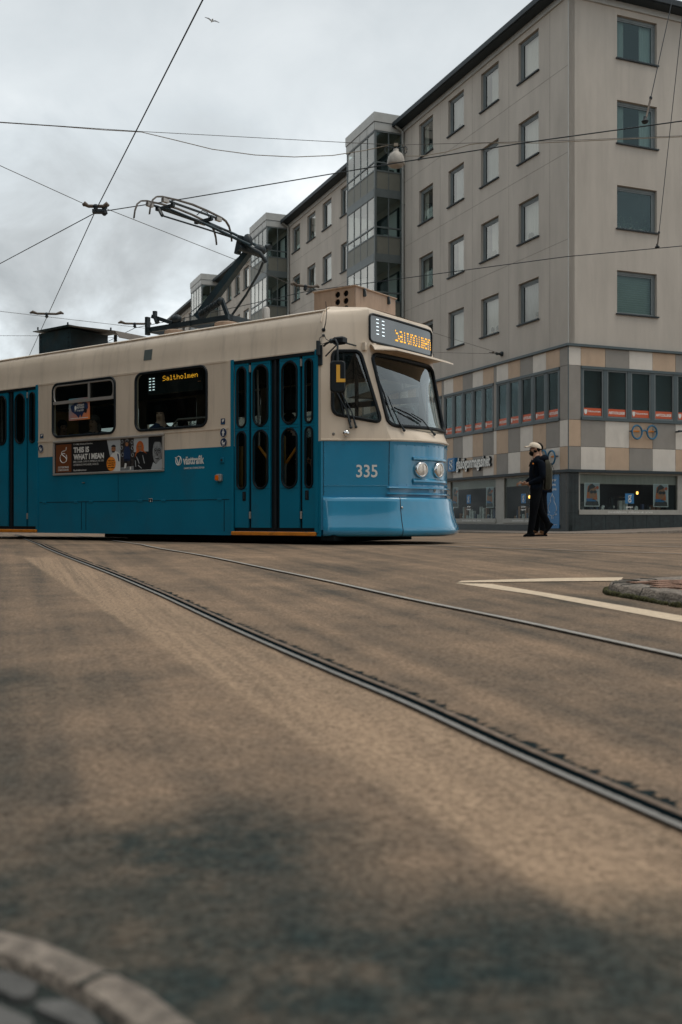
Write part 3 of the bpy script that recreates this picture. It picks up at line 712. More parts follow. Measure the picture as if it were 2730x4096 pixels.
# advertisement frame -------------------------------------------------
X0, X1, Z0, Z1 = (-5.5993, -2.9707, 1.0736, 1.6328)
Z0, Z1 = 1.068, 1.640
fr = MB(); t_ = .036
for a, b, c, d in ((X0, X1, Z1-t_, Z1), (X0, X1, Z0, Z0+t_), (X0, X0+t_, Z0+t_, Z1-t_), (X1-t_, X1, Z0+t_, Z1-t_)): fr.bbox(a, b, -.03, -.001, c, d, 'aluminium', .008)
ad = fr.build('advert_frame', tram, smooth=40)
W_ = X1 - X0 - 2*t_; H_ = Z1 - Z0 - 2*t_; ox, oz = X0 + t_, Z0 + t_
def A(u, v, k=1): return (ox + u*W_, -.006 - .0015*k, oz + v*H_)
def apoly(mb, pts, mat, k): mb.poly([A(u, v, k) for u, v in pts], mat)
mb = MB()
apoly(mb, [(0, 0), (1, 0), (1, 1), (0, 1)], 'black_print', 0)
apoly(mb, [(.01, .03), (.165, .03), (.165, .95), (.01, .95)], 'brown_print', 1)
am = lambda k: (lambda x, z: (x, -.006-.0015*k, z))
def aw(s, u, v, h, w=None, mat='white_print', bold=0.0, center=False): write(mb, s, am(3), ox + u*W_, oz + v*H_, h*H_, mat, width=(w*W_ if w else None), bold=bold, center=center)
aw('GÖTEBORGS', .032, .165, .06, .108, bold=.02); aw('SYMFONIKER', .032, .075, .06, .108, bold=.02)
mb.tube([A(.087 + .034*math.cos(R(t)), .50 + .155*math.sin(R(t)), 3) for t in range(60, 401, 17)], .0065, 'white_print', 4)
mb.tube([A(u, v, 3) for u, v in ((.116, .86), (.113, .76), (.10, .735), (.085, .73), (.070, .70), (.068, .64), (.085, .58), (.108, .52), (.119, .44), (.114, .38))], .0075, 'white_print', 4)
aw('17, 18 MAJ | Göteborgs Konserthus', .187, .905, .045, .185, bold=.01)
aw('THIS IS', .187, .66, .165, .152, bold=.045); aw('WHAT I MEAN', .187, .43, .165, .292, bold=.045)
aw('ERIK LUNDIN | DANI M | IMENELLA | VIC VEM', .187, .325, .06, .29); aw('GÖTEBORGS SYMFONIKER | HANS EK', .187, .225, .06, .242)
aw('Köp din biljett på gso.se', .187, .055, .055, .125, bold=.02)
# four portraits
apoly(mb, [(.505, 1), (.63, 1), (.63, 0), (.575, 0), (.53, .55)], 'sky_print', 1)
apoly(mb, [(.545, 0), (.63, 0), (.63, .52), (.605, .60), (.585, .63), (.565, .60), (.54, .48)], 'white_print', 2)
mb.poly([A(*q, 3) for q in ellipse(.568, .70, .020, .115, 20)], 'skin_print'); mb.poly([A(*q, 4) for q in ellipse(.568, .755, .022, .075, 14, 0, 180)], 'black_print'); mb.poly([A(*q, 4) for q in ellipse(.568, .635, .016, .05, 12, 180, 360)], 'black_print')
for q in (.56, .576): mb.poly([A(*e_, 5) for e_ in ellipse(q, .715, .004, .012, 8)], 'black_print')
apoly(mb, [(.60, .55), (.615, .53), (.622, .30), (.612, .30)], 'navy_print', 3)
mb.poly([A(*q, 5) for q in ellipse(.548, .235, .042, .225, 28)], 'orange_print')
for i, s in enumerate(('Halva priset', 'för dig som är', 'under 29 år', 'eller student')): write(mb, s, am(6), ox + .548*W_, oz + (.315 - .072*i)*H_, .045*H_, 'black_print', center=True, width=None, bold=.03)
apoly(mb, [(.63, 0), (.75, 0), (.75, 1), (.63, 1)], 'dark_print', 1)
for u, v in ((.645, .9), (.69, .93), (.735, .88), (.642, .72), (.738, .70), (.74, .48), (.65, .5)): mb.tube([A(*q, 2) for q in ellipse(u, v, .010, .055, 12)], .006, 'grey_print', 4, closed=True)
apoly(mb, [(.662, .30), (.718, .30), (.722, .62), (.705, .76), (.675, .76), (.660, .60)], 'navy_print', 3); apoly(mb, [(.668, .05), (.682, .05), (.692, .32), (.716, .32), (.712, .05), (.726, .05), (.722, .36), (.664, .36)], 'black_print', 3)
mb.poly([A(*q, 4) for q in ellipse(.690, .83, .013, .075, 14)], 'skin_print'); mb.poly([A(*q, 5) for q in ellipse(.690, .87, .014, .05, 10, 0, 180)], 'black_print')
apoly(mb, [(.664, .07), (.682, .07), (.688, .22), (.672, .24)], 'white_print', 4); apoly(mb, [(.715, .02), (.73, .02), (.728, .12), (.716, .12)], 'white_print', 4); apoly(mb, [(.63, 0), (.75, 0), (.75, .14), (.63, .10)], 'grey_print', 2)
apoly(mb, [(.75, 0), (.88, 0), (.88, .56), (.75, .56)], 'black_print', 1); apoly(mb, [(.75, .56), (.878, .56), (.878, 1), (.75, 1)], 'sky_print', 1)
mb.poly([A(*q, 2) for q in [(.757, .38)] + [(.805 + .034*math.cos(R(t)), .68 + .22*math.sin(R(t))) for t in range(200, -21, -20)] + [(.868, .48), (.84, .55), (.805, .60), (.775, .5)]], 'ginger_print')
mb.poly([A(*q, 4) for q in ellipse(.806, .70, .016, .10, 16)], 'skin_print'); apoly(mb, [(.755, 0), (.872, 0), (.868, .35), (.84, .54), (.805, .58), (.775, .52), (.757, .3)], 'black_print', 3)
for q in (.799, .813): mb.poly([A(*e_, 5) for e_ in ellipse(q, .725, .0035, .010, 8)], 'black_print')
for (u, v), (u2, v2) in (((.775, .42), (.80, .2)), ((.83, .45), (.845, .2)), ((.79, .15), (.82, .05)), ((.765, .3), (.77, .1))): mb.bar(A(u, v, 4), A(u2, v2, 4), .012, .001, 'sky_print', up=(0, 1, 0))
apoly(mb, [(.88, 0), (1, 0), (1, 1), (.88, 1)], 'black_print', 1)
mb.poly([A(*q, 2) for q in ellipse(.955, .53, .040, .37, 24)], 'grey_print'); apoly(mb, [(.90, 0), (1, 0), (1, .33), (.975, .27), (.945, .16), (.92, .22)], 'sky_print', 3)
mb.poly([A(*q, 3) for q in ellipse(.955, .82, .045, .17, 16, 0, 180)], 'black_print')
for q in (.94, .972): mb.tube([A(*e_, 4) for e_ in ellipse(q, .56, .013, .07, 12)], .004, 'black_print', 4, closed=True); mb.poly([A(*e_, 4) for e_ in ellipse(q, .565, .006, .02, 8)], 'black_print')
apoly(mb, [(.937, .335), (.972, .335), (.965, .305), (.945, .305)], 'black_print', 4); apoly(mb, [(.952, .52), (.962, .42), (.950, .41)], 'dark_print', 4)
mb.build('poster', ad)
# roof gear -----------------------------------------------------------
mb = MB(); bx0, bx1, by0, by1, bz0, bz1 = -.72, .0, .78, 1.82, 3.2, 3.605
hl = [[(cx + .045*math.cos(R(t)), cz + .045*math.sin(R(t))) for t in range(0, 360, 24)] for cx in (-.30, -.155) for cz in (3.315, 3.42, 3.525)]
panel(mb, [(bx0, bz0), (bx1, bz0), (bx1, bz1), (bx0, bz1)], hl, lambda a, b, d: (a, by0+d, b), .02, lambda a, b: 'tan_box')
mb.add([(bx1,by0,bz0),(bx1,by1,bz0),(bx1,by1,bz1),(bx1,by0,bz1)], [(0,1,2,3)], 'tan_box'); mb.add([(bx0,by0,bz0),(bx0,by1,bz0),(bx0,by1,bz1),(bx0,by0,bz1)], [(0,3,2,1)], 'tan_box'); mb.add([(bx0,by1,bz0),(bx1,by1,bz0),(bx1,by1,bz1),(bx0,by1,bz1)], [(0,3,2,1)], 'tan_box')
rb = mb.build('roof_box', tram)
mb = MB(); mb.bbox(bx0-.02, bx1+.02, by0-.02, by1+.02, bz1, bz1+.018, 'tan_box', .004); mb.build('lid', rb)
mb = MB(); mb.box(bx0+.03, bx1-.03, by0+.05, by0+.06, bz0+.02, bz1-.01, 'black_print'); mb.build('dark_inside', rb)
mb = MB()
for y in (1.0, 1.62): mb.bbox(bx1, bx1+.025, y-.02, y+.02, bz1-.11, bz1+.005, 'black_metal', .004); mb.tube([(bx1+.03, y, bz1-.02), (bx1+.035, y+.015, bz1-.10)], .007, 'steel', 5)
mb.build('clasp', rb)
mb = MB()       # resistor housing at the back
qx0, qx1 = -7.1939, -6.2932; q2 = -5.269; LX = ((-7.243, 0.8, 3.7718), (-6.2297, 0.8, 3.7831), (-5.0134, 0.8, 3.5494), (-4.9003, 0.8, 3.4268))
zb_, zt = 3.28, 3.7448
mb.box(qx0, qx1, .9, 1.75, zb_, zt, 'dark_teal_metal')
for i in range(5): mb.lathe([(.012, 0), (.012, .015)], (qx0+.06, .9, zb_+.07+.08*i), (0, -1, 0), 'black_metal', 6); mb.lathe([(.012, 0), (.012, .015)], (qx1-.06, .9, zb_+.07+.08*i), (0, -1, 0), 'black_metal', 6)
mb.box(qx0+.1, q2, 1.0, 1.65, 3.25, zb_+.01, 'black_metal')
for i in (1, 2): 
    cx = qx1 + (q2-qx1)*(.27 if i == 1 else .75); mb.lathe([(.20, 0), (.20, .17), (.17, .20), (0, .205)], (cx, 1.2, zb_-.05), (0, 0, 1), 'dark_teal_metal', 24)
rz_ = mb.build('resistor_box', tram, smooth=40)
mb = MB()
mb.slab([(LX[0][0], .8, LX[0][2]), (LX[1][0], .8, LX[1][2]), (LX[1][0], 1.9, LX[1][2]), (LX[0][0], 1.9, LX[0][2])], (0, 0, .012), 'dark_teal_metal')
mb.slab([(LX[1][0]+.002, .8, LX[1][2]), (LX[2][0], .8, LX[2][2]), (LX[3][0], .8, LX[3][2]), (LX[3][0], .8, LX[3][2]-.012), (LX[2][0], .8, LX[2][2]-.02), (LX[1][0]+.002, .8, LX[1][2]-.02)], (0, 1.1, 0), 'brown_sheet')
for x, z in ((LX[0][0]+.15, LX[0][2]+.02), (LX[1][0]-.02, LX[1][2]), (LX[2][0]-.1, LX[2][2]+.01)): mb.tube([(x, .8, z), (x, .8, z+.05)], .015, 'black_metal', 5)
mb.build('rain_cover', rz_)
mb = MB(); mb.box(q2, q2+.03, 1.0, 1.05, 3.25, LX[2][2]-.02, 'black_metal'); mb.box(q2, q2+.03, 1.6, 1.65, 3.25, LX[2][2]-.02, 'black_metal'); mb.build('stay', rz_)
pm('strip_bronze', (.135, .115, .095), .45, metal=.3, var=.3, vscale=6)
# pantograph ----------------------------------------------------------
YC = 1.325
V3 = lambda t: Vector(t)
p0 = V3((-3.5584, 1.325, 3.6737)); kn = V3((-2.4326, 1.325, 4.6188))
base = MB()
bz = 3.50
xa, xb = -4.3529, -2.5119
base.box(xa, xb, .95, 1.02, bz-.03, bz+.05, 'black_metal'); base.box(xa, xb, 1.63, 1.70, bz-.03, bz+.05, 'black_metal')
for x in (xa, (xa+xb)/2, xb-.06): base.box(x, x+.06, .9, 1.75, bz-.04, bz+.04, 'black_metal')
base.box(xa-.03, xa+.02, .9, .98, bz-.08, bz+.22, 'black_metal'); base.tube([(xa+.16, .95, bz+.30), (xa+.16, .95, bz+.22), (xa+.22, .95, bz+.10)], .04, 'black_metal', 8); base.bar((xa+.1, .95, bz+.22), (xa+.55, .98, bz+.06), .06, .06, 'black_metal')
base.ball((xa+.62, 1.0, bz+.12), (.10, .07, .08), 'black_metal', 8, 6)
for x in (xa+.62, xb-.10):
    for y in (.98, 1.67): base.lathe([(.19, 0), (.19, .14), (.17, .155), (0, .156)], (x, y, 3.27), (0, 0, 1), 'tan_box', 20)
pan = base.build('pantograph', tram, smooth=40)
m = MB()
hel = [(xb-.72+.42*t/80, 1.02+.05*math.sin(t*1.1), bz+.14+.05*math.cos(t*1.1)+.14*t/80) for t in range(81)]
m.tube(hel, .013, 'black_metal', 5); m.ball((xb-.26, 1.02, bz+.30), (.06, .06, .06), 'black_metal', 10, 8); m.bar((xb-.24, 1.02, bz+.32), (xb-.10, 1.02, bz+.02), .05, .06, 'black_metal')
m.tube([(xb-.72, 1.02, bz+.13), (xb-.2, 1.02, bz+.31)], .020, 'black_metal', 7)
m.build('spring', pan, smooth=60)
m = MB()
m.loft([[tuple(p + Vector((0, a*w, 0)) + d*b*h) for a, b in ((-1,-1),(1,-1),(1,1),(-1,1))] for p, w, h, d in ((p0, .062, .072, Vector((.79, 0, -.61)).normalized()), (kn, .05, .055, Vector((.79, 0, -.61)).normalized()))], 'dark_teal_metal', True, True)
m.tube([tuple(kn+Vector((0, -.28, -.02))), tuple(kn+Vector((0, .28, -.02)))], .05, 'black_metal', 8)
m.build('lower_arm', pan)
m = MB(); m.tube([(-2.9775, 1.5, 3.6737), (-2.6496, 1.48, 3.9614), (-2.3525, 1.45, 4.2669), (-2.2326, 1.42, 4.4176)], .020, 'black_metal', 7); m.build('coupling_rod', pan, smooth=60)
hd = V3((-3.865, 1.325, 5.5251)); HXs = (hd.x-.19, hd.x+.17); hz = hd.z
k2 = V3((-2.2494, 1.325, 4.5501))
m = MB()
m.ball(tuple(kn+Vector((.06, -.12, .10))), (.09, .07, .12), 'black_metal', 8, 6); m.ball(tuple(k2+Vector((.02, 0, .03))), (.12, .10, .09), 'black_metal', 8, 6)
m.tube([tuple(kn + Vector((-.12, -.16, -.08))), tuple(kn + Vector((-.06, -.14, .20)))], .055, 'black_metal', 8)
m.tube([tuple(k2 + Vector((-.2, -.16, .14))), tuple(k2 + Vector((.12, -.10, -.05))), tuple(k2 + Vector((.16, -.0, -.18)))], .035, 'black_metal', 7); m.tube([tuple(k2 + Vector((.0, .2, .13))), tuple(k2 + Vector((.1, .16, .10)))], .045, 'black_metal', 7)
kx = k2 + Vector((0, 0, .05))
for sy in (-1, 1):
    m.tube([tuple(kx + Vector((0, sy*.20, .02))), tuple(kx + (hd-kx)*.5 + Vector((0, sy*.32, -.01))), tuple(hd + Vector((.10, sy*.46, -.13))), tuple(hd + Vector((-.06, sy*.46, -.09)))], [.026, .022, .019, .018], 'dark_teal_metal', 8)
m.tube([tuple(kx + (hd-kx)*.52 + Vector((0, -.22, 0))), tuple(kx + (hd-kx)*.52 + Vector((0, .22, 0)))], .018, 'black_metal', 6)
m.build('upper_arm', pan, smooth=60)
m = MB(); m.tube([tuple(kn + Vector((-.08, -.12, .14))), tuple(kn + (hd-kn)*.5 + Vector((-.02, -.33, -.05))), tuple(hd + Vector((.02, -.54, -.24)))], .014, 'black_metal', 6); m.tube([tuple(hd + Vector((.02, -.54, -.24))), tuple(hd+Vector((-.10, -.50, -.10)))], .03, 'black_metal', 6); m.build('guide_rod', pan, smooth=60)
m = MB()
for hx in HXs:
    pts = [(hx, YC + y, hz + z) for y, z in ((-.96, -.34), (-.94, -.22), (-.89, -.10), (-.81, -.03), (-.70, 0), (-.35, .035), (0, .05), (.35, .035), (.70, 0), (.81, -.03), (.89, -.10), (.94, -.22), (.96, -.34))]
    m.loft([[(p[0]+a, p[1], p[2]+b) for a, b in ((-.020, -.011), (.020, -.011), (.020, .011), (-.020, .011))] for p in pts], 'strip_bronze', True, True)
    m.box(hx-.02, hx+.02, YC-.62, YC+.62, hz-.045, hz-.02, 'black_metal')
    for y in (-.62, .62): m.box(hx-.03, hx+.03, YC+y-.06, YC+y+.06, hz-.075, hz-.015, 'aluminium')
m.build('collector_strip', pan, smooth=30)
m = MB()
for y in (-.45, .45):
    m.bar((HXs[0], YC+y, hz-.08), (HXs[1], YC+y, hz-.08), .05, .05, 'black_metal')
    for hx in HXs: m.bar((hx, YC+y, hz-.10), (hx, YC+y, hz-.02), .05, .05, 'black_metal', up=(1, 0, 0))
m.tube([(hd.x-.02, YC-.5, hz-.11), (hd.x-.02, YC+.5, hz-.11)], .03, 'black_metal', 7)
m.tube([(hd.x+.1, YC+.48, hz-.1), (hd.x+.13, YC+.40, hz+.02), (hd.x+.1, YC+.30, hz+.04), (hd.x+.05, YC+.22, hz-.05)], .008, 'black_metal', 5)
m.build('head_frame', pan, smooth=50)
# underframe ----------------------------------------------------------
mb = MB()
mb.box(-4.0166, -.05, .20, WB-.3, .035, .40, 'interior_dark'); mb.box(-.9, .45, .45, 2.2, .10, .22, 'interior_dark')
mb.box(-4.6235, -3.5, .25, 1.0, .055, .13, 'interior_dark'); mb.box(-9.1, -8.2, .4, 2.2, .1, .5, 'interior_dark')
mb.box(.0, .22, .0, .3, .06, .13, 'interior_dark')
bo = mb.build('bogie', tram)
for x in (-.72, -2.5):
    for y in (.52, 1.98):
        w = MB(); w.lathe([(.30, 0), (.33, .02), (.33, .06), (.31, .10), (.12, .10), (.1, .13)], (x, y, .335), (0, 1, 0), 'wheel_steel', 28); w.build('wheel', bo, smooth=40)
# inside --------------------------------------------------------------
mb = MB()
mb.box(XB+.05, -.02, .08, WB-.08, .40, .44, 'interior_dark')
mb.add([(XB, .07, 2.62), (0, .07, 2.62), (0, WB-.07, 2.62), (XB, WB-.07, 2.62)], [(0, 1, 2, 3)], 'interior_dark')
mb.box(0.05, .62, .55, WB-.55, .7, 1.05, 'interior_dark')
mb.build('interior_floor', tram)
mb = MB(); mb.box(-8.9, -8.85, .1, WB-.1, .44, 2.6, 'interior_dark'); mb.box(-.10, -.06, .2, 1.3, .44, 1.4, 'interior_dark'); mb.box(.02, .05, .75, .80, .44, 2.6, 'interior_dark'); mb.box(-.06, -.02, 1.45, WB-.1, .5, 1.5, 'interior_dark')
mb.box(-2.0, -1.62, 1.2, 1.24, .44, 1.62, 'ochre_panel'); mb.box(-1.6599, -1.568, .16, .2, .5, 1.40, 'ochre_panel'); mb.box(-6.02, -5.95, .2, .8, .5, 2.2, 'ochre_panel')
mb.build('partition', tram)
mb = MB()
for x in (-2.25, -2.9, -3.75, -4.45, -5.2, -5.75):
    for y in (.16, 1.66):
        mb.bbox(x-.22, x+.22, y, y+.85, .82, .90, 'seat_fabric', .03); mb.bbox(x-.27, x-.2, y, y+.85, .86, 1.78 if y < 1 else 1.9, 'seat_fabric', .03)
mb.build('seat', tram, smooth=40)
mb = MB()
a = (-1.218, 0.14, 1.575); b = (-1.218, 0.14, 1.3798); c = (-1.0553, 0.14, 1.2071)
mb.tube([(-1.2461, 0.14, 2.4648), a, b], .018, 'aluminium', 7); mb.tube([b, c], .020, 'yellow_rail', 7); mb.tube([c, (-1.0553, 0.14, 0.4387)], .018, 'aluminium', 7)
a = (-0.5229, 0.14, 1.3393); b = (-0.7141, 0.14, 1.1252); mb.tube([a, b], .020, 'yellow_rail', 7); mb.tube([b, (-0.7321, 0.14, 1.0632), (-0.7321, 0.14, 0.7677)], .018, 'aluminium', 7); mb.tube([a, (-0.5185, 0.14, 2.1246)], .016, 'aluminium', 7)
mb.tube([(-3.0159, 0.2, 1.76), (-2.8974, 0.2, 1.864), (-2.3003, 0.2, 1.8621)], .016, 'aluminium', 6)
mb.tube([(-7.394, 0.25, 2.6641), (-7.394, 0.25, 1.7219)], .02, 'aluminium', 6)
mb.build('handrail', tram, smooth=60)
mb = MB(); mb.bbox(.24, .42, .60, 2.05, 2.33, 2.57, 'interior_dark', .04)
mb.box(.18, .42, .62, 2.02, 2.34, 2.36, 'interior_dark'); mb.bbox(.15, .22, 1.62, 2.02, 1.35, 1.98, 'black_rubber', .03)
mb.build('cab_fitting', tram, smooth=40)
mb = MB(); o = V3((-0.9664, 0.55, 2.0367)); mb.loft([[tuple(o + rot @ Vector((x, dy, z))) for x, z in rrect(-.075, .075, -.12, .12, .05, 5)] for dy in (0, .03)], 'black_rubber', True, True); mb.tube([tuple(o), tuple(o+Vector((0, 0, .5)))], .012, 'black_metal', 5); mb.build('inside_mirror', tram)
# destination display behind the second side window
mb = MB(); s0, s1, z0_, z1_ = (-3.4824, -2.3305, 2.2859, 2.5704)
mb.box(s0, s1, .125, .16, 2.27, 2.57, 'sign_black'); sd_ = mb.build('side_sign', tram)
mb = MB(); sm = lambda x, z: (x, .120, z); t = (-3.1395, -2.3972, 2.4307, 2.5213)
led(mb, 'Saltholmen', sm, t[0], 2.465, t[1]-t[0], .075, (0, 1, 2, 3, 4, 5, 6), 'led_amber')
u = (-3.4432, -3.3098, 2.3574, 2.5159)
for i in range(5):
    for x in (u[0], u[0]+.6*(u[1]-u[0])):
        mb.poly([sm(x, 2.335+i*.044), sm(x+.045, 2.335+i*.044), sm(x+.045, 2.348+i*.044), sm(x, 2.348+i*.044)], 'led_white')
r0 = (-2.3664, 0.12, 2.3276); mb.poly([sm(r0[0]-.03, 2.39), sm(r0[0]+.03, 2.39), sm(r0[0]+.03, 2.402), sm(r0[0]-.03, 2.402)], 'skin_print')
mb.build('lettering', sd_)
# poster inside the first window
m = bpy.data.materials.new('festival_poster'); m.use_nodes = True; t = m.node_tree; b = t.nodes['Principled BSDF']; b.inputs['Roughness'].default_value = .5
co = t.nodes.new('ShaderNodeTexCoord'); sp = t.nodes.new('ShaderNodeSeparateXYZ'); t.links.new(co.outputs['Generated'], sp.inputs[0])
ad_ = t.nodes.new('ShaderNodeMath'); ad_.operation = 'SUBTRACT'; t.links.new(sp.outputs['Z'], ad_.inputs[0]); t.links.new(sp.outputs['X'], ad_.inputs[1])
mr_ = t.nodes.new('ShaderNodeMapRange'); mr_.inputs['From Min'].default_value = -1; mr_.inputs['From Max'].default_value = 1; t.links.new(ad_.outputs[0], mr_.inputs['Value'])
rp = t.nodes.new('ShaderNodeValToRGB'); t.links.new(mr_.outputs[0], rp.inputs[0]); ce = rp.color_ramp.elements; ce[0].color = (.85, .22, .03, 1); ce[1].color = (.12, .36, .42, 1); q = ce.new(.5); q.color = (.42, .22, .20, 1)
t.links.new(rp.outputs[0], b.inputs['Base Color']); M['festival_poster'] = m
mb = MB(); c = (-5.2307, -4.7053, 1.9639, 2.3229); PY = .012
mb.poly([(c[0], PY, c[2]), (c[1], PY, c[2]), (c[1], PY, c[3]), (c[0], PY, c[3])], 'festival_poster'); po = mb.build('window_poster', tram)
mb = MB(); w = c[1]-c[0]; h = c[3]-c[2]
B_ = lambda u, v, k=1: (c[0]+u*w, PY-.002*k, c[2]+v*h)
mb.poly([B_(*q) for q in ((.08, .62), (.15, .40), (.35, .25), (.48, .08), (.55, .25), (.62, .10), (.70, .3), (.92, .5), (.90, .72), (.70, .85), (.5, .95), (.3, .8), (.22, .72), (.14, .70))], 'navy_print')
mb.poly([B_(*q, 2) for q in ellipse(.55, .83, .14, .09, 16)], 'skin_print'); mb.poly([B_(*q, 3) for q in ellipse(.55, .83, .05, .06, 12)], 'black_print'); mb.poly([B_(*q, 2) for q in ellipse(.80, .40, .07, .11, 14)], 'black_print')
mb.poly([B_(*q, 2) for q in ellipse(.33, .56, .05, .10, 14)], 'white_print')
for s, v in (('VETENSKAPS', .63), ('FESTIVALEN', .52)): write(mb, s, lambda x, z: (x, PY-.006, z), c[0]+.40*w, c[2]+v*h, .085*h, 'white_print', width=.34*w, bold=.03)
write(mb, '16 – 21 april 2024', lambda x, z: (x, PY-.006, z), c[0]+.30*w, c[2]+.40*h, .07*h, 'white_print', width=.42*w, bold=.02)
mb.poly([B_(*q) for q in ((.08, .07), (.92, .07), (.92, .10), (.08, .10))], 'white_print')
mb.build('lettering', po)
# ------------------------------------------------------------------ ground
def gz(y): return -0.025*(13.3 - y) if y < 13.3 else -min(max(y - 20.0, 0)*0.0085, 0.135)
def asphalt(name, c_lo, c_hi, patch, streaky=True, scale=1.0, strip=True):
    m = bpy.data.materials.new(name); m.use_nodes = True; t = m.node_tree; b = t.nodes['Principled BSDF']
    b.inputs['Roughness'].default_value = 0.82; b.inputs['Specular IOR Level'].default_value = 0.08
    co = t.nodes.new('ShaderNodeTexCoord'); P_ = co.outputs['Object']
    def noise(sc, det, rg=.55, vec=None):
        n = t.nodes.new('ShaderNodeTexNoise'); n.inputs['Scale'].default_value = sc; n.inputs['Detail'].default_value = det; n.inputs['Roughness'].default_value = rg
        t.links.new(vec or P_, n.inputs['Vector']); return n.outputs['Fac']
    def mth(op, a, b_=None, c_=None, cl=False):
        n = t.nodes.new('ShaderNodeMath'); n.operation = op; n.use_clamp = cl
        for i, v in enumerate((a, b_, c_)):
            if v is None: continue
            if isinstance(v, (int, float)): n.inputs[i].default_value = v
            else: t.links.new(v, n.inputs[i])
        return n.outputs[0]
    # long streaks worn in along the rails
    rot_ = t.nodes.new('ShaderNodeMapping'); rot_.inputs['Rotation'].default_value = (0, 0, R(-18.3)); t.links.new(P_, rot_.inputs[0])
    st = t.nodes.new('ShaderNodeMapping'); st.inputs['Scale'].default_value = (5.5, .16, 1); t.links.new(rot_.outputs[0], st.inputs[0])
    streak = noise(1.0, 3, .5, st.outputs[0])
    big = noise(.62, 5); mid = noise(3.5, 6, .6); fine = noise(55, 4, .75); grit = noise(190, 3, .8); mid2 = noise(5.5, 8, .68)
    v = mth('MULTIPLY', big, .40); v = mth('MULTIPLY_ADD', mid, .26, v); v = mth('MULTIPLY_ADD', streak, .34 if streaky else .0, v); v = mth('ADD', v, 0.0 if streaky else .16)
    rp = t.nodes.new('ShaderNodeValToRGB'); t.links.new(v, rp.inputs[0]); e_ = rp.color_ramp.elements
    e_[0].position = .36; e_[0].color = (*c_lo, 1); e_[1].position = .64; e_[1].color = (*c_hi, 1)
    colr = rp.outputs[0]
    if strip:      # paler repaved strip along the near rail, raked lengthwise
        sx = t.nodes.new('ShaderNodeSeparateXYZ'); t.links.new(P_, sx.inputs[0])
        u = mth('MULTIPLY_ADD', sx.outputs['Y'], .418, sx.outputs['X']); u = mth('ADD', u, mth('MULTIPLY', mth('SUBTRACT', noise(9, 4), .5), .05))
        k0 = t.nodes.new('ShaderNodeMapRange'); k0.interpolation_type = 'SMOOTHSTEP'; k0.inputs['From Min'].default_value = 1.015; k0.inputs['From Max'].default_value = 1.075; t.links.new(u, k0.inputs['Value'])
        k1 = t.nodes.new('ShaderNodeMapRange'); k1.interpolation_type = 'SMOOTHSTEP'; k1.inputs['From Min'].default_value = 1.60; k1.inputs['From Max'].default_value = 1.45; t.links.new(u, k1.inputs['Value'])
        k2 = t.nodes.new('ShaderNodeMapRange'); k2.inputs['From Min'].default_value = 10.9; k2.inputs['From Max'].default_value = 10.5; t.links.new(sx.outputs['Y'], k2.inputs['Value'])
        cs = t.nodes.new('ShaderNodeMapping'); cs.inputs['Scale'].default_value = (26, .5, 1); t.links.new(rot_.outputs[0], cs.inputs[0])
        rake = t.nodes.new('ShaderNodeMapRange'); rake.inputs['From Min'].default_value = .3; rake.inputs['From Max'].default_value = .7; rake.inputs['To Min'].default_value = .25; rake.inputs['To Max'].default_value = .85; t.links.new(noise(1.0, 3, .5, cs.outputs[0]), rake.inputs['Value'])
        kk = mth('MULTIPLY', mth('MULTIPLY', k0.outputs[0], k1.outputs[0]), mth('MULTIPLY', k2.outputs[0], rake.outputs[0]))
        ms = t.nodes.new('ShaderNodeMix'); ms.data_type = 'RGBA'; t.links.new(kk, ms.inputs['Factor']); t.links.new(colr, ms.inputs['A']); ms.inputs['B'].default_value = (.37, .268, .182, 1); colr = ms.outputs['Result']
    if patch:      # damp, oily stains, plus the foreground's darkening painted into the asphalt colour
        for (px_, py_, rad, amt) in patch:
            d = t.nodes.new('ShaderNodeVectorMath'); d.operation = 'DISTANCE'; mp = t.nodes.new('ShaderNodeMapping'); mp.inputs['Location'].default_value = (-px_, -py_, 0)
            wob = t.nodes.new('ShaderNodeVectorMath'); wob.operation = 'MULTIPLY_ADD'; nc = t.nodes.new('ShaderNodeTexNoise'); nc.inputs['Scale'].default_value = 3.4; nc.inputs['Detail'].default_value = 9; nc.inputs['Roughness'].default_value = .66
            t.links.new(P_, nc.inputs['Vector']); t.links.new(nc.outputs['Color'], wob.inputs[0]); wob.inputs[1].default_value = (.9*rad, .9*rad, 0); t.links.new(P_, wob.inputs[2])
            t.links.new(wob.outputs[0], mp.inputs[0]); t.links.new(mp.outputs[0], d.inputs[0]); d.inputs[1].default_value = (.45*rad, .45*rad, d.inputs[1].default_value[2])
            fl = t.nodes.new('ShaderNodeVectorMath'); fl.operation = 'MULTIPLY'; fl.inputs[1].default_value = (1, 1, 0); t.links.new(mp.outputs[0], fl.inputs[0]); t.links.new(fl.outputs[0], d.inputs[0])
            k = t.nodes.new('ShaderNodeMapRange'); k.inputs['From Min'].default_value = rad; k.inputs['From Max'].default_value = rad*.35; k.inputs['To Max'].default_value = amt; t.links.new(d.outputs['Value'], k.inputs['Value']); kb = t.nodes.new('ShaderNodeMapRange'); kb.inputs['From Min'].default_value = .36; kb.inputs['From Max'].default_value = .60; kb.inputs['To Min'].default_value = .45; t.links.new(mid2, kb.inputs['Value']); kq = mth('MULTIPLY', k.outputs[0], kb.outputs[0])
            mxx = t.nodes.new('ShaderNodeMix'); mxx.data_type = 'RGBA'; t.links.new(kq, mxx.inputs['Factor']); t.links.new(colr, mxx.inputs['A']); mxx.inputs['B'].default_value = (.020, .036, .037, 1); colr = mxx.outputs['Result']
    # aggregate: dark and pale grains
    gr = t.nodes.new('ShaderNodeMapRange'); gr.inputs['From Min'].default_value = .36; gr.inputs['From Max'].default_value = .64; gr.inputs['To Min'].default_value = .38; gr.inputs['To Max'].default_value = 1.62
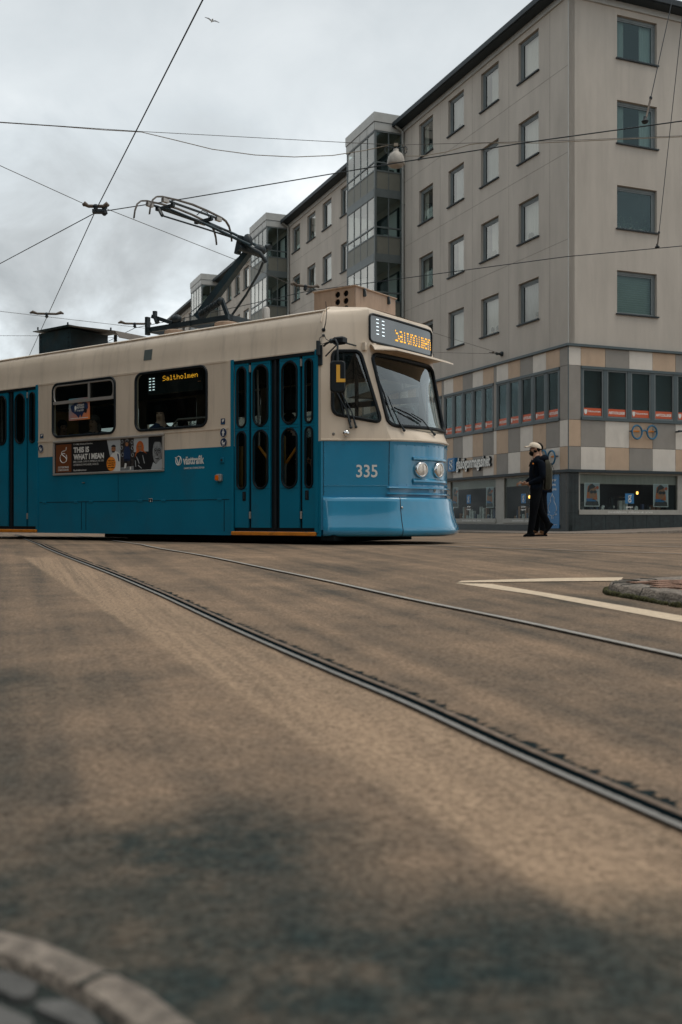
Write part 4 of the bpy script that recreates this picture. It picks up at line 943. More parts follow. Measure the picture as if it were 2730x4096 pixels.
    t.links.new(mth('MULTIPLY_ADD', fine, .6, mth('MULTIPLY', grit, .4)), gr.inputs['Value'])
    mm = t.nodes.new('ShaderNodeVectorMath'); mm.operation = 'SCALE'; t.links.new(colr, mm.inputs[0]); t.links.new(gr.outputs[0], mm.inputs['Scale'])
    t.links.new(mm.outputs[0], b.inputs['Base Color'])
    bp = t.nodes.new('ShaderNodeBump'); bp.inputs['Strength'].default_value = .9; bp.inputs['Distance'].default_value = .006
    t.links.new(mth('MULTIPLY_ADD', fine, 1.0, mth('MULTIPLY', mid, .6)), bp.inputs['Height']); t.links.new(bp.outputs[0], b.inputs['Normal'])
    M[name] = m
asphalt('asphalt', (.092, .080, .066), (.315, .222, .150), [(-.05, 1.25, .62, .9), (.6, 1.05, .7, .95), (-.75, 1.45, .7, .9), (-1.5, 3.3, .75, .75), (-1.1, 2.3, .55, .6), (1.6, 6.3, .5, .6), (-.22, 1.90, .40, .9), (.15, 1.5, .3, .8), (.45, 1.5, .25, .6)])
pm('kerb_granite', (.235, .20, .165), .85, var=.55, vscale=34, bump=1.0, bscale=70)
pm('paving_grey', (.105, .105, .10), .85, var=.3, vscale=14, bump=.5, bscale=80)
pm('joint_dark', (.018, .026, .024), .95)
pm('moss', (.055, .055, .018), .95, var=.5, vscale=30, bump=1.0, bscale=60)
pm('brick_paving', (.27, .155, .105), .85, var=.35, vscale=18, bump=.5, bscale=60)
pm('road_paint', (.66, .53, .38), .65, var=.16, vscale=22, bump=.4, bscale=150)
pm('pavement_stone', (.20, .165, .135), .85, var=.2, vscale=4)
pm('rail_head', (.22, .215, .20), .6, metal=.0, spec=.25, var=.2, vscale=14, streak=(1, 1, 1))
pm('rail_groove', (.004, .008, .010), 1.0, spec=0.0)
pm('seam_tar', (.012, .020, .022), 1.0, spec=0.05, var=.5, vscale=30)
ys = [-40, -15, -6, -2] + [i*.5 for i in range(0, 27)] + [13.3, 15, 18, 22, 26, 30, 34, 36, 45, 70, 120, 300, 900]
xs = [-900, -300, -100, -40, -20, -10, -5, 0, 5, 10, 20, 40, 100, 300, 900]
mb = MB(); ys = sorted(set(ys))
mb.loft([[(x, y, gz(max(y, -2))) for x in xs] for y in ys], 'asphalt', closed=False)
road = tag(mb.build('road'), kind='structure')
def strip_xy(poly, up, mat, mb, nseg=14):
    """a sheet on the road between two edge lines: poly = (left pts, right pts) as (x, y)"""
    l, r_ = poly; n = len(l); vs = []; fs = []
    for p, q in zip(l, r_):
        for x, y in (p, q): vs.append((x, y, gz(y) + up))
    for i in range(n-1): fs.append((2*i, 2*i+1, 2*i+3, 2*i+2))
    mb.add(vs, fs, mat)
rnd = random.Random(3)
def resample(pts, k=10):
    o = []
    for p, q in zip(pts, pts[1:]):
        o += [(p[0]+(q[0]-p[0])*i/k, p[1]+(q[1]-p[1])*i/k) for i in range(k)]
    return o + [pts[-1]]
# grooved tram rails
def rail_path(pts): return resample(pts, 16)
pm('rust_lip', (.17, .125, .09), .8, var=.4, vscale=25)
pm('rail_worn', (.36, .35, .325), .55, spec=.3, var=.2, vscale=14)
def rail(name, pts, head, seed, flip=1, tar=True, steel='rail_head'):
    """head: width of the polished running edge; the flangeway and a ragged tar seam lie on its far side"""
    P2 = rail_path(pts); rn = random.Random(seed); mb = MB()
    def nrm_(i):
        p, q = P2[max(i-1, 0)], P2[min(i+1, len(P2)-1)]; d = Vector((q[0]-p[0], q[1]-p[1])).normalized(); return Vector((d.y, -d.x))*flip
    def band(o0, o1, up, mat, jag=0.0):
        l = []; r_ = []
        for i, p in enumerate(P2):
            n = nrm_(i); a = o0; c = o1 + (rn.uniform(-jag*.3, jag) if jag else 0)
            l.append((p[0]+n.x*a, p[1]+n.y*a)); r_.append((p[0]+n.x*c, p[1]+n.y*c))
        strip_xy((l, r_), up, mat, mb)
    band(-head/2, head/2, .0105, steel, .002); k = 1 if tar else .35
    band(head/2, head/2+.034*k, .0085, 'rail_groove')
    if tar: band(head/2+.034, head/2+.057, .0105, 'rust_lip', .002); band(head/2+.057, head/2+.068, .0085, 'seam_tar', .04)
    return tag(mb.build(name), kind='structure')
r1 = [(0.6817, 1.9887), (0.4455, 2.549), (0.2086, 3.1821), (0.0, 3.6506), (-0.3626, 4.5117), (-0.6797, 5.2865), (-1.1927, 6.5869), (-1.8956, 8.2766), (-2.9751, 10.7309), (-3.9233, 12.9649), (-5.0798, 16.1176), (-6.1296, 19.0687), (-8.092, 24.616)]
r1 = [(2*r1[0][0]-r1[1][0], 2*r1[0][1]-r1[1][1])] + r1
r2 = [(1.4024, 4.0912), (1.2634, 4.4443), (0.924, 5.2865), (0.4184, 6.3828), (-0.0455, 7.5529), (-0.6157, 8.8511), (-1.4981, 10.9057), (-2.4319, 12.6584), (-3.672, 15.928), (-6.0237, 22.5647)]
r2 = [(3*r2[0][0]-2*r2[1][0], 3*r2[0][1]-2*r2[1][1]), (2*r2[0][0]-r2[1][0], 2*r2[0][1]-r2[1][1])] + r2
def smooth_xy(p):
    for _ in range(2): p = [p[0]] + [((a[0]+2*b[0]+c[0])/4, (a[1]+2*b[1]+c[1])/4) for a, b, c in zip(p, p[1:], p[2:])] + [p[-1]]
    return p
rail('rail', smooth_xy(resample(r1, 4)), .022, 1); rail('rail', smooth_xy(resample(r2, 4)), .034, 2, -1, tar=False, steel='rail_worn')
def tw(x, y):     # tram frame -> street
    cth, sth = math.cos(TRAM_RZ), math.sin(TRAM_RZ); return (TRAM_LOC[0] + x*cth - y*sth, TRAM_LOC[1] + x*sth + y*cth)
for y in (.57, 2.02):
    rail('rail', [tw(-26, y), tw(-12, y), tw(-4, y), tw(2, y), tw(7, y+.25), tw(14, y+1.2)], .04, 5, tar=False)
# painted wedge ahead of the island
mb = MB()
lo = ([(1.1272, 7.4687), (1.5569, 6.398), (1.8867, 5.5038)], [(0.8625, 7.5317), (1.2877, 6.6855), (1.791, 5.2247)])
lo = ([lo[0][0]] + [lo[0][1], lo[0][2], (2*lo[0][2][0]-lo[0][1][0], 2*lo[0][2][1]-lo[0][1][1])], [lo[1][0], lo[1][1], lo[1][2], (2*lo[1][2][0]-lo[1][1][0], 2*lo[1][2][1]-lo[1][1][1])])
strip_xy(([p for p in resample(lo[0], 6)], [p for p in resample(lo[1], 6)]), .003, 'road_paint', mb)
up_ = (resample([(0.9327, 7.7051), (1.7225, 7.9569), (2.2763, 8.0285)], 6), resample([(0.882, 7.5529), (1.6353, 7.661), (2.1614, 7.7051)], 6))
strip_xy(up_, .006, 'road_paint', mb)
tag(mb.build('road_marking'), kind='structure')
# traffic island ------------------------------------------------------
isl = thing('traffic_island', 'low traffic island with mossy granite kerb and brick top', 'traffic island', (2.6, 6.6, 0))
def off(p): return (p[0]-2.6, p[1]-6.6, p[2])
tip = [(2.0329, 5.9305, -0.1842), (1.8837, 6.4442, -0.1714), (1.8114, 6.6358, -0.1666)]
far_ = [(2.2218, 7.7948, -0.1376), (2.4303, 7.0897, -0.0553)]
out_ = [(2.75, 3.4), tip[0][:2], tip[1][:2], (tip[2][0]+.0, tip[2][1]+.02), (tip[2][0]+.03, tip[2][1]+.22), (tip[2][0]+.14, tip[2][1]+.40), (tip[2][0]+.32, tip[2][1]+.50), (3.4, 7.75), (4.6, 7.6), (5.2, 5.5), (4.6, 3.6), (3.6, 2.8)]
def ring_at(inset, up, wob=0.0, seed=1):
    rn = random.Random(seed); c = Vector((3.5, 5.6)); o = []
    pts = [Vector(p) for p in out_]; dense = []
    for p, q in zip(pts, pts[1:] + pts[:1]): dense += [p + (q-p)*i/6 for i in range(6)]
    n = len(dense)
    for i, p in enumerate(dense):
        t_ = (dense[(i+1) % n] - dense[i-1]).normalized(); nn = Vector((t_.y, -t_.x)); nn = nn if nn.dot(c - p) > 0 else -nn
        q = p + nn*(inset + rn.uniform(-wob, wob)); o.append(off((q.x, q.y, gz(q.y) + up + rn.uniform(-wob, wob)*.5)))
    return o
mb = MB(); mb.loft([ring_at(-.015, -.02, .004), ring_at(0, .030, .012, 2), ring_at(.010, .060, .009, 3), ring_at(.022, .072, .006, 4), ring_at(.17, .076, .004, 5), ring_at(.185, .064, .003, 6)], 'kerb_granite', True)
ra_, rb_, rc_, rd_ = ring_at(-.018, -.0), ring_at(.006, .042), ring_at(.022, .074), ring_at(.18, .0785)
for i in range(1, 72, 5): mb.tube([ra_[i], rb_[i], rc_[i], rd_[i]], .0035, 'joint_dark', 5)
mb.build('kerb', isl, smooth=45)
mb = MB(); mb.add(ring_at(.175, .066), [tuple(range(72))], 'joint_dark')
inner = [p[:2] for p in ring_at(.19, 0)]
for i in range(-14, 20):
    for j in range(-20, 26):
        x = i*.205 + (.1 if j % 2 else 0); y = j*.105
        cx, cy = x*math.cos(.5) - y*math.sin(.5), x*math.sin(.5) + y*math.cos(.5)
        if inpoly((cx, cy), inner):
            q = [(a*math.cos(.5) - b*math.sin(.5), a*math.sin(.5) + b*math.cos(.5)) for a, b in ((x-.09, y-.044), (x+.09, y-.044), (x+.09, y+.044), (x-.09, y+.044))]
            h = gz(cy + 6.6) + .077 + rnd.uniform(-.004, .004); mb.slab([(a, b, h-.02) for a, b in q], (0, 0, .02), 'brick_paving')
mb.build('brick_paving', isl)
mb = MB(); rr_ = ring_at(-.02, .0)
for i in range(len(rr_)):
    for k in range(7):
        a, b = rr_[i], rr_[(i+1) % len(rr_)]; u = rnd.random(); r0 = rnd.uniform(.010, .026)
        mb.ball((a[0]+(b[0]-a[0])*u, a[1]+(b[1]-a[1])*u, a[2]+rnd.uniform(.0, .018)), (r0, r0, r0*.8), 'moss', 6, 4)
tag(mb.build('moss', isl, smooth=60), kind='stuff')
# rounded pavement corner at the lower left ---------------------------
DZ = .10
ko = [(-0.4485, 1.3083), (-0.3931, 1.2811), (-0.3249, 1.2332), (-0.2705, 1.1889), (-0.2286, 1.151), (-0.1883, 1.109), (-0.1641, 1.0766)]
d0 = (ko[0][0]-ko[1][0], ko[0][1]-ko[1][1]); d9 = (ko[-1][0]-ko[-2][0], ko[-1][1]-ko[-2][1])
pre = []; p = ko[0]; a = math.atan2(d0[1], d0[0])
for i in range(8): a += .06 if i < 4 else 0; p = (p[0]+.14*math.cos(a), p[1]+.14*math.sin(a)); pre.append(p)
post = []; p = ko[-1]; a = math.atan2(d9[1], d9[0])
for i in range(8): a -= .10; p = (p[0]+.07*math.cos(a), p[1]+.07*math.sin(a)); post.append(p)
kp = smooth_xy(pre[::-1] + ko + post)
rn = random.Random(9)
def kin(off_, up, wob=.0):
    o = []
    for i, p in enumerate(kp):
        q0, q1 = kp[max(i-1, 0)], kp[min(i+1, len(kp)-1)]; d = Vector((q1[0]-q0[0], q1[1]-q0[1])).normalized(); n = Vector((-d.y, d.x)); n = -n if n.y > 0 or (abs(n.y) < 1e-3) else n
        n = Vector((d.y, -d.x)); off2 = off_ - .022; x, y = p[0]+n.x*off2, p[1]+n.y*off2
        o.append((x, y, gz(y) + up + rn.uniform(-wob, wob)))
    return o
mb = MB(); mb.loft([kin(-.012, -.01, .0), kin(-.004, .06, .003), kin(.012, .095, .003), kin(.03, .101, .002), kin(.066, .101, .002), kin(.072, .09), kin(.074, .06)], 'kerb_granite', closed=False)
for i in range(2, len(kp)-1, 3):
    mb.tube([kin(-.010, .0)[i], kin(.0, .085)[i], kin(.03, .1025)[i], kin(.068, .1025)[i]], .0035, 'joint_dark', 4)
tag(mb.build('kerb', smooth=50), kind='structure')
inn = kin(.074, .088)
mb = MB(); mb.add(inn + [(inn[-1][0]-.8, -.6, gz(0)+.088), (-2.6, -.6, gz(0)+.088), (-2.6, inn[0][1], gz(inn[0][1])+.088)], [tuple(range(len(inn)+3))], 'joint_dark')
poly_in = [p[:2] for p in kin(.084, 0)] + [(inn[-1][0]-.8, -.6), (-2.6, -.6), (-2.6, inn[0][1])]
for i in range(-14, 14):
    for j in range(-14, 14):
        an = -.62; sx_, sy_ = .118, .088; x0 = i*sx_ + (.05 if j % 2 else 0); y0 = j*sy_
        q = [(-.55 + a*math.cos(an)-b*math.sin(an), 1.05 + a*math.sin(an)+b*math.cos(an)) for a, b in rrect(x0, x0+sx_-.014, y0, y0+sy_-.014, .014, 2)]
        q = [v for v in q]
        k_in = [inpoly(v, poly_in) for v in q]
        if not any(k_in): continue
        if not all(k_in):
            qi = [v for v, k_ in zip(q, k_in) if k_]; c = (sum(v[0] for v in qi)/len(qi), sum(v[1] for v in qi)/len(qi))
            if not inpoly(c, poly_in): continue
            qq = []
            for v in q:
                u = v; 
                for s_ in range(12):
                    if inpoly(u, poly_in): break
                    u = (u[0]+(c[0]-u[0])*.12, u[1]+(c[1]-u[1])*.12)
                qq.append(u)
            q = qq
        h = gz(q[0][1]) + .094 + rn.uniform(-.002, .004)
        mb.slab([(a, b, h-.02) for a, b in q], (0, 0, .02), 'paving_grey')
tag(mb.build('pavement'), kind='structure')

# ------------------------------------------------------------------ apartment building
BLOC = (7.31, 32.0, 0.0); BRZ = math.atan2(.3758, .9267)
pm('render_wall', (.465, .424, .372), .9, var=.10, vscale=1.3, bump=.15, bscale=40, streak=(1, 1, .30))
pm('tile_tan', (.50, .365, .255), .7, var=.07, vscale=2); pm('tile_grey', (.27, .25, .222), .7, var=.07, vscale=2); pm('tile_white', (.64, .595, .53), .7, var=.06, vscale=2)
pm('frame_teal', (.060, .085, .092), .5, var=.1); pm('window_frame_grey', (.15, .175, .18), .5, var=.1); pm('eave_dark', (.012, .022, .028), .6)
pm('joint_line', (.19, .17, .15), .9)
pm('balcony_panel', (.165, .165, .135), .6, var=.08); pm('balcony_frame', (.105, .125, .125), .5); pm('metal_cap', (.40, .40, .375), .5, var=.08)
pm('curtain_white', (.55, .54, .50), .9, var=.18, vscale=7, streak=(8, 8, .25)); pm('curtain_beige', (.38, .31, .22), .9, var=.3, vscale=7, streak=(8, 8, .2)); pm('room_dark', (.014, .022, .022), .95, spec=.1, var=.3, vscale=1.5); pm('blind_green', (.30, .31, .25), .8, var=.06)
pm('granite_black', (.012, .020, .021), .4, var=.5, vscale=6, spec=.4); pm('shop_grey', (.33, .32, .285), .6, var=.1); pm('blind_beige', (.40, .36, .30), .7, var=.12, streak=(4, 4, .3), vscale=3)
pm('specs_blue', (.015, .13, .24), .35); pm('grille', (.06, .085, .085), .5, metal=.5)
pm('bulb', (.9, .5, .15), .4, emit=(1.0, .48, .10), estr=2.5); pm('stock_pale', (.62, .59, .53), .7, var=.5, vscale=9); pm('downpipe', (.30, .31, .29), .5)
weather('render_wall', (3.2, 3.2, .22), .0, .20, (.24, .215, .19), (.50, .74)); weather('tile_tan', (3, 3, 1.2), .0, .25, (.25, .19, .14)); weather('tile_grey', (3, 3, 1.2), .0, .25, (.15, .14, .125)); weather('tile_white', (3, 3, 1.2), .0, .25, (.36, .33, .29)); weather('kerb_granite', (7, 7, 7), .0, .6, (.09, .085, .07))
pm('curtain_sheer', (.68, .66, .61), .9, var=.10, vscale=5, streak=(8, 8, .25)); pm('curtain_grey', (.40, .40, .385), .9, var=.22, vscale=5, streak=(8, 8, .25))
bld = thing('apartment_building', 'beige rendered apartment block with tiled first floor and shop at the street corner', 'building', BLOC, BRZ)
LM = lambda o: (lambda t, z, d=0.0: (d - o, t, z))          # left façade: a = t along the street, outward is -x
RM = lambda o: (lambda v, z, d=0.0: (v, d - o, z))          # right façade
LT = lambda o: (lambda a, z: (-o, -a, z))                   # writing on the left façade (a = -t)
HEADS = [8.54 + 2.8*k for k in range(4)]; WH = 1.42
EAVE = 17.35; ZC = 5.97
LCOLS = [2.34, 4.93, 7.49, 10.07, 16.4, 18.85, 21.4, 23.75, 26.2, 31.9, 34.0, 36.05, 38.1, 40.2, 42.2, 46.5, 49, 51.5, 54, 56.5]
TOW = [12.30, 27.5, 42.7]; TL_ = 3.17; TD = 1.33
LCOLS = [c for c in LCOLS if not any(t0-.7 < c < t0+TL_+.65 for t0 in TOW)]
RCOLS = [(1.90, 3.52), (6.6, 8.2), (10.4, 12.0)]
lh = [(c-.63, c+.63, h-WH, h) for c in LCOLS for h in HEADS]; rh = [(a, b, h-WH, h) for a, b in RCOLS for h in HEADS]
rect = lambda q: [(q[0], q[2]), (q[1], q[2]), (q[1], q[3]), (q[0], q[3])]
mb = MB(); panel(mb, [(0, ZC), (58, ZC), (58, EAVE), (0, EAVE)], [rect(q) for q in lh], LM(0), .24, lambda a, b: 'render_wall')
panel(mb, [(0.001, ZC), (14, ZC), (14, EAVE), (.001, EAVE)], [rect(q) for q in rh], RM(0), .24, lambda a, b: 'render_wall')
mb.add([(14, 0, 0), (14, 30, 0), (14, 30, EAVE), (14, 0, EAVE)], [(0, 1, 2, 3)], 'render_wall'); mb.add([(0, 58, 0), (14, 58, 0), (14, 58, EAVE), (0, 58, EAVE)], [(0, 1, 2, 3)], 'render_wall')
mb.build('rendered_wall', bld)
mb = MB()
for h in HEADS[1:]:
    mb.box(-.003, .0, 0, 58, h-1.98, h-1.968, 'joint_line')
for t in (1.05, 3.6, 6.2, 8.8, 11.4): mb.box(-.0025, 0, t-.004, t+.004, ZC, EAVE, 'joint_line')
mb.box(-.012, .012, -.012, .012, ZC, EAVE, 'metal_cap')
mb.build('render_joint', bld)
mb = MB()
mb.slab([(-.45, -.45, EAVE), (14, -.45, EAVE), (14, 58, EAVE), (-.45, 58, EAVE)], (0, 0, .10), 'eave_dark')
mb.box(-.52, -.42, -.52, 58, EAVE+.02, EAVE+.20, 'eave_dark'); mb.box(-.52, 14, -.52, -.42, EAVE+.02, EAVE+.20, 'eave_dark')
mb.add([(-.5, -.5, EAVE+.15), (14, -.5, EAVE+.15), (7, 6, EAVE+2.6), (-.5, 58, EAVE+.15), (7, 58, EAVE+2.6), (14, 6, EAVE+2.6)], [(0, 1, 5, 2), (0, 2, 4, 3)], 'eave_dark')
mb.box(-.06, -.003, -.06, 58, EAVE-.20, EAVE-.003, 'metal_cap'); mb.box(-.003, 14, -.06, -.003, EAVE-.20, EAVE-.003, 'metal_cap')
mb.build('roof', bld)
def win(side, q, kind):
    mp = (LM if side == 'L' else RM); a, b, z0, z1 = q; fw = .065; f = MB()
    def bx(m_, u0, u1, w0, w1, d0, d1, mat):
        if side == 'L': m_.box(d0, d1, u0, u1, w0, w1, mat)
        else: m_.box(u0, u1, d0, d1, w0, w1, mat)
    for u0, u1, w0, w1 in ((a, b, z1-fw-.03, z1), (a, b, z0, z0+fw), (a, a+fw, z0+fw, z1-fw-.03), (b-fw, b, z0+fw, z1-fw-.03)): bx(f, u0+.001, u1-.001, w0+.001, w1-.001, .10, .17, 'window_frame_grey')
    ed = (b-fw-.10, b-fw) if side == 'L' else (b-fw-.08, b-fw)
    bx(f, ed[0], ed[1], z0+fw, z1-fw-.03, .115, .16, 'window_frame_grey')
    if side == 'L': bx(f, ed[0]-.012, ed[0], z0+fw, z1-fw-.03, .105, .12, 'frame_teal')
    bx(f, a+fw, ed[0], z1-fw-.075, z1-fw-.03, .115, .16, 'window_frame_grey')
    w = f.build('window', bld)
    p = MB(); m_ = mp(0); pq = [m_(a+fw, z0+fw, .135), m_(ed[0], z0+fw, .135), m_(ed[0], z1-fw-.075, .135), m_(a+fw, z1-fw-.075, .135)]
    p.poly(pq, 'building_glass' if side == 'L' else 'facade_glass'); p.build('pane', w)
    s = MB(); bx(s, a-.05, b+.05, z0-.045, z0-.002, -.07, .10, 'eave_dark'); s.build('sill', w)
    r_ = MB()
    if kind in ('curtain', 'half', 'blind', 'drape'):
        mat = {'curtain': rnd.choice(('curtain_white', 'curtain_white', 'curtain_sheer', 'curtain_grey')), 'half': 'curtain_white', 'blind': 'blind_green', 'drape': 'curtain_beige'}[kind]
        if kind == 'half': wdt = b - a; seg = [(a+fw, a+fw+.22*wdt), (b-fw-.3*wdt, b-fw)]
        else: kf = rnd.choice((0, 0, 0, .18, .3)); seg = [(a+fw, b-fw-kf*(b-a))]
        for u0, u1 in seg:
            n = 22; vs = []; fs = []
            for i in range(n+1):
                u = u0 + (u1-u0)*i/n; dd = .24 + (.018*math.sin(i*1.9) if kind != 'blind' else 0); vs += [m_(u, z0+.03, dd), m_(u, z1-.05, dd)]
            for i in range(n): fs.append((2*i, 2*i+1, 2*i+3, 2*i+2))
            r_.add(vs, fs, mat)
        if kind == 'blind':
            for i in range(16): bx(r_, a+fw, b-fw, z0+.1+.075*i, z0+.106+.075*i, .225, .235, 'curtain_white')
        r_.build('curtain', w)
    r_ = MB(); bx(r_, a-.1, b+.1, z0-.1, z1+.1, .75, .80, 'room_dark'); bx(r_, a-.1, a+.0, z0-.1, z1+.1, .25, .75, 'room_dark'); bx(r_, b, b+.1, z0-.1, z1+.1, .25, .75, 'room_dark'); bx(r_, a, b, z0-.1, z0, .25, .75, 'curtain_white'); bx(r_, a, b, z1, z1+.1, .25, .75, 'room_dark'); 
    if side == 'L' and rnd.random() < .5:
        for k in range(rnd.choice((1, 2))): u = rnd.uniform(a+.2, b-.25); r_.lathe([(.04, 0), (.06, .10), (.05, .11)], m_(u, z0+.035, .19), (0, 0, 1), 'tile_tan', 8); r_.ball(m_(u, z0+.22, .19), (.04, .10, .10), 'leaf_dark', 7, 5)
    if kind == 'plants':
        for k in range(40):
            u = rnd.uniform(a+.12, b-.1); h = rnd.uniform(.05, .5)*abs(math.sin(u*9)); r_.ball(m_(u, z0+.06+h, .30+rnd.uniform(-.05, .05)), (.04, .05, .05), 'leaf_dark', 5, 4)
        for k in range(3): r_.lathe([(.05, 0), (.07, .12)], m_(a+.3+.45*k, z0+.04, .3), (0, 0, 1), 'tile_tan', 8)
    r_.build('room', w)
    return w
pm('leaf_dark', (.03, .05, .022), .8)
seq = ['curtain', 'half', 'curtain', 'curtain', 'dark', 'curtain', 'half', 'curtain', 'curtain', 'dark', 'drape']
i = 0
for q in lh: win('L', q, rnd.choice(seq) if q[0] > 11 else ('curtain' if q[0] < 8 else 'half'))
for n, q in enumerate(rh): win('R', q, ['blind', 'plants', 'half', 'half'][n] if n < 4 else 'dark')
# cornice, tile cladding ----------------------------------------------
mb = MB(); mb.box(-.10, 0, -.10, 58, ZC-.05, ZC+.03, 'frame_teal'); mb.box(.0, 14, -.10, 0, ZC-.05, ZC+.03, 'frame_teal'); mb.build('cornice', bld)
ZA, ZW, ZB, ZD = 5.31, 3.56, 2.70, 1.95
TC = ['tile_grey', 'tile_tan', 'tile_white']
mb = MB(); mb.box(.02, .3, .02, 58, ZD, ZC-.05, 'joint_dark'); mb.box(.3, 14, .02, .3, ZD, ZC-.05, 'joint_dark')
g = .006
def ltile(t0, t1, z0, z1, mat): mb.box(-.02, .02, t0+g, t1-g, z0+g, z1-g, mat)
def rtile(v0, v1, z0, z1, mat): mb.box(v0+g, v1-g, -.02, .02, z0+g, z1-g, mat)
groups = []; edges = [(0, .452)]; t = .452
for gidx in range(11):
    wdt = (4.407-.452) if gidx == 0 else 3.84
    groups.append((t, t+wdt)); n = 5
    edges += [(t + wdt*k/n, t + wdt*(k+1)/n) for k in range(n)] + [(t+wdt, t+wdt+.2)]; t += wdt + .2
for k, (a, b) in enumerate(edges):
    if a > 57: break
    ltile(a, b, ZA, ZC-.05, TC[k % 3]); ltile(a, b, ZB, ZW, TC[(k+2) % 3]); ltile(a, b, ZD, ZB, TC[(k+1) % 3])
    if not any(a >= q[0]-.01 and b <= q[1]+.01 for q in groups): ltile(a, b, ZW, ZA, 'tile_grey')
redge = [(0, .463)] + [(.463+.955*k, .463+.955*(k+1)) for k in range(13)]
for k, (a, b) in enumerate(redge):
    rtile(a, b, ZA, ZC-.05, TC[(2-k) % 3]); rtile(a, b, ZB, ZW, TC[(1-k) % 3]); rtile(a, b, ZD, ZB, TC[-k % 3])
rtile(0, .463, ZW, ZA, 'tile_grey')
mb.box(-.024, .0, -.024, 0, ZD, ZC-.05, 'frame_teal')
mb.build('tile_cladding', bld)
def band(side, a, b, n, txt):
    f = MB()
    def bx(m_, u0, u1, w0, w1, d0, d1, mat):
        if side == 'L': m_.box(d0, d1, u0, u1, w0, w1, mat)
        else: m_.box(u0, u1, d0, d1, w0, w1, mat)
    bx(f, a, b, ZA-.09, ZA-.002, -.06, .05, 'frame_teal'); bx(f, a, b, ZW+.002, ZW+.10, -.07, .05, 'frame_teal')
    for k in range(n+1):
        u = a + (b-a)*k/n; bx(f, max(a, u-.075), min(b, u+.075), ZW+.10, ZA-.09, -.03, .05, 'frame_teal')
    w = f.build('ribbon_window', bld)
    fr2 = MB(); dec = []
    for k in range(n):
        u0 = a + (b-a)*k/n + .075; u1 = a + (b-a)*(k+1)/n - .075; z0, z1 = ZW+.10, ZA-.09
        for x0, x1, y0, y1 in ((u0, u1, z0, z0+.05), (u0, u1, z1-.05, z1), (u0, u0+.045, z0+.05, z1-.05), (u1-.045, u1, z0+.05, z1-.05)): bx(fr2, x0, x1, y0, y1, -.015, .045, 'window_frame_grey')
        p = MB(); m_ = (LM if side == 'L' else RM)(0); pq = [m_(u0, z0, .02), m_(u1, z0, .02), m_(u1, z1, .02), m_(u0, z1, .02)]; p.poly(pq, 'facade_glass'); p.build('pane', w)
        d = MB(); x0, x1, y0, y1 = u0+.05, u1-.05, z0+.06, z0+.30
        if side == 'L': mp = LT(-.012); s0, s1 = -x1, -x0
        else: mp = lambda v, z: (v, .012, z); s0, s1 = x0, x1
        ou = (Vector(mp(0, 0)) + (Vector((-.003, 0, 0)) if side == 'L' else Vector((0, -.003, 0))))
        mp2 = (lambda a_, z_: tuple(Vector(mp(a_, z_)) + (Vector((-.003, 0, 0)) if side == 'L' else Vector((0, -.003, 0)))))
        d.poly([mp(s0, y0), mp(s1, y0), mp(s1, y1), mp(s0, y1)], 'red_print')
        kk = (k + txt) % 2; wd = s1 - s0
        if kk: write(d, 'ARTCOLLEGE', mp2, s0+.04*wd, y0+.08, .08, 'white_print', width=.92*wd, bold=.04)
        else:
            write(d, 'Folkuniversitetet', mp2, s0+.24*wd, y0+.11, .06, 'white_print', width=.70*wd, bold=.02)
            d.poly([mp2(s0+wd*(.12+.08*x), y0+.12+.08*z) for x, z in ((-1, .9), (1, .9), (1, -.1), (.6, -.8), (0, -1.1), (-.6, -.8), (-1, -.1))], 'white_print')
        d.build('window_sticker', w)
    fr2.build('sash', w)
    r_ = MB(); bx(r_, a, b, ZW, ZA, 1.4, 1.45, 'room_dark'); bx(r_, a, b, ZA-.02, ZA+.05, .3, 1.4, 'shop_grey'); bx(r_, a, b, ZW-.05, ZW+.0, .3, 1.4, 'room_dark')
    for k in range(2 if side == 'L' else 1): bx(r_, a+.4+1.8*k, a+1.4+1.8*k, ZA-.14, ZA-.10, .6, .75, 'led_white')
    if side == 'L':
        for k in range(n): 
            if rnd.random() < .65: bx(r_, a+(b-a)*(k+.15)/n, a+(b-a)*(k+.85)/n, ZW+.15, ZA-.12-.4*rnd.random(), .28, .30, 'curtain_beige')
    for k in range(4): bx(r_, a+.3+k*.95, a+.9+k*.95, ZW+.05, ZW+.45+.3*rnd.random(), .5, .8, 'navy_print' if rnd.random() < .4 else 'room_dark')
    r_.build('room', w)
for k, (a, b) in enumerate(groups[:9]): band('L', a, b, 5, 1 if k % 2 == 0 else 0)
band('R', .463, .463+.955*6, 6, 0); band('R', .463+.955*7, .463+.955*13, 6, 1)
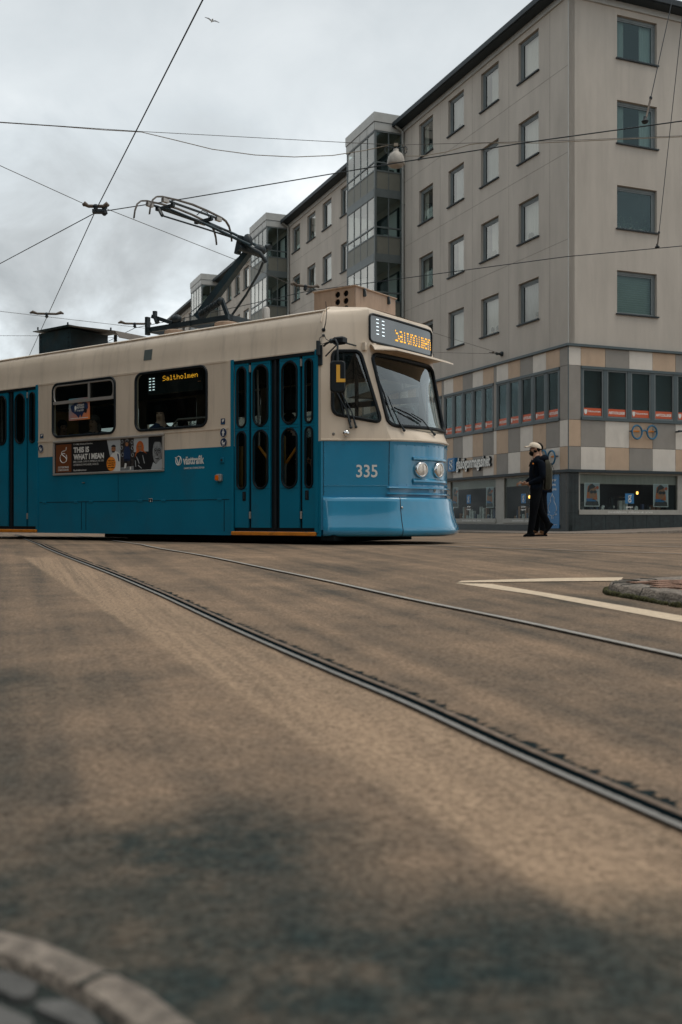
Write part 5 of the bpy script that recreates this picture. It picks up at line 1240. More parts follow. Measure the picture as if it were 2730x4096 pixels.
# glazed balcony towers -------------------------------------------------
def tower(t0):
    t1 = t0 + TL_; f = MB(); D = TD; x0 = -D
    top = 17.90
    f.box(x0-.05, 0, t0-.05, t1+.05, top-.40, top, 'metal_cap'); f.box(x0-.02, -.001, t0-.02, t1+.02, 17.14, top-.42, 'metal_cap'); f.box(x0-.03, -.001, t0-.03, t1+.03, top-.42, top-.395, 'eave_dark')
    for k in range(5): tt = t0 + TL_*k/4; f.box(x0-.026, x0-.02, tt-.008, tt+.008, 17.14, top-.42, 'balcony_frame')
    f.box(x0, x0+.09, t0, t0+.09, 5.97, 17.14, 'balcony_frame'); f.box(x0, x0+.09, t1-.09, t1, 5.97, 17.14, 'balcony_frame'); f.box(-.09, 0, t0, t0+.07, 5.97, 17.14, 'balcony_frame'); f.box(-.09, 0, t1-.07, t1, 5.97, 17.14, 'balcony_frame')
    f.build('balcony_tower', bld)
    for s in range(4):
        fr_ = MB(); zt = 17.13 - 2.8*s; zg = zt-1.33; zs_ = zt-1.70; zp = zt-2.50
        for za, zb in ((zp-.30, zp), (zs_-.06, zs_), (zg-.06, zg), (zt-.06, zt)):
            fr_.box(x0-.01, x0+.07, t0+.09, t1-.09, za, zb, 'balcony_frame'); fr_.box(x0+.09, -.09, t0-.01, t0+.07, za, zb, 'balcony_frame'); fr_.box(x0+.09, -.09, t1-.07, t1+.01, za, zb, 'balcony_frame')
        fr_.box(x0+.07, 0, t0+.07, t1-.07, zp-.26, zp-.02, 'shop_grey')
        pieces = []
        for k in range(4):
            a, b = t0+.09 + (TL_-.18)*k/4, t0+.09 + (TL_-.18)*(k+1)/4
            if k: fr_.box(x0, x0+.05, a-.022, a+.022, zp, zt-.06, 'balcony_frame')
            pl = MB(); pl.box(x0+.01, x0+.04, a+.022, b-.022, zp, zs_-.06, 'balcony_panel'); pieces.append(('parapet_panel', pl))
            gl = MB(); gl.poly([(x0+.02, a, zg), (x0+.02, a, zt-.06), (x0+.02, b, zt-.06), (x0+.02, b, zg)], 'building_glass'); pieces.append(('pane', gl))
            gl = MB(); gl.poly([(x0+.02, a, zs_), (x0+.02, a, zg-.06), (x0+.02, b, zg-.06), (x0+.02, b, zs_)], 'building_glass'); pieces.append(('pane', gl))
        for yy in (t0+.03, t1-.03):
            for k in range(2):
                a, b = x0+.09+(D-.18)*k/2, x0+.09+(D-.18)*(k+1)/2
                if k: fr_.box(a-.022, a+.022, yy-.02, yy+.02, zp, zt-.06, 'balcony_frame')
                pl = MB(); pl.box(a+.022, b-.022, yy-.012, yy+.012, zp, zs_-.06, 'balcony_panel'); pieces.append(('parapet_panel', pl))
                gl = MB(); gl.poly([(a, yy, zg), (b, yy, zg), (b, yy, zt-.06), (a, yy, zt-.06)], 'facade_glass'); pieces.append(('pane', gl))
                gl = MB(); gl.poly([(a, yy, zs_), (b, yy, zs_), (b, yy, zg-.06), (a, yy, zg-.06)], 'facade_glass'); pieces.append(('pane', gl))
        gb = fr_.build('glazed_balcony', bld)
        for nm_, q in pieces: q.build(nm_, gb)
        zf = zp
        it = MB(); it.box(-.05, -.01, t0+.3, t1-.3, zf, zf+2.2, 'room_dark'); it.box(-.055, -.051, t0+.5, t0+1.3, zf+.9, zf+2.1, 'curtain_white'); it.build('back_wall', gb)
        for k in range(5): it = MB(); xx = x0+.2+rnd.random()*.6; it.bbox(xx, xx+.35, t0+.2+k*.52, t0+.5+k*.52, zf, zf+.6+rnd.random()*.7, rnd.choice(['stock_pale', 'room_dark', 'curtain_beige', 'room_dark']), .02); it.build('furniture', gb)
        if t0 > 20 and (s == 2 or rnd.random() < .3):
            it = MB(); n = 26; vs = []; fs = []
            for i in range(n+1): vs += [(x0+.1+(D-.2)*i/n, t0+.16+.02*math.sin(i*2.), zf+.2), (x0+.1+(D-.2)*i/n, t0+.16+.02*math.sin(i*2.), zf+2.4)]
            for i in range(n): fs.append((2*i, 2*i+1, 2*i+3, 2*i+2))
            it.add(vs, fs, 'curtain_beige'); it.build('curtain', gb)
for t0 in TOW: tower(t0)
for n, t0 in enumerate(TOW):
    mb = MB(); mb.tube([(-.09, t0-.2, ZC), (-.09, t0-.2, EAVE-.2), (-.45, t0-.2, EAVE+.02)], .055, 'downpipe', 8)
    for z in (8, 11, 14, 16.5): mb.box(-.15, 0, t0-.26, t0-.14, z, z+.03, 'downpipe')
    mb.build('downpipe', bld, smooth=50)
# ground floor ------------------------------------------------------------
LW = [(1.2566, 3.9757), (4.4579, 7.9958), (8.2043, 8.2043 + 4.6), (8.2043 + 5.2, 8.2043 + 9.8)]
RW = (0.3971, 4.438)
GZL0, GZL1 = .22, 1.86
mb = MB()
panel(mb, [(0, -.5), (58, -.5), (58, ZD), (0, ZD)], [rect((a, b, GZL0, GZL1)) for a, b in LW], LM(.0), .15, lambda t, z: 'granite_black' if (z < GZL0-.05 or t < 0.4523) else 'shop_grey', lines=[[(0, GZL0-.05), (58, GZL0-.05)], [(0.4523, -.5), (0.4523, ZD)]])
panel(mb, [(.001, -.5), (14, -.5), (14, ZD), (.001, ZD)], [rect((RW[0], RW[1], .50, 1.86)), rect((RW[1]+.25, 11, .5, 1.86))], RM(0), .15, lambda v, z: 'granite_black' if z < .5 or v < RW[0] else 'shop_grey', lines=[[(0, .5), (14, .5)], [(RW[0], -.5), (RW[0], ZD)]])
mb.build('ground_floor_wall', bld)
mb = MB(); mb.box(-.14, 0, -.14, 58, ZD-.085, ZD+.002, 'eave_dark'); mb.box(0, 14, -.14, 0, ZD-.085, ZD+.002, 'eave_dark'); mb.build('fascia', bld)
mb = MB()
for v in (.25, .9, 1.45, 2.0, 2.55, 3.1, 3.65, 4.2): mb.box(v-.004, v+.004, -.003, 0, -.5, .5 if v > .4 else 1.86, 'room_dark')
for t in (.12,): mb.box(-.003, 0, t-.004, t+.004, -.5, 1.86, 'kerb_granite')
for z in (.55, 1.2): mb.box(.0, RW[0], -.003, 0, z, z+.008, 'room_dark'); mb.box(-.003, 0, 0, .2, z, z+.008, 'room_dark')
mb.build('granite_joint', bld)
def poster_pic(side, u0, u1, z0, z1, depth):
    d = MB(); w = u1-u0; h = z1-z0
    if side == 'L': mp = lambda k: (lambda a, b: (depth-.003*k, -(u0 + a*w), z0 + b*h))
    else: mp = lambda k: (lambda a, b: (u0 + a*w, depth-.003*k, z0 + b*h))
    P_ = lambda pts, k, mat: d.poly([mp(k)(a, b) for a, b in pts], mat)
    P_([(0, 0), (1, 0), (1, 1), (0, 1)], 'white_print', 0) if False else P_([(0, 0), (1, 0), (1, 1), (0, 1)], 0, 'white_print')
    P_([(.05, .04), (.95, .04), (.95, .97), (.05, .97)], 1, 'sky_print')
    P_([(.15, .45), (.22, .85), (.45, .97), (.7, .85), (.80, .62), (.85, .3), (.15, .2)], 2, 'ginger_print')
    P_(ellipse(.52, .58, .24, .25, 18), 3, 'skin_print'); P_([(.2, .62), (.3, .88), (.5, .97), (.72, .85), (.6, .78), (.4, .74), (.28, .6)], 4, 'black_print')
    for q in (.46, .68): P_(ellipse(q, .62, .12, .07, 12), 5, 'black_print')
    P_([(.05, .04), (.95, .04), (.9, .2), (.62, .32), (.4, .32), (.1, .2)], 4, 'dark_print')
    P_([(.12, .22), (.72, .22), (.72, .28), (.12, .28)], 6, 'blue_print'); P_([(.12, .29), (.5, .29), (.5, .34), (.12, .34)], 6, 'blue_print')
    P_(ellipse(.84, .80, .10, .07, 12), 5, 'red_print')
    return d
def gmark(d, mp, x0, x1, z0, z1):
    w = x1-x0; h = z1-z0
    d.poly([mp(0)(x0, z0), mp(0)(x1, z0), mp(0)(x1, z1), mp(0)(x0, z1)], 'blue_print'); cx = (x0+x1)/2
    d.tube([mp(2)(*q) for q in ellipse(cx, z0+.64*h, .13*w, .13*h, 16)], .028*w*1.6, 'white_print', 4, closed=True)
    d.tube([mp(2)(*q) for q in ellipse(cx, z0+.28*h, .15*w, .15*h, 16)], .028*w*1.6, 'white_print', 4, closed=True)
    d.tube([mp(2)(cx+.08*w, z0+.74*h), mp(2)(cx+.2*w, z0+.84*h)], .028*w*1.6, 'white_print', 4)
def shopwin(side, a, b, z0, z1, bits, text):
    f = MB()
    def bx(m_, u0, u1, w0, w1, d0, d1, mat):
        if side == 'L': m_.box(d0, d1, u0, u1, w0, w1, mat)
        else: m_.box(u0, u1, d0, d1, w0, w1, mat)
    lowb = .16
    for u0, u1, w0, w1, dd in ((a, b, z1-.05, z1, .0), (a, b, z0, z0+lowb, -.03), (a, a+.05, z0+lowb, z1-.05, 0), (b-.05, b, z0+lowb, z1-.05, 0)): bx(f, u0+.001, u1-.001, w0+.001, w1-.001, dd, .10, 'shop_grey')
    w = f.build('shop_window', bld)
    p = MB(); m_ = (LM if side == 'L' else RM)(0); pq = [m_(a+.05, z0+lowb, .05), m_(b-.05, z0+lowb, .05), m_(b-.05, z1-.05, .05), m_(a+.05, z1-.05, .05)]; p.poly(pq, 'shop_glass'); p.build('pane', w)
    s = MB(); bx(s, a+.05, b-.05, z1-.34, z1-.05, .10, .13, 'blind_beige'); s.tube([m_(a+.05, z1-.34, .11), m_(b-.05, z1-.34, .11)], .02, 'blind_beige', 6); s.build('roller_blind', w)
    t_ = MB()
    if side == 'L': mp = LT(.033); write(t_, text, mp, -(a+b)/2, z0+.05, .055, 'white_print', center=True, bold=.02)
    else: write(t_, text, lambda v, z: (v, -.033, z), (a+b)/2, z0+.05, .055, 'white_print', center=True, bold=.02)
    t_.build('lettering', w)
    r_ = MB(); bx(r_, a-.3, b+.3, z0-.2, z1+.2, 2.2, 2.25, 'room_dark'); bx(r_, a-.3, b+.3, z0+.0, z0+.1, .16, 2.2, 'room_dark'); bx(r_, a-.3, b+.3, z1, z1+.05, .16, 2.2, 'room_dark'); bx(r_, a-.3, a-.25, z0, z1, .16, 2.2, 'room_dark'); bx(r_, b+.25, b+.3, z0, z1, .16, 2.2, 'room_dark')
    r_.build('shop_interior', w)
    s = MB()
    for k in range(15):
        u = a+.3+(b-a-.6)*(k+.5*rnd.random())/15; hh = rnd.uniform(.08, .46); bx(s, u, u+.06+.1*rnd.random(), z0+lowb, z0+lowb+hh, .25, .25+.1, rnd.choice(['stock_pale', 'room_dark', 'stock_pale', 'navy_print', 'skin_print']))
        if k % 2: s.ball(m_(u+.1, z0+lowb+.06+.05*rnd.random(), .3), (.06, .06, .05), rnd.choice(['stock_pale', 'white_print']), 8, 5)
    for k in range(3): bx(s, a+.4+(b-a)*.3*k, a+.7+(b-a)*.3*k, z0+.6, z0+.63, 1.6, 1.9, 'stock_pale')
    s.build('display_stock', w)
    for u, z in bits.get('bulb', []):
        g_ = MB(); g_.ball(m_(u, z, .9), (.04, .04, .06), 'bulb', 8, 6); g_.tube([m_(u, z+.05, .9), m_(u, z1, .9)], .006, 'black_print', 4); g_.build('pendant_lamp', w)
    gr = MB()
    for u0, u1 in bits.get('grille', []):
        n = 7
        for i in range(-12, 26):
            for sg_ in (1, -1):
                q0 = (u0, z0+lowb + i*.075); q1 = (u1, q0[1] + sg_*(u1-u0))
                def clip(q0, q1):
                    za, zb = z0+lowb, z1-.36; (ax, az), (bx_, bz_) = q0, q1
                    if az == bz_: return None
                    ts_ = sorted(((za-az)/(bz_-az), (zb-az)/(bz_-az))); a_, b_ = max(0, ts_[0]), min(1, ts_[1])
                    if a_ >= b_: return None
                    return (ax+(bx_-ax)*a_, az+(bz_-az)*a_), (ax+(bx_-ax)*b_, az+(bz_-az)*b_)
                cl = clip(q0, q1)
                if cl: gr.tube([m_(cl[0][0], cl[0][1], .16), m_(cl[1][0], cl[1][1], .16)], .006, 'grille', 4)
    if gr.v: tag(gr.build('folding_grille', w))
    return w
TXT = 'SYNUNDERSÖKNING · GLASÖGON · LEG. OPTIKER'
shopwin('R', RW[0], RW[1], .42+.08, 1.86, {'bulb': [(1.2939+.25, 1.05), (3.4338, 1.25)], 'grille': [(RW[0]+.06, RW[0]+.36), (RW[1]-.4, RW[1]-.06)]}, TXT)
shopwin('L', LW[0][0], LW[0][1], GZL0, GZL1, {'bulb': [(3.1762+.5, 1.15)], 'grille': [(LW[0][0]+.06, LW[0][0]+.3)]}, 'SYNUNDERSÖKNING · LINSER · OPTIKER')
shopwin('L', LW[1][0], LW[1][1], GZL0, GZL1, {'bulb': [], 'grille': [(LW[1][0]+.06, LW[1][0]+.3)]}, 'SYNUNDERSÖKNING · LINSER · OPTIKER')
shopwin('L', LW[2][0], LW[2][1], GZL0, GZL1, {}, 'GLASÖGON')
shopwin('L', LW[3][0], LW[3][1], GZL0, GZL1, {}, 'GLASÖGON')
# signs of the shop: things of their own
sh = Matrix.Translation(BLOC) @ Matrix.Rotation(BRZ, 4, 'Z')
def place(o): o.location = BLOC; o.rotation_euler = (0, 0, BRZ); return o
def poster(side, px0, px1, z0, z1, label):
    depth = .09
    return tag(place(poster_pic(side, px0, px1, z0, z1, depth).build('poster')), label, 'poster', 'posters in the optician windows')
poster('R', 0.6778, 1.2742, 0.7626, 1.5348, 'woman in sunglasses poster in corner shop window nearest the black pillar')
poster('R', 3.4441, 4.0693, 0.7595, 1.5313, 'woman in sunglasses poster at the far right end of the shop window')
poster('L', -5.3315, -4.7921, 0.773, 1.5378, 'woman in sunglasses poster beside the grey column left of the walking man')
poster('L', -7.9336, -7.4631, 0.802, 1.5982, 'woman in sunglasses poster closest to the front of the tram')
def gsign(side, u0, u1, z0, z1, label, wname):
    d = MB()
    mp = (lambda k: (lambda a, b: (.045-.004*k, -a, b))) if side == 'L' else (lambda k: (lambda a, b: (a, .045-.004*k, b)))
    gmark(d, mp, u0, u1, z0, z1); c = (u0+u1)/2
    write(d, 'glasögon', mp(1), c, z0-.14, .055, 'white_print', center=True, bold=.03); write(d, 'magasinet', mp(1), c, z0-.24, .055, 'white_print', center=True, bold=.03)
    return tag(place(d.build('window_sign')), label, 'sign', 'blue spectacle signs in the windows')
gsign('R', 2.26, 2.614, 0.869, 1.1996, 'blue square spectacle sign in the shop window right of the black pillar', 0)
gsign('L', -2.8688, -2.5664, 0.9036, 1.233, 'blue square spectacle sign in the window the walking man passes', 0)
gsign('L', -6.7082, -6.3984, 0.9519, 1.2866, 'blue square spectacle sign in the window next to the tram front', 0)
# shop name
d = MB(); gt0, gt1 = -7.8717, -7.322; gz0, gz1 = 2.2219, 2.7413
nm = thing('shop_sign', 'raised dark shop name lettering with blue logo box on tiled wall', 'sign', BLOC, BRZ)
d.box(-.16, -.02, -gt1, -gt0, gz0, gz1, 'blue_print'); lb = d.build('logo_box', nm)
d = MB(); mpg = lambda k: (lambda a, b: (-.16-.004*k, -a, b)); cx = (gt0+gt1)/2; w = gt1-gt0; h = gz1-gz0
d.tube([mpg(1)(*q) for q in ellipse(cx, gz0+.66*h, .17*w, .13*h, 16)], .022, 'white_print', 4, closed=True); d.tube([mpg(1)(*q) for q in ellipse(cx, gz0+.30*h, .19*w, .15*h, 16)], .022, 'white_print', 4, closed=True); d.tube([mpg(1)(cx+.1*w, gz0+.77*h), mpg(1)(cx+.25*w, gz0+.86*h)], .022, 'white_print', 4)
d.build('logo', lb)
d = MB(); s0, s1 = -7.2618, -4.7036; zb = 2.3077
vs, fs, tw__ = text_geo('glasögonmagasinet', .03)
k = (s1-s0)/tw__; vs1 = [(-.12, -(s0+x*k), zb+y*.40) for x, y in vs]; vs0 = [(-.03, -(s0+x*k), zb+y*.40) for x, y in vs]
n = len(vs); cnt = {}
for f in fs:
    for i in range(len(f)):
        e2 = (f[i], f[(i+1) % len(f)]); cnt[tuple(sorted(e2))] = cnt.get(tuple(sorted(e2)), []) + [e2]
sides = [(e2[0][0], e2[0][1], n+e2[0][1], n+e2[0][0]) for e2 in cnt.values() if len(e2) == 1]
d.add(vs1 + vs0, list(fs), 'white_print'); d.add(vs1 + vs0, sides, 'eave_dark')
d.build('lettering', nm)
def specs(side, c0, c1, rx, label):
    d = MB(); mp = (lambda a, z, o: (-o, -a, z)) if side == 'L' else (lambda a, z, o: (a, -o, z))
    for c in (c0, c1): d.tube([mp(x, z, .14) for x, z in ellipse(c[0], c[1], rx, rx*1.1, 28)], .032, 'specs_blue', 6, closed=True)
    m_ = ((c0[0]+c1[0])/2, (c0[1]+c1[1])/2); d.tube([mp(c0[0]+rx*.97, m_[1]+.03, .14), mp(m_[0], m_[1]+.06, .14), mp(c1[0]-rx*.97, m_[1]+.03, .14)], .03, 'specs_blue', 6)
    o_ = tag(place(d.build('spectacles_sign', smooth=60)), label, 'sign', 'giant spectacles on the tiled wall')
    e_ = MB()
    for s_, c in ((-1, c0), (1, c1)):
        q = c[0] + s_*rx*.98; e_.tube([mp(q, c[1]+.04, .14), mp(q, c[1]+.04, .02)], .02, 'specs_blue', 6); 
        e_.bar(mp(c[0]-rx*.8, c[1]+.04, .035), mp(c[0]+rx*.8, c[1]+.04, .035), .03, .045, 'orange_paint')
    e_.build('temple_arm', o_)
a0, a1 = (2.5937, 3.2218), (3.2068, 3.2336); specs('R', a0, a1, .20, 'blue round spectacles sign on the tan tile right of the corner')
a0, a1 = (1.2419, 2.413), (0.7496, 2.368); specs('L', (-a0[0], a0[1]), (-a1[0], a1[1]), .205, 'blue round spectacles sign behind the walking man')
# blue banner
bt0, bt1 = -1.2272, -0.4804; bz0, bz1 = 0.0518, 1.8221
d = MB(); d.box(-.03, -.003, -bt1, -bt0, bz0, bz1, 'blue_print'); bn = tag(place(d.build('banner')), 'tall blue banner with white line drawing beside the black pillar', 'banner')
d = MB(); mp = lambda a, z: (-.034, -a, z); w = bt1-bt0; h = bz1-bz0
for i, s in enumerate(('Du hittar', 'glajorna', 'i majorna')): write(d, s, mp, bt0+.5*w, bz0+h*(.875-.085*i), .085, 'white_print', center=True, bold=.02)
sil = [(.02, .0), (.02, .10), (.12, .13), (.06, .18), (.11, .24), (.10, .36), (.045, .48), (.05, .58), (.02, .62), (0, .70)]
for sg_ in (1, -1): d.tube([(-.036, -(bt0+.5*w + sg_*w*3.0*(x-.0)), bz0+h*(.17+z*.68)) for x, z in sil], .008, 'white_print', 4)
write(d, 'glasögonmagasinet', mp, bt0+.35*w, bz0+.06*h, .035, 'white_print', width=.5*w); d.poly([mp(bt0+.12*w, bz0+.05*h), mp(bt0+.28*w, bz0+.05*h), mp(bt0+.28*w, bz0+.09*h), mp(bt0+.12*w, bz0+.09*h)], 'sky_print')
d.build('lettering', bn)
# bracket at the right edge
d = MB(); v0 = 4.1848; zz = 3.2684; d.box(v0, v0+1.3, -.30, -.26, zz, zz+.06, 'eave_dark'); d.box(v0+.1, v0+.14, -.26, -.02, zz, zz+.05, 'eave_dark'); d.box(v0+1.1, v0+1.14, -.26, -.02, zz, zz+.05, 'eave_dark'); tag(place(d.build('wall_rail')), 'thin dark rail on brackets at the right edge of the tiles', 'rail')
# pavement round the building
mb = MB()
def pz(x, y): return -.055 + (.028*max(0, x)) - .0012*max(0, y)
def edge_pts(o):
    return [(-o, 60)] + [(-o, y) for y in (45, 30, 20, 12, 6, 3, 1)] + [(-o*math.cos(R(a)) + .0, -o*math.sin(R(a))) for a in (0, 15, 30, 45, 60, 75, 90)] + [(x, -o) for x in (1, 3, 5, 8, 14, 40)]
rg = []
for o, dz in ((2.30, -.5), (2.28, -.01), (2.24, .0), (2.0, .002), (0, .01)): rg.append([(x, y, pz(x, y)+dz) for x, y in edge_pts(max(o, .001))])
mb.loft(rg[:4], 'kerb_granite', closed=False); mb.loft([[(x, y, z-.001) for x, y, z in rg[3]], rg[4]], 'pavement_stone', closed=False)
o = mb.build('pavement'); tag(place(o), kind='structure')
# ------------------------------------------------------------------ overhead lines
pm('wire_dark', (.010, .018, .024), .6); pm('wire_grey', (.09, .085, .075), .6); pm('cable_beige', (.26, .22, .165), .6); pm('hanger_rust', (.11, .085, .065), .6, var=.4, vscale=20)
def sagged(a, b, sag, n=16):
    a, b = Vector(a), Vector(b); return [tuple(a + (b-a)*i/n - Vector((0, 0, sag*4*(i/n)*(1-i/n)))) for i in range(n+1)]
def wire(name, pts, r, mat, label, cat='wire', group='overhead wires'):
    m = MB(); m.tube(pts, r, mat, 5); return tag(m.build(name, smooth=80), label, cat, group)
def ext(a, b, k):   # lengthen a straight run past its end
    a, b = Vector(a), Vector(b); return tuple(b + (b-a)*k)
cB = [(-7.0185, 20.4744, 5.6), (-4.202, 17.0564, 5.6), (-2.5079, 16.2379, 5.58), (0.9012, 14.6471, 5.6), (2.6717, 13.8527, 5.6), (4.5043, 13.1401, 5.6)]
cB = [ext(cB[1], cB[0], 1.5)] + cB + [ext(cB[-2], cB[-1], 2)]
wire('contact_wire', cB, .0085, 'wire_dark', 'contact wire that the raised pantograph of the tram touches')
cA = [(-7.6622, 25.9224, 5.6), (-4.1907, 17.0105, 5.62), (-1.4158, 10.1945, 5.66)]
wire('contact_wire', [ext(cA[1], cA[0], 1.5)] + cA + [ext(cA[1], cA[2], .8)], .0085, 'wire_dark', 'steep contact wire crossing the sky from upper middle to lower left')
cE = [(-7.0407, 29.6676, 5.6), (-5.6651, 27.3438, 5.6), (-3.1194, 25.1444, 5.6), (-0.772, 22.9412, 5.6), (1.3368, 21.7275, 5.6), (4.4943, 19.9289, 5.6), (6.563, 19.1456, 5.6)]
wire('contact_wire', [ext(cE[1], cE[0], 4)] + cE + [ext(cE[-2], cE[-1], 2)], .0085, 'wire_dark', 'contact wire running low past the balconies and above the roof box')
sC = [(-5.6489, 16.4792, 6.2), (-4.328, 17.2341, 5.75), (-4.1146, 17.1385, 5.72), (-2.1315, 20.8544, 5.75), (-0.9322, 23.1995, 5.7)]
wire('span_wire', [ext(sC[1], sC[0], .6)] + sC[:2], .006, 'wire_grey', 'thin span wire from the left edge down to the crossing hanger'); wire('span_wire', sC[2:], .006, 'wire_grey', 'thin span wire falling right from the crossing hanger behind the pantograph')
aw_ = (4.0438, 6.2829)
def LB(t, z, o=0.0): c_, s_ = math.cos(BRZ), math.sin(BRZ); x, y = -o, t; return (BLOC[0]+x*c_-y*s_, BLOC[1]+x*s_+y*c_, z)
wl = LB(aw_[0], aw_[1], .02)
wire('span_wire', [(-0.7769, 23.0878, 5.68), tuple((Vector((-0.7769, 23.0878, 5.68))+Vector(wl))/2 + Vector((0, 0, -.05))), wl], .006, 'wire_grey', 'upper of two stay wires from the tram front up to the wall anchor')
wire('span_wire', [(.45, 25.0, 4.62), tuple((Vector((.45, 25, 4.62))+Vector(wl))/2 + Vector((0, 0, -.02))), wl], .006, 'wire_grey', 'lower of two stay wires from the tram front up to the wall anchor')
m = MB(); m.lathe([(.09, -.02), (.09, .03), (.05, .05), (.04, .16), (.06, .2), (.03, .26)], wl, Vector((-.9267, -.3758, 0)), 'eave_dark', 10); m.ball(tuple(Vector(wl)+Vector((-.35, -.25, .01))), (.05, .05, .035), 'hanger_rust', 6, 5); m.bar(wl, tuple(Vector(wl)+Vector((-.5, -.33, .0))), .02, .02, 'eave_dark')
tag(m.build('wall_anchor', smooth=50), 'dark wall anchor holding two stay wires on the beige wall', 'anchor')
sD = [(-8.227, 24, 9.9231), (-4.8157, 24, 9.6941), (0.1145, 24, 9.4289), (1.338, 24, 9.3686), (5.4124, 24, 9.4771), (8.227, 24, 9.5916)]
wire('span_wire', [ext(sD[1], sD[0], .5)] + sD + [ext(sD[-2], sD[-1], .5)], .007, 'wire_grey', 'long span wire across the picture that carries the dome lamp')
cb = [(-8.2339, 24.02, 9.919), (-6.8465, 24.02, 9.8286), (-5.7004, 24.02, 9.7381), (-4.8197, 24.02, 9.6898), (-4.0114, 24.02, 9.4968), (-3.1066, 24.02, 9.2736), (-2.0811, 24.02, 9.1349), (-1.1159, 24.02, 9.0866), (-0.2111, 24.02, 9.1228), (0.5731, 24.02, 9.2434), (1.1461, 24.02, 9.3701)]
wire('lamp_cable', cb, .010, 'cable_beige', 'beige cable sagging from the steep contact wire to the dome lamp', 'cable')
cb = [(1.4899, 24.02, 9.3762), (1.5865, 24.02, 9.2555), (1.5503, 24.02, 9.1107), (1.9604, 24.02, 9.1107), (2.5637, 24.02, 9.2133), (3.1066, 24.02, 9.3882), (3.4096, 24.03, 9.4282), (4.7976, 24.03, 9.4282), (6.2459, 24.03, 9.4946), (8.2373, 24.03, 9.5791)]
wire('lamp_cable', cb + [ext(cb[-2], cb[-1], .5)], .010, 'cable_beige', 'beige cable looping right from the dome lamp along the span wire', 'cable')
sF = [(-7.7499, 26.2193, 5.68), (-5.7214, 27.6154, 5.68)]
wire('span_wire', [ext(sF[1], sF[0], 1.0)] + sF + [ext(sF[0], sF[1], .5)], .006, 'wire_grey', 'thin span wire above the dark resistor box on the tram roof')
wire('span_wire', [(-14, 28.9, 5.75), (-9.7, 28.6, 5.62), (-8.4, 28.4, 5.58), (-6.5, 28.8, 5.6)], .006, 'wire_grey', 'lowest thin wire at the left edge just above the tram roof')
i1 = (4.0227, 13.1732, 5.6); i2 = (6.1157, 19.2512, 5.6)
v1 = [(4.0715, 13.3, 5.684), (4.1539, 13.35, 5.9925), (4.5254, 13.6, 7.4371)]; v1.append(ext(v1[-2], v1[-1], 1))
wire('suspension_wire', v1, .006, 'wire_dark', 'slanting suspension wire in front of the two highest right windows')
v2 = [(6.1043, 19.2, 5.6342), (6.1332, 19.2, 5.8753), (6.3759, 18.6, 9.7194)]; v2.append(ext(v2[-2], v2[-1], .6))
wire('suspension_wire', v2, .007, 'wire_dark', 'long suspension wire hanging along the right edge of the picture')
def hanger(p, ax, label, sc=1.0, double=False):
    p = Vector(p); a = Vector(ax).normalized(); q = Vector((-a.y, a.x, 0)); m = MB()
    m.tube([tuple(p - a*.36*sc + Vector((0, 0, .10))), tuple(p - a*.30*sc + Vector((0, 0, .13))), tuple(p - a*.2*sc + Vector((0, 0, .09))), tuple(p + a*.2*sc + Vector((0, 0, .09))), tuple(p + a*.30*sc + Vector((0, 0, .13))), tuple(p + a*.36*sc + Vector((0, 0, .10)))], [.02, .045, .03, .03, .045, .02], 'hanger_rust', 7)
    m.lathe([(.02, -.02), (.05, .02), (.035, .05), (.06, .09), (.03, .12)], tuple(p), (0, 0, 1), 'wire_dark', 8)
    if double: m.lathe([(.02, -.06), (.06, -.02), (.035, .05), (.06, .09), (.03, .12)], tuple(p + a*.14 + q*.03), (0, 0, 1), 'wire_dark', 8); m.box(p.x-.05, p.x+.14, p.y-.05, p.y+.05, p.z-.03, p.z+.03, 'wire_dark')
    return tag(m.build('wire_hanger', smooth=60), label, 'wire hanger', 'insulated hangers on the overhead wires')
hanger((-4.2043, 17.0657, 5.62), (1, .05, 0), 'double insulated hanger where contact wires cross left of the pantograph', .62, True)
hanger((-7.6963, 26.038, 5.63), (1, .1, 0), 'insulated hanger on the steep wire just above the tram roof box', 1.2)
hanger((-5.6679, 27.3569, 5.63), (1, .1, 0), 'insulated hanger in the sky between roof box and pantograph base', 1.25)
hanger((-0.824, 22.9464, 5.63), (1, .5, 0), 'insulated hanger in front of the windows left of the tan roof box', 1.0)
for p, v, lab in ((i1, v1, 'small dark clamp on the contact wire before the second highest window'), (i2, v2, 'small dark clamp on the low contact wire near the right edge')):
    m = MB(); m.lathe([(.035, -.015), (.05, .01), (.025, .03), (.02, .07)], p, (0, 0, 1), 'wire_dark', 8); m.tube([tuple(Vector(p)+Vector((0, 0, .06))), v[0], v[1]], .014, 'hanger_rust', 6); m.ball(v[1], (.022, .022, .03), 'wire_dark', 6, 5)
    tag(m.build('wire_clamp', smooth=60), lab, 'wire clamp', 'clamps under the suspension wires')
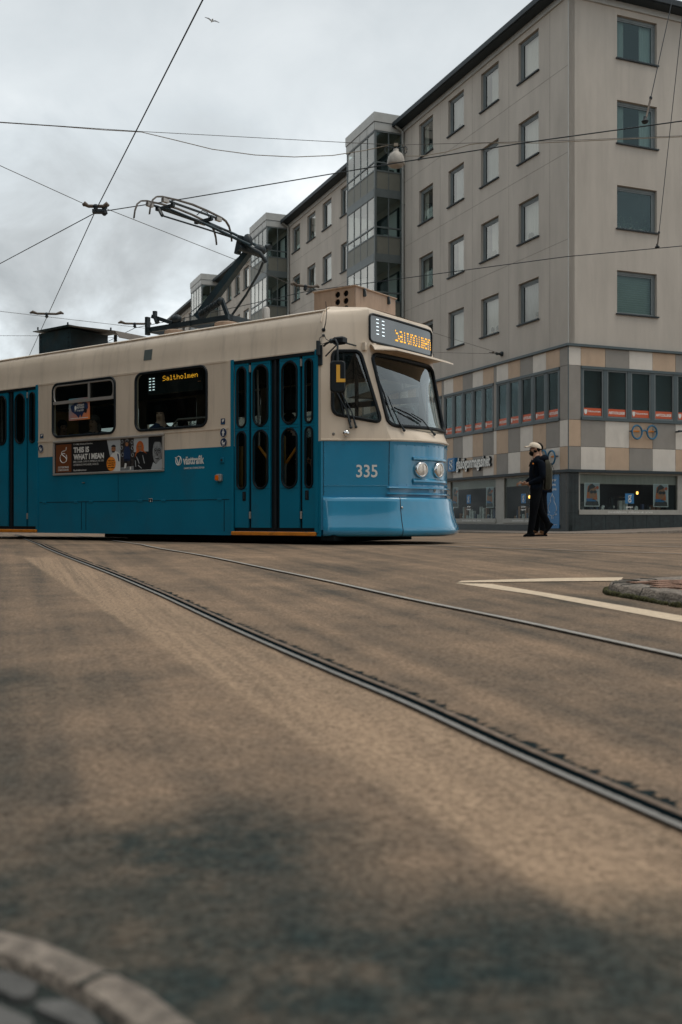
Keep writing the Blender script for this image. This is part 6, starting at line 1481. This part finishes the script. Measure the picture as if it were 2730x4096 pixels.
# dome street lamp
lp = Vector((1.326, 24, 9.007))
pm('lamp_white', (.36, .335, .295), .55, var=.18, vscale=12)
lm = thing('street_lamp', 'off white dome street lamp hanging on span wire before the glazed balconies', 'street lamp', tuple(lp))
m = MB(); m.lathe([(.205, -.12), (.214, -.10), (.211, -.02), (.19, .07), (.15, .14), (.09, .185), (.07, .20), (.065, .26), (.03, .27)], (0, 0, 0), (0, 0, 1), 'lamp_white', 28); m.build('dome', lm, smooth=50)
m = MB(); m.lathe([(.185, -.122), (.175, -.15), (.12, -.175), (.0, -.182)], (0, 0, 0), (0, 0, 1), 'aluminium', 24); m.build('diffuser', lm, smooth=60)
m = MB(); m.box(-.05, .05, -.03, .03, .33, .40, 'cable_beige'); m.tube([(0, 0, .26), (.02, 0, .33)], .02, 'black_metal', 6)
for s in (-1, 1): m.tube([(s*.22 + .05*math.cos(t), 0, .24 + .08*math.sin(t)) for t in [k*.45 for k in range(14)]], .010, 'black_metal', 5); m.tube([(s*.04, 0, .28), (s*.14, 0, .31), (s*.22, 0, .31)], .012, 'black_metal', 5)
m.build('suspension', lm, smooth=60)
# gull
m = MB(); g0 = Vector((-7.7901, 60, 30.3701))
m.ball((0, 0, 0), (.10, .05, .045), 'white_print', 8, 6)
for s in (-1, 1): m.loft([[(-.07, s*.03, .02), (.06, s*.03, .02)], [(-.04, s*.22, .12), (.06, s*.22, .13)], [(-.10, s*.46, .02), (-.05, s*.46, .03)]], 'sky_print', closed=False)
m.add([(-.08, -.03, 0), (-.2, -.05, 0), (-.2, .05, 0), (-.08, .03, 0)], [(0, 1, 2, 3)], 'white_print')
o = m.build('gull', smooth=60); o.location = g0; o.rotation_euler = (R(10), R(15), R(115)); tag(o, 'tiny white gull gliding high in the grey sky', 'bird')
# bare trees along the street, seen in the tram's windows
pm('bark', (.035, .032, .028), .9, var=.3, vscale=12)
def bare_tree(name, loc, h, seed, label):
    rn = random.Random(seed); tr, br = MB(), MB()
    def grow(p, d, ln, r, lev):
        q = p; pts = [tuple(p)]; n = 4; rs = [r]
        for i in range(n):
            d = (d + Vector((rn.uniform(-.16, .16), rn.uniform(-.16, .16), rn.uniform(-.04, .12)))).normalized(); q = q + d*ln/n; pts.append(tuple(q)); rs.append(r*(1-.40*(i+1)/n))
        (tr if lev == 0 else br).tube(pts, rs, 'bark', 6 if lev < 2 else 4, caps=False)
        if lev >= 5: return
        for k in range(4 if lev in (0, 1) else 3):
            t_ = rn.uniform(.45, 1.0) if k else 1.0; pp = Vector(pts[min(n, max(1, round(t_*n)))])
            ax = Vector((rn.uniform(-1, 1), rn.uniform(-1, 1), rn.uniform(-.1, .9))).normalized()
            grow(pp, (d*.75 + ax*.75).normalized(), ln*rn.uniform(.58, .8), max(.008, r*.52), lev+1)
    grow(Vector((0, 0, 0)), Vector((0, 0, 1)), h*.32, h*.022, 0)
    e_ = thing(name, label, 'tree', loc, rn.uniform(0, 6), 'bare street trees reflected in the tram')
    tr.build('trunk', e_, smooth=80); br.build('branches', e_, smooth=80)
TREES = [(-11.5, 9.5, 11, 1), (-15, 12.5, 12, 2), (-10, 5.0, 11, 3), (-17, 7.0, 13, 4), (-3.5, -6, 11, 5), (2.5, -8, 12, 6)]
for k, (x, y, h, sd_) in enumerate(TREES): bare_tree('bare_tree', (x, y, gz(max(y, -2)) - .05), h, sd_, 'leafless street tree mirrored in the tram door and cab windows')

# two unseen houses added on the near side to darken reflections in the glass
pm('brown_render', (.20, .165, .13), .9, var=.12, vscale=.8)
def unseen_house(loc, rz, w, h, label):
    e_ = thing('apartment_building', label, 'building', loc, rz)
    cols = [1.2 + 2.6*k for k in range(int((w-2)/2.6))]; rows = [1.6 + 3.0*k for k in range(int((h-2.5)/3.0))]
    m = MB(); panel(m, [(0, -1), (w, -1), (w, h), (0, h)], [[(c, z), (c+1.3, z), (c+1.3, z+1.5), (c, z+1.5)] for c in cols for z in rows], lambda a, b, d: (a, d, b), .2, lambda a, b: 'brown_render'); m.box(0, w, .201, 9, -1, h-.01, 'room_dark'); m.build('wall', e_)
    m = MB(); m.slab([(-.3, -.5, h), (w+.3, -.5, h), (w+.3, 9.3, h), (-.3, 9.3, h)], (0, 0, .3), 'eave_dark'); m.add([(-.3, -.5, h+.3), (w+.3, -.5, h+.3), (w+.3, 4.4, h+3), (-.3, 4.4, h+3), (-.3, 9.3, h+.3), (w+.3, 9.3, h+.3)], [(0, 1, 2, 3), (3, 2, 5, 4), (0, 3, 4), (1, 5, 2)], 'eave_dark'); m.build('roof', e_)
    for c in cols:
        for z in rows:
            m = MB(); m.box(c+.001, c+1.299, .10, .16, z+.001, z+.07, 'window_frame_grey'); m.box(c+.001, c+1.299, .10, .16, z+1.43, z+1.499, 'window_frame_grey'); m.box(c+.6, c+.7, .10, .16, z+.07, z+1.43, 'window_frame_grey'); m.poly([(c, .14, z), (c+1.3, .14, z), (c+1.3, .14, z+1.5), (c, .14, z+1.5)], 'facade_glass'); m.build('window', e_)
unseen_house((-27, 34, -.35), R(-90), 46, 14, 'unseen brown house added behind the bare trees to darken the tram reflections')
unseen_house((34, -24, -.35), R(180), 52, 15, 'unseen brown house added across the crossing to be reflected in the glass')
# ------------------------------------------------------------------ people
pm('skin', (.33, .175, .105), .55, var=.10, vscale=9); pm('skin_pale', (.55, .36, .26), .55, var=.1, vscale=9)
pm('cloth_navy', spec=.08, color=(.005, .008, .014), rough=.9, var=.3, vscale=9, bump=.4, bscale=25); pm('cloth_black', spec=.08, color=(.005, .006, .008), rough=.9, var=.3, vscale=9, bump=.4, bscale=25)
pm('cloth_blue', (.012, .028, .075), .9, var=.6, vscale=12); pm('cloth_grey', (.05, .055, .06), .9, var=.4, vscale=10)
pm('cap_cream', (.74, .64, .51), .85, var=.08, vscale=20); pm('hair_black', spec=.08, color=(.006, .006, .006), rough=.7, var=.3); pm('hair_grey', (.12, .11, .10), .8); pm('shoe_black', (.006, .007, .008), .85, spec=.08); pm('shoe_brown', (.17, .085, .035), .6)
pm('olive_pack', (.035, .034, .020), .8, var=.25, vscale=10, bump=.4, bscale=30); pm('phone_blue', (.22, .44, .52), .4)
def skin_body(name, J, E, parent=None, levels=2):
    """J: name -> (point, radius, material of the limb that ends there); E: list of (from, to). First joint is the root."""
    names = list(J); me = bpy.data.meshes.new(name); me.from_pydata([J[n][0] for n in names], [(names.index(a), names.index(b)) for a, b in E], [])
    ob = bpy.data.objects.new(name, me); col.objects.link(ob)
    sk = ob.modifiers.new('skin', 'SKIN'); sk.use_smooth_shade = True; sk.branch_smoothing = .6
    ss = ob.modifiers.new('sub', 'SUBSURF'); ss.levels = levels; ss.render_levels = levels
    for i, n in enumerate(names):
        r = J[n][1]; me.skin_vertices[0].data[i].radius = r if isinstance(r, tuple) else (r, r); me.skin_vertices[0].data[i].use_root = (i == 0)
    dg = bpy.context.evaluated_depsgraph_get(); dg.update()
    m2 = bpy.data.meshes.new_from_object(ob.evaluated_get(dg)); bpy.data.objects.remove(ob); bpy.data.meshes.remove(me)
    mats = []
    for n in names:
        if J[n][2] not in mats: mats.append(J[n][2])
    m2.materials.clear()
    for k in mats: m2.materials.append(M[k])
    segs = [(Vector(J[a][0]), Vector(J[b][0]), mats.index(J[b][2])) for a, b in E]
    for p in m2.polygons:
        c = p.center; best = (1e9, 0)
        for a, b, k in segs:
            ab = b - a; t = max(0, min(1, (c-a).dot(ab)/max(ab.length_squared, 1e-9))); d = (c - a - ab*t).length
            if d < best[0]: best = (d, k)
        p.material_index = best[1]; p.use_smooth = True
    o = bpy.data.objects.new(name, m2); col.objects.link(o)
    if parent: o.parent = parent
    return o
def hand(J, E, wrist, wp, d, side, mat, s=1.0):
    """palm with four fingers and a thumb: d fingers' direction, side = towards the thumb"""
    d = Vector(d).normalized(); sd_ = Vector(side); sd_ = (sd_ - d*sd_.dot(d)).normalized(); n = d.cross(sd_); p = Vector(wp)
    pal = wrist + '_palm'; J[pal] = (tuple(p + d*.075*s), (.040*s, .022*s), mat); E.append((wrist, pal))
    for k, (o, ln) in enumerate(((.030, .070), (.010, .078), (-.011, .072), (-.030, .056))):
        b = wrist + '_f%d' % k; a0 = p + d*.095*s + sd_*o*s; a1 = a0 + (d*.8 + n*.55).normalized()*ln*.5*s; a2 = a1 + (d*.35 + n*.9).normalized()*ln*.5*s
        J[b+'a'] = (tuple(a0), .0105*s, mat); J[b+'b'] = (tuple(a1), .0095*s, mat); J[b+'c'] = (tuple(a2), .008*s, mat); E += [(pal, b+'a'), (b+'a', b+'b'), (b+'b', b+'c')]
    b = wrist + '_t'; a1 = p + d*.05*s + sd_*.045*s; a2 = a1 + (d*.7 + sd_*.35 + n*.4).normalized()*.035*s
    J[b+'a'] = (tuple(a1), .013*s, mat); J[b+'b'] = (tuple(a2), .010*s, mat); E += [(pal, b+'a'), (b+'a', b+'b')]
PY_ = 19.4
def W2(t): return Vector(t)
org = Vector((3.7757, PY_, gz(PY_)))
lift = gz(PY_) - -0.001
def PP(t, dy=0.0): v = Vector(t) - Vector((org.x, PY_, 0)); return (v.x, v.y + dy, v.z + lift - org.z)
def walker():
    J = {}; E = []
    def j(n, t, dy, r, m): J[n] = (PP(t, dy), r, m)
    H_ = 'cloth_navy'; T_ = 'cloth_black'; K = 'skin'
    j('pelvis', (3.8098, 19.4, 0.9392), 0, (.150, .125), T_)
    j('waist', (3.8098, 19.4, 1.0854), 0, (.165, .15), H_); j('belly', (3.805, 19.4, 1.2218), 0, (.17, .158), H_); j('chest', (3.8147, 19.4, 1.3826), 0, (.185, .15), H_); j('upper', (3.8342, 19.4, 1.4995), 0, (.15, .10), H_)
    j('neck', (3.805, 19.4, 1.5872), 0, .066, K); j('jaw', (3.7611, 19.4, 1.6603), 0, (.070, .078), K); j('skull', (3.7709, 19.4, 1.7431), 0, (.080, .098), K); j('crown', (3.7904, 19.4, 1.8016), 0, (.065, .075), K)
    E += [('pelvis', 'waist'), ('waist', 'belly'), ('belly', 'chest'), ('chest', 'upper'), ('upper', 'neck'), ('neck', 'jaw'), ('jaw', 'skull'), ('skull', 'crown')]
    j('nose', (3.6734, 19.4, 1.7041), 0, .014, K); E.append(('jaw', 'nose'))
    for s, nm, hip, kn_, an, he, to in ((-1, 'n', (3.7757, 19.4, 0.8418), (3.7319, 19.4, 0.4959), (3.6832, 19.4, 0.15), (3.7075, 19.4, 0.0379), (3.5711, 19.4, 0.0233)), (1, 'f', (3.8245, 19.4, 0.8418), (3.9024, 19.4, 0.5105), (4.0486, 19.4, 0.2718), (4.1022, 19.4, 0.2328), (3.9804, 19.4, 0.0526))):
        dy = s*.10
        j('hip'+nm, hip, dy, (.118, .125), T_); j('thigh'+nm, tuple((Vector(hip)+Vector(kn_))/2), dy, .108, T_); j('knee'+nm, kn_, dy, .084, T_); j('calf'+nm, tuple((Vector(kn_)*.55+Vector(an)*.45)), dy, .078, T_); j('ankle'+nm, an, dy, .070, T_)
        j('foot'+nm, tuple((Vector(he)*.45+Vector(to)*.55)), dy, .040, 'shoe_black')
        E += [('pelvis', 'hip'+nm), ('hip'+nm, 'thigh'+nm), ('thigh'+nm, 'knee'+nm), ('knee'+nm, 'calf'+nm), ('calf'+nm, 'ankle'+nm), ('ankle'+nm, 'foot'+nm)]
    for s, nm, sh_, el, fo, wr in ((-1, 'n', (3.8634, 19.4, 1.4703), (3.8878, 19.4, 1.1536), (3.7806, 19.4, 1.0951), (3.6539, 19.4, 1.0367)), (1, 'f', (3.8245, 19.4, 1.4703), (3.805, 19.4, 1.1682), (3.7027, 19.4, 1.1098), (3.6101, 19.4, 1.0513))):
        dy = s*.20
        j('sh'+nm, sh_, dy, (.085, .085), H_); j('el'+nm, el, dy*1.15, .066, H_); j('fo'+nm, fo, dy*.9, .058, H_); j('wr'+nm, wr, dy*.45, .040, H_); J['hw'+nm] = (tuple(Vector(PP(wr, dy*.38)) + Vector((-.03, 0, -.004))), .030, K)
        E += [('upper', 'sh'+nm), ('sh'+nm, 'el'+nm), ('el'+nm, 'fo'+nm), ('fo'+nm, 'wr'+nm), ('wr'+nm, 'hw'+nm)]
        hand(J, E, 'hw'+nm, J['hw'+nm][0], (-1, -s*.25, -.10), (-.2, s*.6, .8), K)
    b = skin_body('person', J, E); b.location = org
    tag(b, 'man walking with cream cap, dark beard and dark clothes holding phone', 'person')
    return b, J
man, MJ = walker()
def child(mb, name, par, sm=60): return mb.build(name, par, smooth=sm)
sk_ = Vector(MJ['skull'][0]); jw = Vector(MJ['jaw'][0])
m = MB()   # cap
rings = []
for i in range(8):
    th = R(-8 + 98*i/7); rings.append([(sk_.x + .012 + .124*math.cos(th)*math.cos(2*math.pi*k/20), sk_.y + .094*math.cos(th)*math.sin(2*math.pi*k/20), sk_.z + .005 + .095*math.sin(th) + (.028*math.cos(2*math.pi*k/20) if False else -.022*math.cos(2*math.pi*k/20)*-1*(-1))*math.cos(th)) for k in range(20)])
m.loft(rings, 'cap_cream', True, True)
bx0 = sk_ + Vector((-.085, 0, .020))
m.loft([[tuple(bx0 + Vector((-.0 - l*(1-.35*abs(u)**2), u*.080, -.010*l/.12*(0) + .012*(1-u*u) + dz - l*.10))) for u in [-1 + 2*i/10 for i in range(11)]] for l, dz in ((0, .0), (.06, .004), (.118, .0), (.12, -.006), (.06, -.004), (0, -.01))], 'cap_cream', closed=False)
child(m, 'cap', man)
m = MB()   # beard, hair at the nape
m.ball(tuple(jw + Vector((-.024, 0, -.030))), (.074, .070, .058), 'hair_black', 14, 9); m.ball(tuple(jw + Vector((.012, 0, .002))), (.060, .084, .052), 'hair_black', 12, 8); m.ball(tuple(jw + Vector((-.078, 0, .022))), (.014, .034, .010), 'hair_black', 8, 6)
child(m, 'beard', man)
m = MB(); m.ball(tuple(sk_ + Vector((.060, 0, -.035))), (.055, .078, .062), 'hair_black', 12, 8); child(m, 'hair', man)
m = MB()
for s in (-1, 1): m.ball(tuple(sk_ + Vector((.012, s*.083, -.040))), (.018, .012, .030), 'skin', 8, 6)
child(m, 'ear', man)
m = MB()
for s in (-1, 1): m.ball(tuple(sk_ + Vector((-.080, s*.034, -.022))), (.008, .012, .007), 'hair_black', 8, 6); m.tube([tuple(sk_ + Vector((-.088, s*.036, -.022))), tuple(sk_ + Vector((-.02, s*.085, -.018)))], .004, 'hair_black', 4)
child(m, 'glasses', man)
m = MB(); up = Vector(MJ['upper'][0])
m.loft([[tuple(up + Vector((.03 + r*1.05*math.cos(a), r*1.15*math.sin(a), z - .035*math.cos(a)*-1 - .02))) for a in [2*math.pi*k/16 for k in range(16)]] for r, z in ((.15, .0), (.155, .045), (.125, .085), (.09, .085), (.075, .05))], 'cloth_navy', True)
m.ball(tuple(up + Vector((.13, 0, .02))), (.085, .13, .085), 'cloth_navy', 12, 8)
for s in (-1, 1): m.tube([tuple(up + Vector((-.10, s*.03, .02))), tuple(up + Vector((-.15, s*.03, -.07))), tuple(up + Vector((-.165, s*.03, -.13)))], .006, 'cloth_black', 5)
child(m, 'hood', man)
m = MB(); m.lathe([(.016, 0), (.014, .006), (0, .007)], tuple(Vector(MJ['chest'][0]) + Vector((-.10, -.150, .035))), (-.35, -1, 0), 'orange_print', 10); child(m, 'badge', man)
def shoe(par, heel, toe, y, sole_up, mat, sole):
    h, t = Vector(heel), Vector(toe); d = (t-h); L_ = d.length; d.normalize(); u = Vector((0, 1, 0)).cross(d); u = u if u.z > 0 or abs(d.z) > .8 else -u
    if u.dot(Vector(sole_up)) < 0: u = -u
    m = MB(); rr = []
    for f, w, hh in ((-.02, .030, .055), (.06, .046, .085), (.22, .048, .088), (.42, .048, .070), (.65, .054, .055), (.86, .050, .042), (1.0, .024, .026)):
        c = h + d*L_*f; rr.append([tuple(c + Vector((0, math.cos(a)*w, 0)) + u*(hh*.5 + math.sin(a)*hh*.5)) for a in [2*math.pi*k/12 for k in range(12)]])
    m.loft(rr, mat, True, True)
    m2 = []
    for f, w in ((-.03, .034), (.06, .049), (.3, .048), (.65, .057), (.88, .053), (1.02, .028)):
        c = h + d*L_*f; m2.append([tuple(c + Vector((0, w, 0)) + u*.018), tuple(c + Vector((0, -w, 0)) + u*.018), tuple(c + Vector((0, -w, 0)) - u*.010), tuple(c + Vector((0, w, 0)) - u*.010)])
    m.loft(m2, sole, True, True)
    return m.build('shoe', par, smooth=50)
shoe(man, PP((3.7465, 19.4, 0.0185), -.10), PP((3.5419, 19.4, 0.0136), -.10), 0, (0, 0, 1), 'shoe_black', 'cloth_black')
shoe(man, PP((4.146, 19.4, 0.2474), .10), PP((3.9852, 19.4, 0.0428), .10), 0, (-.6, 0, .8), 'shoe_black', 'cloth_black')
# backpack and phone
m = MB(); c = Vector(PP((4.0096, 19.4, 1.2413), 0)); rr = []
for z, w, d0, d1 in ((-.33, .06, -.02, .02), (-.31, .13, -.05, .06), (-.22, .155, -.055, .085), (0, .16, -.05, .10), (.17, .15, -.05, .075), (.25, .12, -.06, .03), (.28, .06, -.06, -.01)):
    rr.append([(c.x + x, c.y + y, c.z + z) for x, y in [(d0, -w), (d0*.2 + d1*.6, -w*1.0), (d1, -w*.55), (d1*1.08, 0), (d1, w*.55), (d0*.2 + d1*.6, w), (d0, w)]])
m.loft(rr, 'olive_pack', True, True)
bp_ = m.build('backpack', smooth=50); bp_.location = org; tag(bp_, 'olive backpack on the back of the man with cream cap', 'backpack')
m = MB()
for s in (-1, 1): m.tube([(c.x-.05, c.y+s*.11, c.z+.25), (c.x-.13, c.y+s*.13, c.z+.30), (c.x-.27, c.y+s*.13, c.z+.18), (c.x-.30, c.y+s*.14, c.z+.0), (c.x-.15, c.y+s*.17, c.z-.22)], .018, 'cloth_black', 6)
child(m, 'strap', bp_)
m = MB(); m.tube([(c.x+.11, c.y-.09, c.z-.2), (c.x+.125, c.y-.08, c.z+.05), (c.x+.075, c.y-.05, c.z+.2)], .006, 'cloth_black', 5); child(m, 'zip', bp_)
ph = Vector(PP((3.5321, 19.4, 1.0318), 0)); rt = Matrix.Rotation(R(-20), 3, 'Y')
m = MB(); m.loft([[tuple(ph + rt @ Vector((x, y, dz))) for x, y in rrect(-.085, .065, -.040, .040, .012, 3)] for dz in (-.005, .005)], 'phone_blue', True, True)
pho = m.build('phone'); pho.location = org; tag(pho, 'pale blue phone held in both hands by the man with cap', 'phone')
m = MB(); m.loft([[tuple(ph + rt @ Vector((x, y, dz))) for x, y in rrect(-.078, .058, -.035, .035, .008, 3)] for dz in (.0052, .006)], 'sign_black', True, True); child(m, 'screen', pho)
# the second walker, half hidden behind the first
Y2 = 20.5
def second():
    J = {}; E = []; o2 = Vector((4.0928, Y2, gz(Y2))); lf = gz(Y2) - 0.0157
    def P2(t, dy=0): v = Vector(t); return (v.x-o2.x, v.y-Y2+dy, v.z+lf-o2.z)
    def j(n, t, dy, r, m): J[n] = (P2(t, dy), r, m)
    A = 'cloth_black'; K = 'skin'
    j('pelvis', (4.134, 20.5, 0.9732), 0, (.16, .14), A); j('waist', (4.1443, 20.5, 1.1277), 0, (.175, .16), A); j('chest', (4.1546, 20.5, 1.4211), 0, (.19, .165), A); j('upper', (4.1443, 20.5, 1.555), 0, (.15, .11), A)
    j('neck', (4.0928, 20.5, 1.6579), 0, .066, K); j('jaw', (4.0516, 20.5, 1.73), 0, .078, K); j('skull', (4.0516, 20.5, 1.8175), 0, (.082, .095), K); j('crown', (4.0516, 20.5, 1.8793), 0, .07, 'hair_black')
    E += [('pelvis', 'waist'), ('waist', 'chest'), ('chest', 'upper'), ('upper', 'neck'), ('neck', 'jaw'), ('jaw', 'skull'), ('skull', 'crown')]
    for s, nm, kx, ax in ((-1, 'n', 2172, 2168), (1, 'f', 2155, 2146)):
        dy = s*.10
        j('hip'+nm, ((4.1185, 20.5, 0.8445)), dy, .11, A); k_ = Vector((4.1185, 20.5, 0.4841)); k_.x += (kx-2165)*20.5/3982; a_ = Vector((4.0928, 20.5, 0.1135)); a_.x += (ax-2160)*20.5/3982
        j('knee'+nm, tuple(k_), dy, .090, A); j('ankle'+nm, tuple(a_), dy, .075, A); j('foot'+nm, tuple(a_ + Vector((-.04, 0, -.06))), dy, .042, 'shoe_brown')
        E += [('pelvis', 'hip'+nm), ('hip'+nm, 'knee'+nm), ('knee'+nm, 'ankle'+nm), ('ankle'+nm, 'foot'+nm)]
        j('sh'+nm, (4.1855, 20.5, 1.5138), s*.2, .088, A); j('el'+nm, (4.2163, 20.5, 1.2152), s*.24, .07, A); j('wr'+nm, (4.0516, 20.5, 1.0916), s*.18, .05, A); j('hw'+nm, (4.0001, 20.5, 1.0813), s*.16, .032, K)
        E += [('upper', 'sh'+nm), ('sh'+nm, 'el'+nm), ('el'+nm, 'wr'+nm), ('wr'+nm, 'hw'+nm)]
        hand(J, E, 'hw'+nm, J['hw'+nm][0], (-1, -s*.2, -.1), (0, -s, .6), K)
    b = skin_body('person', J, E); b.location = o2; tag(b, 'person in black with brown shoes mostly hidden behind the capped man', 'person')
    s_ = Vector(J['skull'][0]); m = MB(); rn = random.Random(5)
    m.ball(tuple(s_ + Vector((.01, 0, .030))), (.105, .092, .092), 'hair_black', 14, 9)
    for k in range(26):
        a = rn.uniform(0, 6.28); r0 = rn.uniform(.02, .085); p = s_ + Vector((.0 + r0*math.cos(a), r0*math.sin(a), .105 - r0*.4)); m.tube([tuple(p), tuple(p + Vector((rn.uniform(-.03, .02), rn.uniform(-.02, .02), rn.uniform(.015, .045))))], [.012, .003], 'hair_black', 4)
    child(m, 'hair', b)
    for s in (-1, 1):
        a = Vector(J['ankle'+('n' if s < 0 else 'f')][0]); shoe(b, (a.x+.08, a.y, .012), (a.x-.20, a.y, .012), 0, (0, 0, 1), 'shoe_brown', 'cloth_black')
    m = MB(); pe = Vector(J['pelvis'][0]); ch = Vector(J['waist'][0])
    m.loft([[tuple(p + Vector((a*math.cos(t), b_*math.sin(t), 0))) for t in [2*math.pi*k/16 for k in range(16)]] for p, a, b_ in ((pe + Vector((.01, 0, -.06)), .20, .19), (pe + Vector((.01, 0, .02)), .205, .195), (ch + Vector((.01, 0, .05)), .195, .185))], 'cloth_navy', True); child(m, 'jacket_hem', b)
second()
# passengers
def passenger(lx, ly, seat, face, coat, hairm, skinm, label, hat=False, hair_long=False, turn=0.0):
    p = tw(lx, ly); J = {}; E = []
    def j(n, t, r, m): J[n] = (t, r, m)
    j('pelvis', (0, 0, .10), (.17, .15), coat); j('waist', (0, 0, .25), (.17, .14), coat); j('chest', (0, 0, .45), (.185, .13), coat); j('upper', (0, 0, .55), (.14, .10), coat)
    j('neck', (0, -.01, .64), .055, skinm); j('jaw', (0, -.035, .70), (.062, .072), skinm); j('skull', (0, -.02, .80), (.075, .092), skinm); j('crown', (0, -.005, .87), .062, skinm); j('nose', (0, -.115, .745), .013, skinm)
    HT = Matrix.Rotation(turn, 3, 'Z')
    for k_ in ('neck', 'jaw', 'skull', 'crown', 'nose'): J[k_] = (tuple(HT @ Vector(J[k_][0])), J[k_][1], J[k_][2])
    E += [('pelvis', 'waist'), ('waist', 'chest'), ('chest', 'upper'), ('upper', 'neck'), ('neck', 'jaw'), ('jaw', 'skull'), ('skull', 'crown'), ('jaw', 'nose')]
    for s in (-1, 1):
        n = str(s); j('sh'+n, (s*.18, 0, .52), .075, coat); j('el'+n, (s*.24, -.03, .24), .06, coat); j('wr'+n, (s*.14, -.24, .17), .045, coat); j('hw'+n, (s*.12, -.28, .165), .03, skinm); j('kn'+n, (s*.10, -.42, .06), .085, 'cloth_black'); j('an'+n, (s*.10, -.44, -.36), .055, 'cloth_black'); j('ft'+n, (s*.10, -.54, -.41), .04, 'shoe_black')
        E += [('upper', 'sh'+n), ('sh'+n, 'el'+n), ('el'+n, 'wr'+n), ('wr'+n, 'hw'+n), ('pelvis', 'kn'+n), ('kn'+n, 'an'+n), ('an'+n, 'ft'+n)]
        hand(J, E, 'hw'+n, J['hw'+n][0], (-s*.4, -1, -.2), (-s, .3, .4), skinm)
    b = skin_body('person', J, E); b.location = (p[0], p[1], seat); b.rotation_euler = (0, 0, face); tag(b, label, 'person')
    m = MB(); m.ball((0, .012, .825), (.085, .100, .085 if not hat else .09), hairm, 14, 9)
    if hair_long: m.ball((0, .05, .68), (.10, .07, .14), hairm, 12, 8)
    if hat: m.lathe([(.094, .0), (.098, .03), (.09, .09), (.05, .125), (0, .13)], (0, .0, .805), (0, -.1, 1), hairm, 14)
    o_ = child(m, 'hat' if hat else 'hair', b); o_.rotation_euler = (0, 0, turn)
    m = MB()
    for s in (-1, 1): m.ball((s*.030, -.100, .775), (.012, .008, .007), 'hair_black', 6, 4); m.bar((s*.016, -.106, .797), (s*.046, -.096, .797), .006, .006, 'hair_black')
    m.bar((-.02, -.108, .700), (.02, -.108, .700), .006, .006, 'hair_black'); o_ = child(m, 'face', b); o_.rotation_euler = (0, 0, turn)
    return b
fa = TRAM_RZ
passenger(-3.4299, .36, 1.22, fa + R(90), 'cloth_blue', 'hair_black', 'skin_pale', 'old man in dark hat and blue jacket looking out of the second tram window', hat=True, turn=R(-62))
passenger(-5.8293, .36, 1.14, fa + R(90), 'cloth_black', 'hair_black', 'skin', 'dark haired passenger looking down at the left of the first tram window', turn=R(-25))
passenger(-5.0618, .40, 1.18, fa + R(90), 'cloth_grey', 'hair_grey', 'skin_pale', 'passenger in grey scarf sitting right of the poster in the first tram window', hair_long=True, turn=R(-70))
passenger(-4.3837, 1.8, 1.18, fa + R(90), 'cloth_black', 'hair_black', 'skin', 'passenger in black seen from behind at the far side of the second tram window')
passenger(-1.7575, 1.5, 1.10, fa + R(90), 'cloth_black', 'hair_black', 'skin', 'passenger seated behind the tram door with only the head showing')
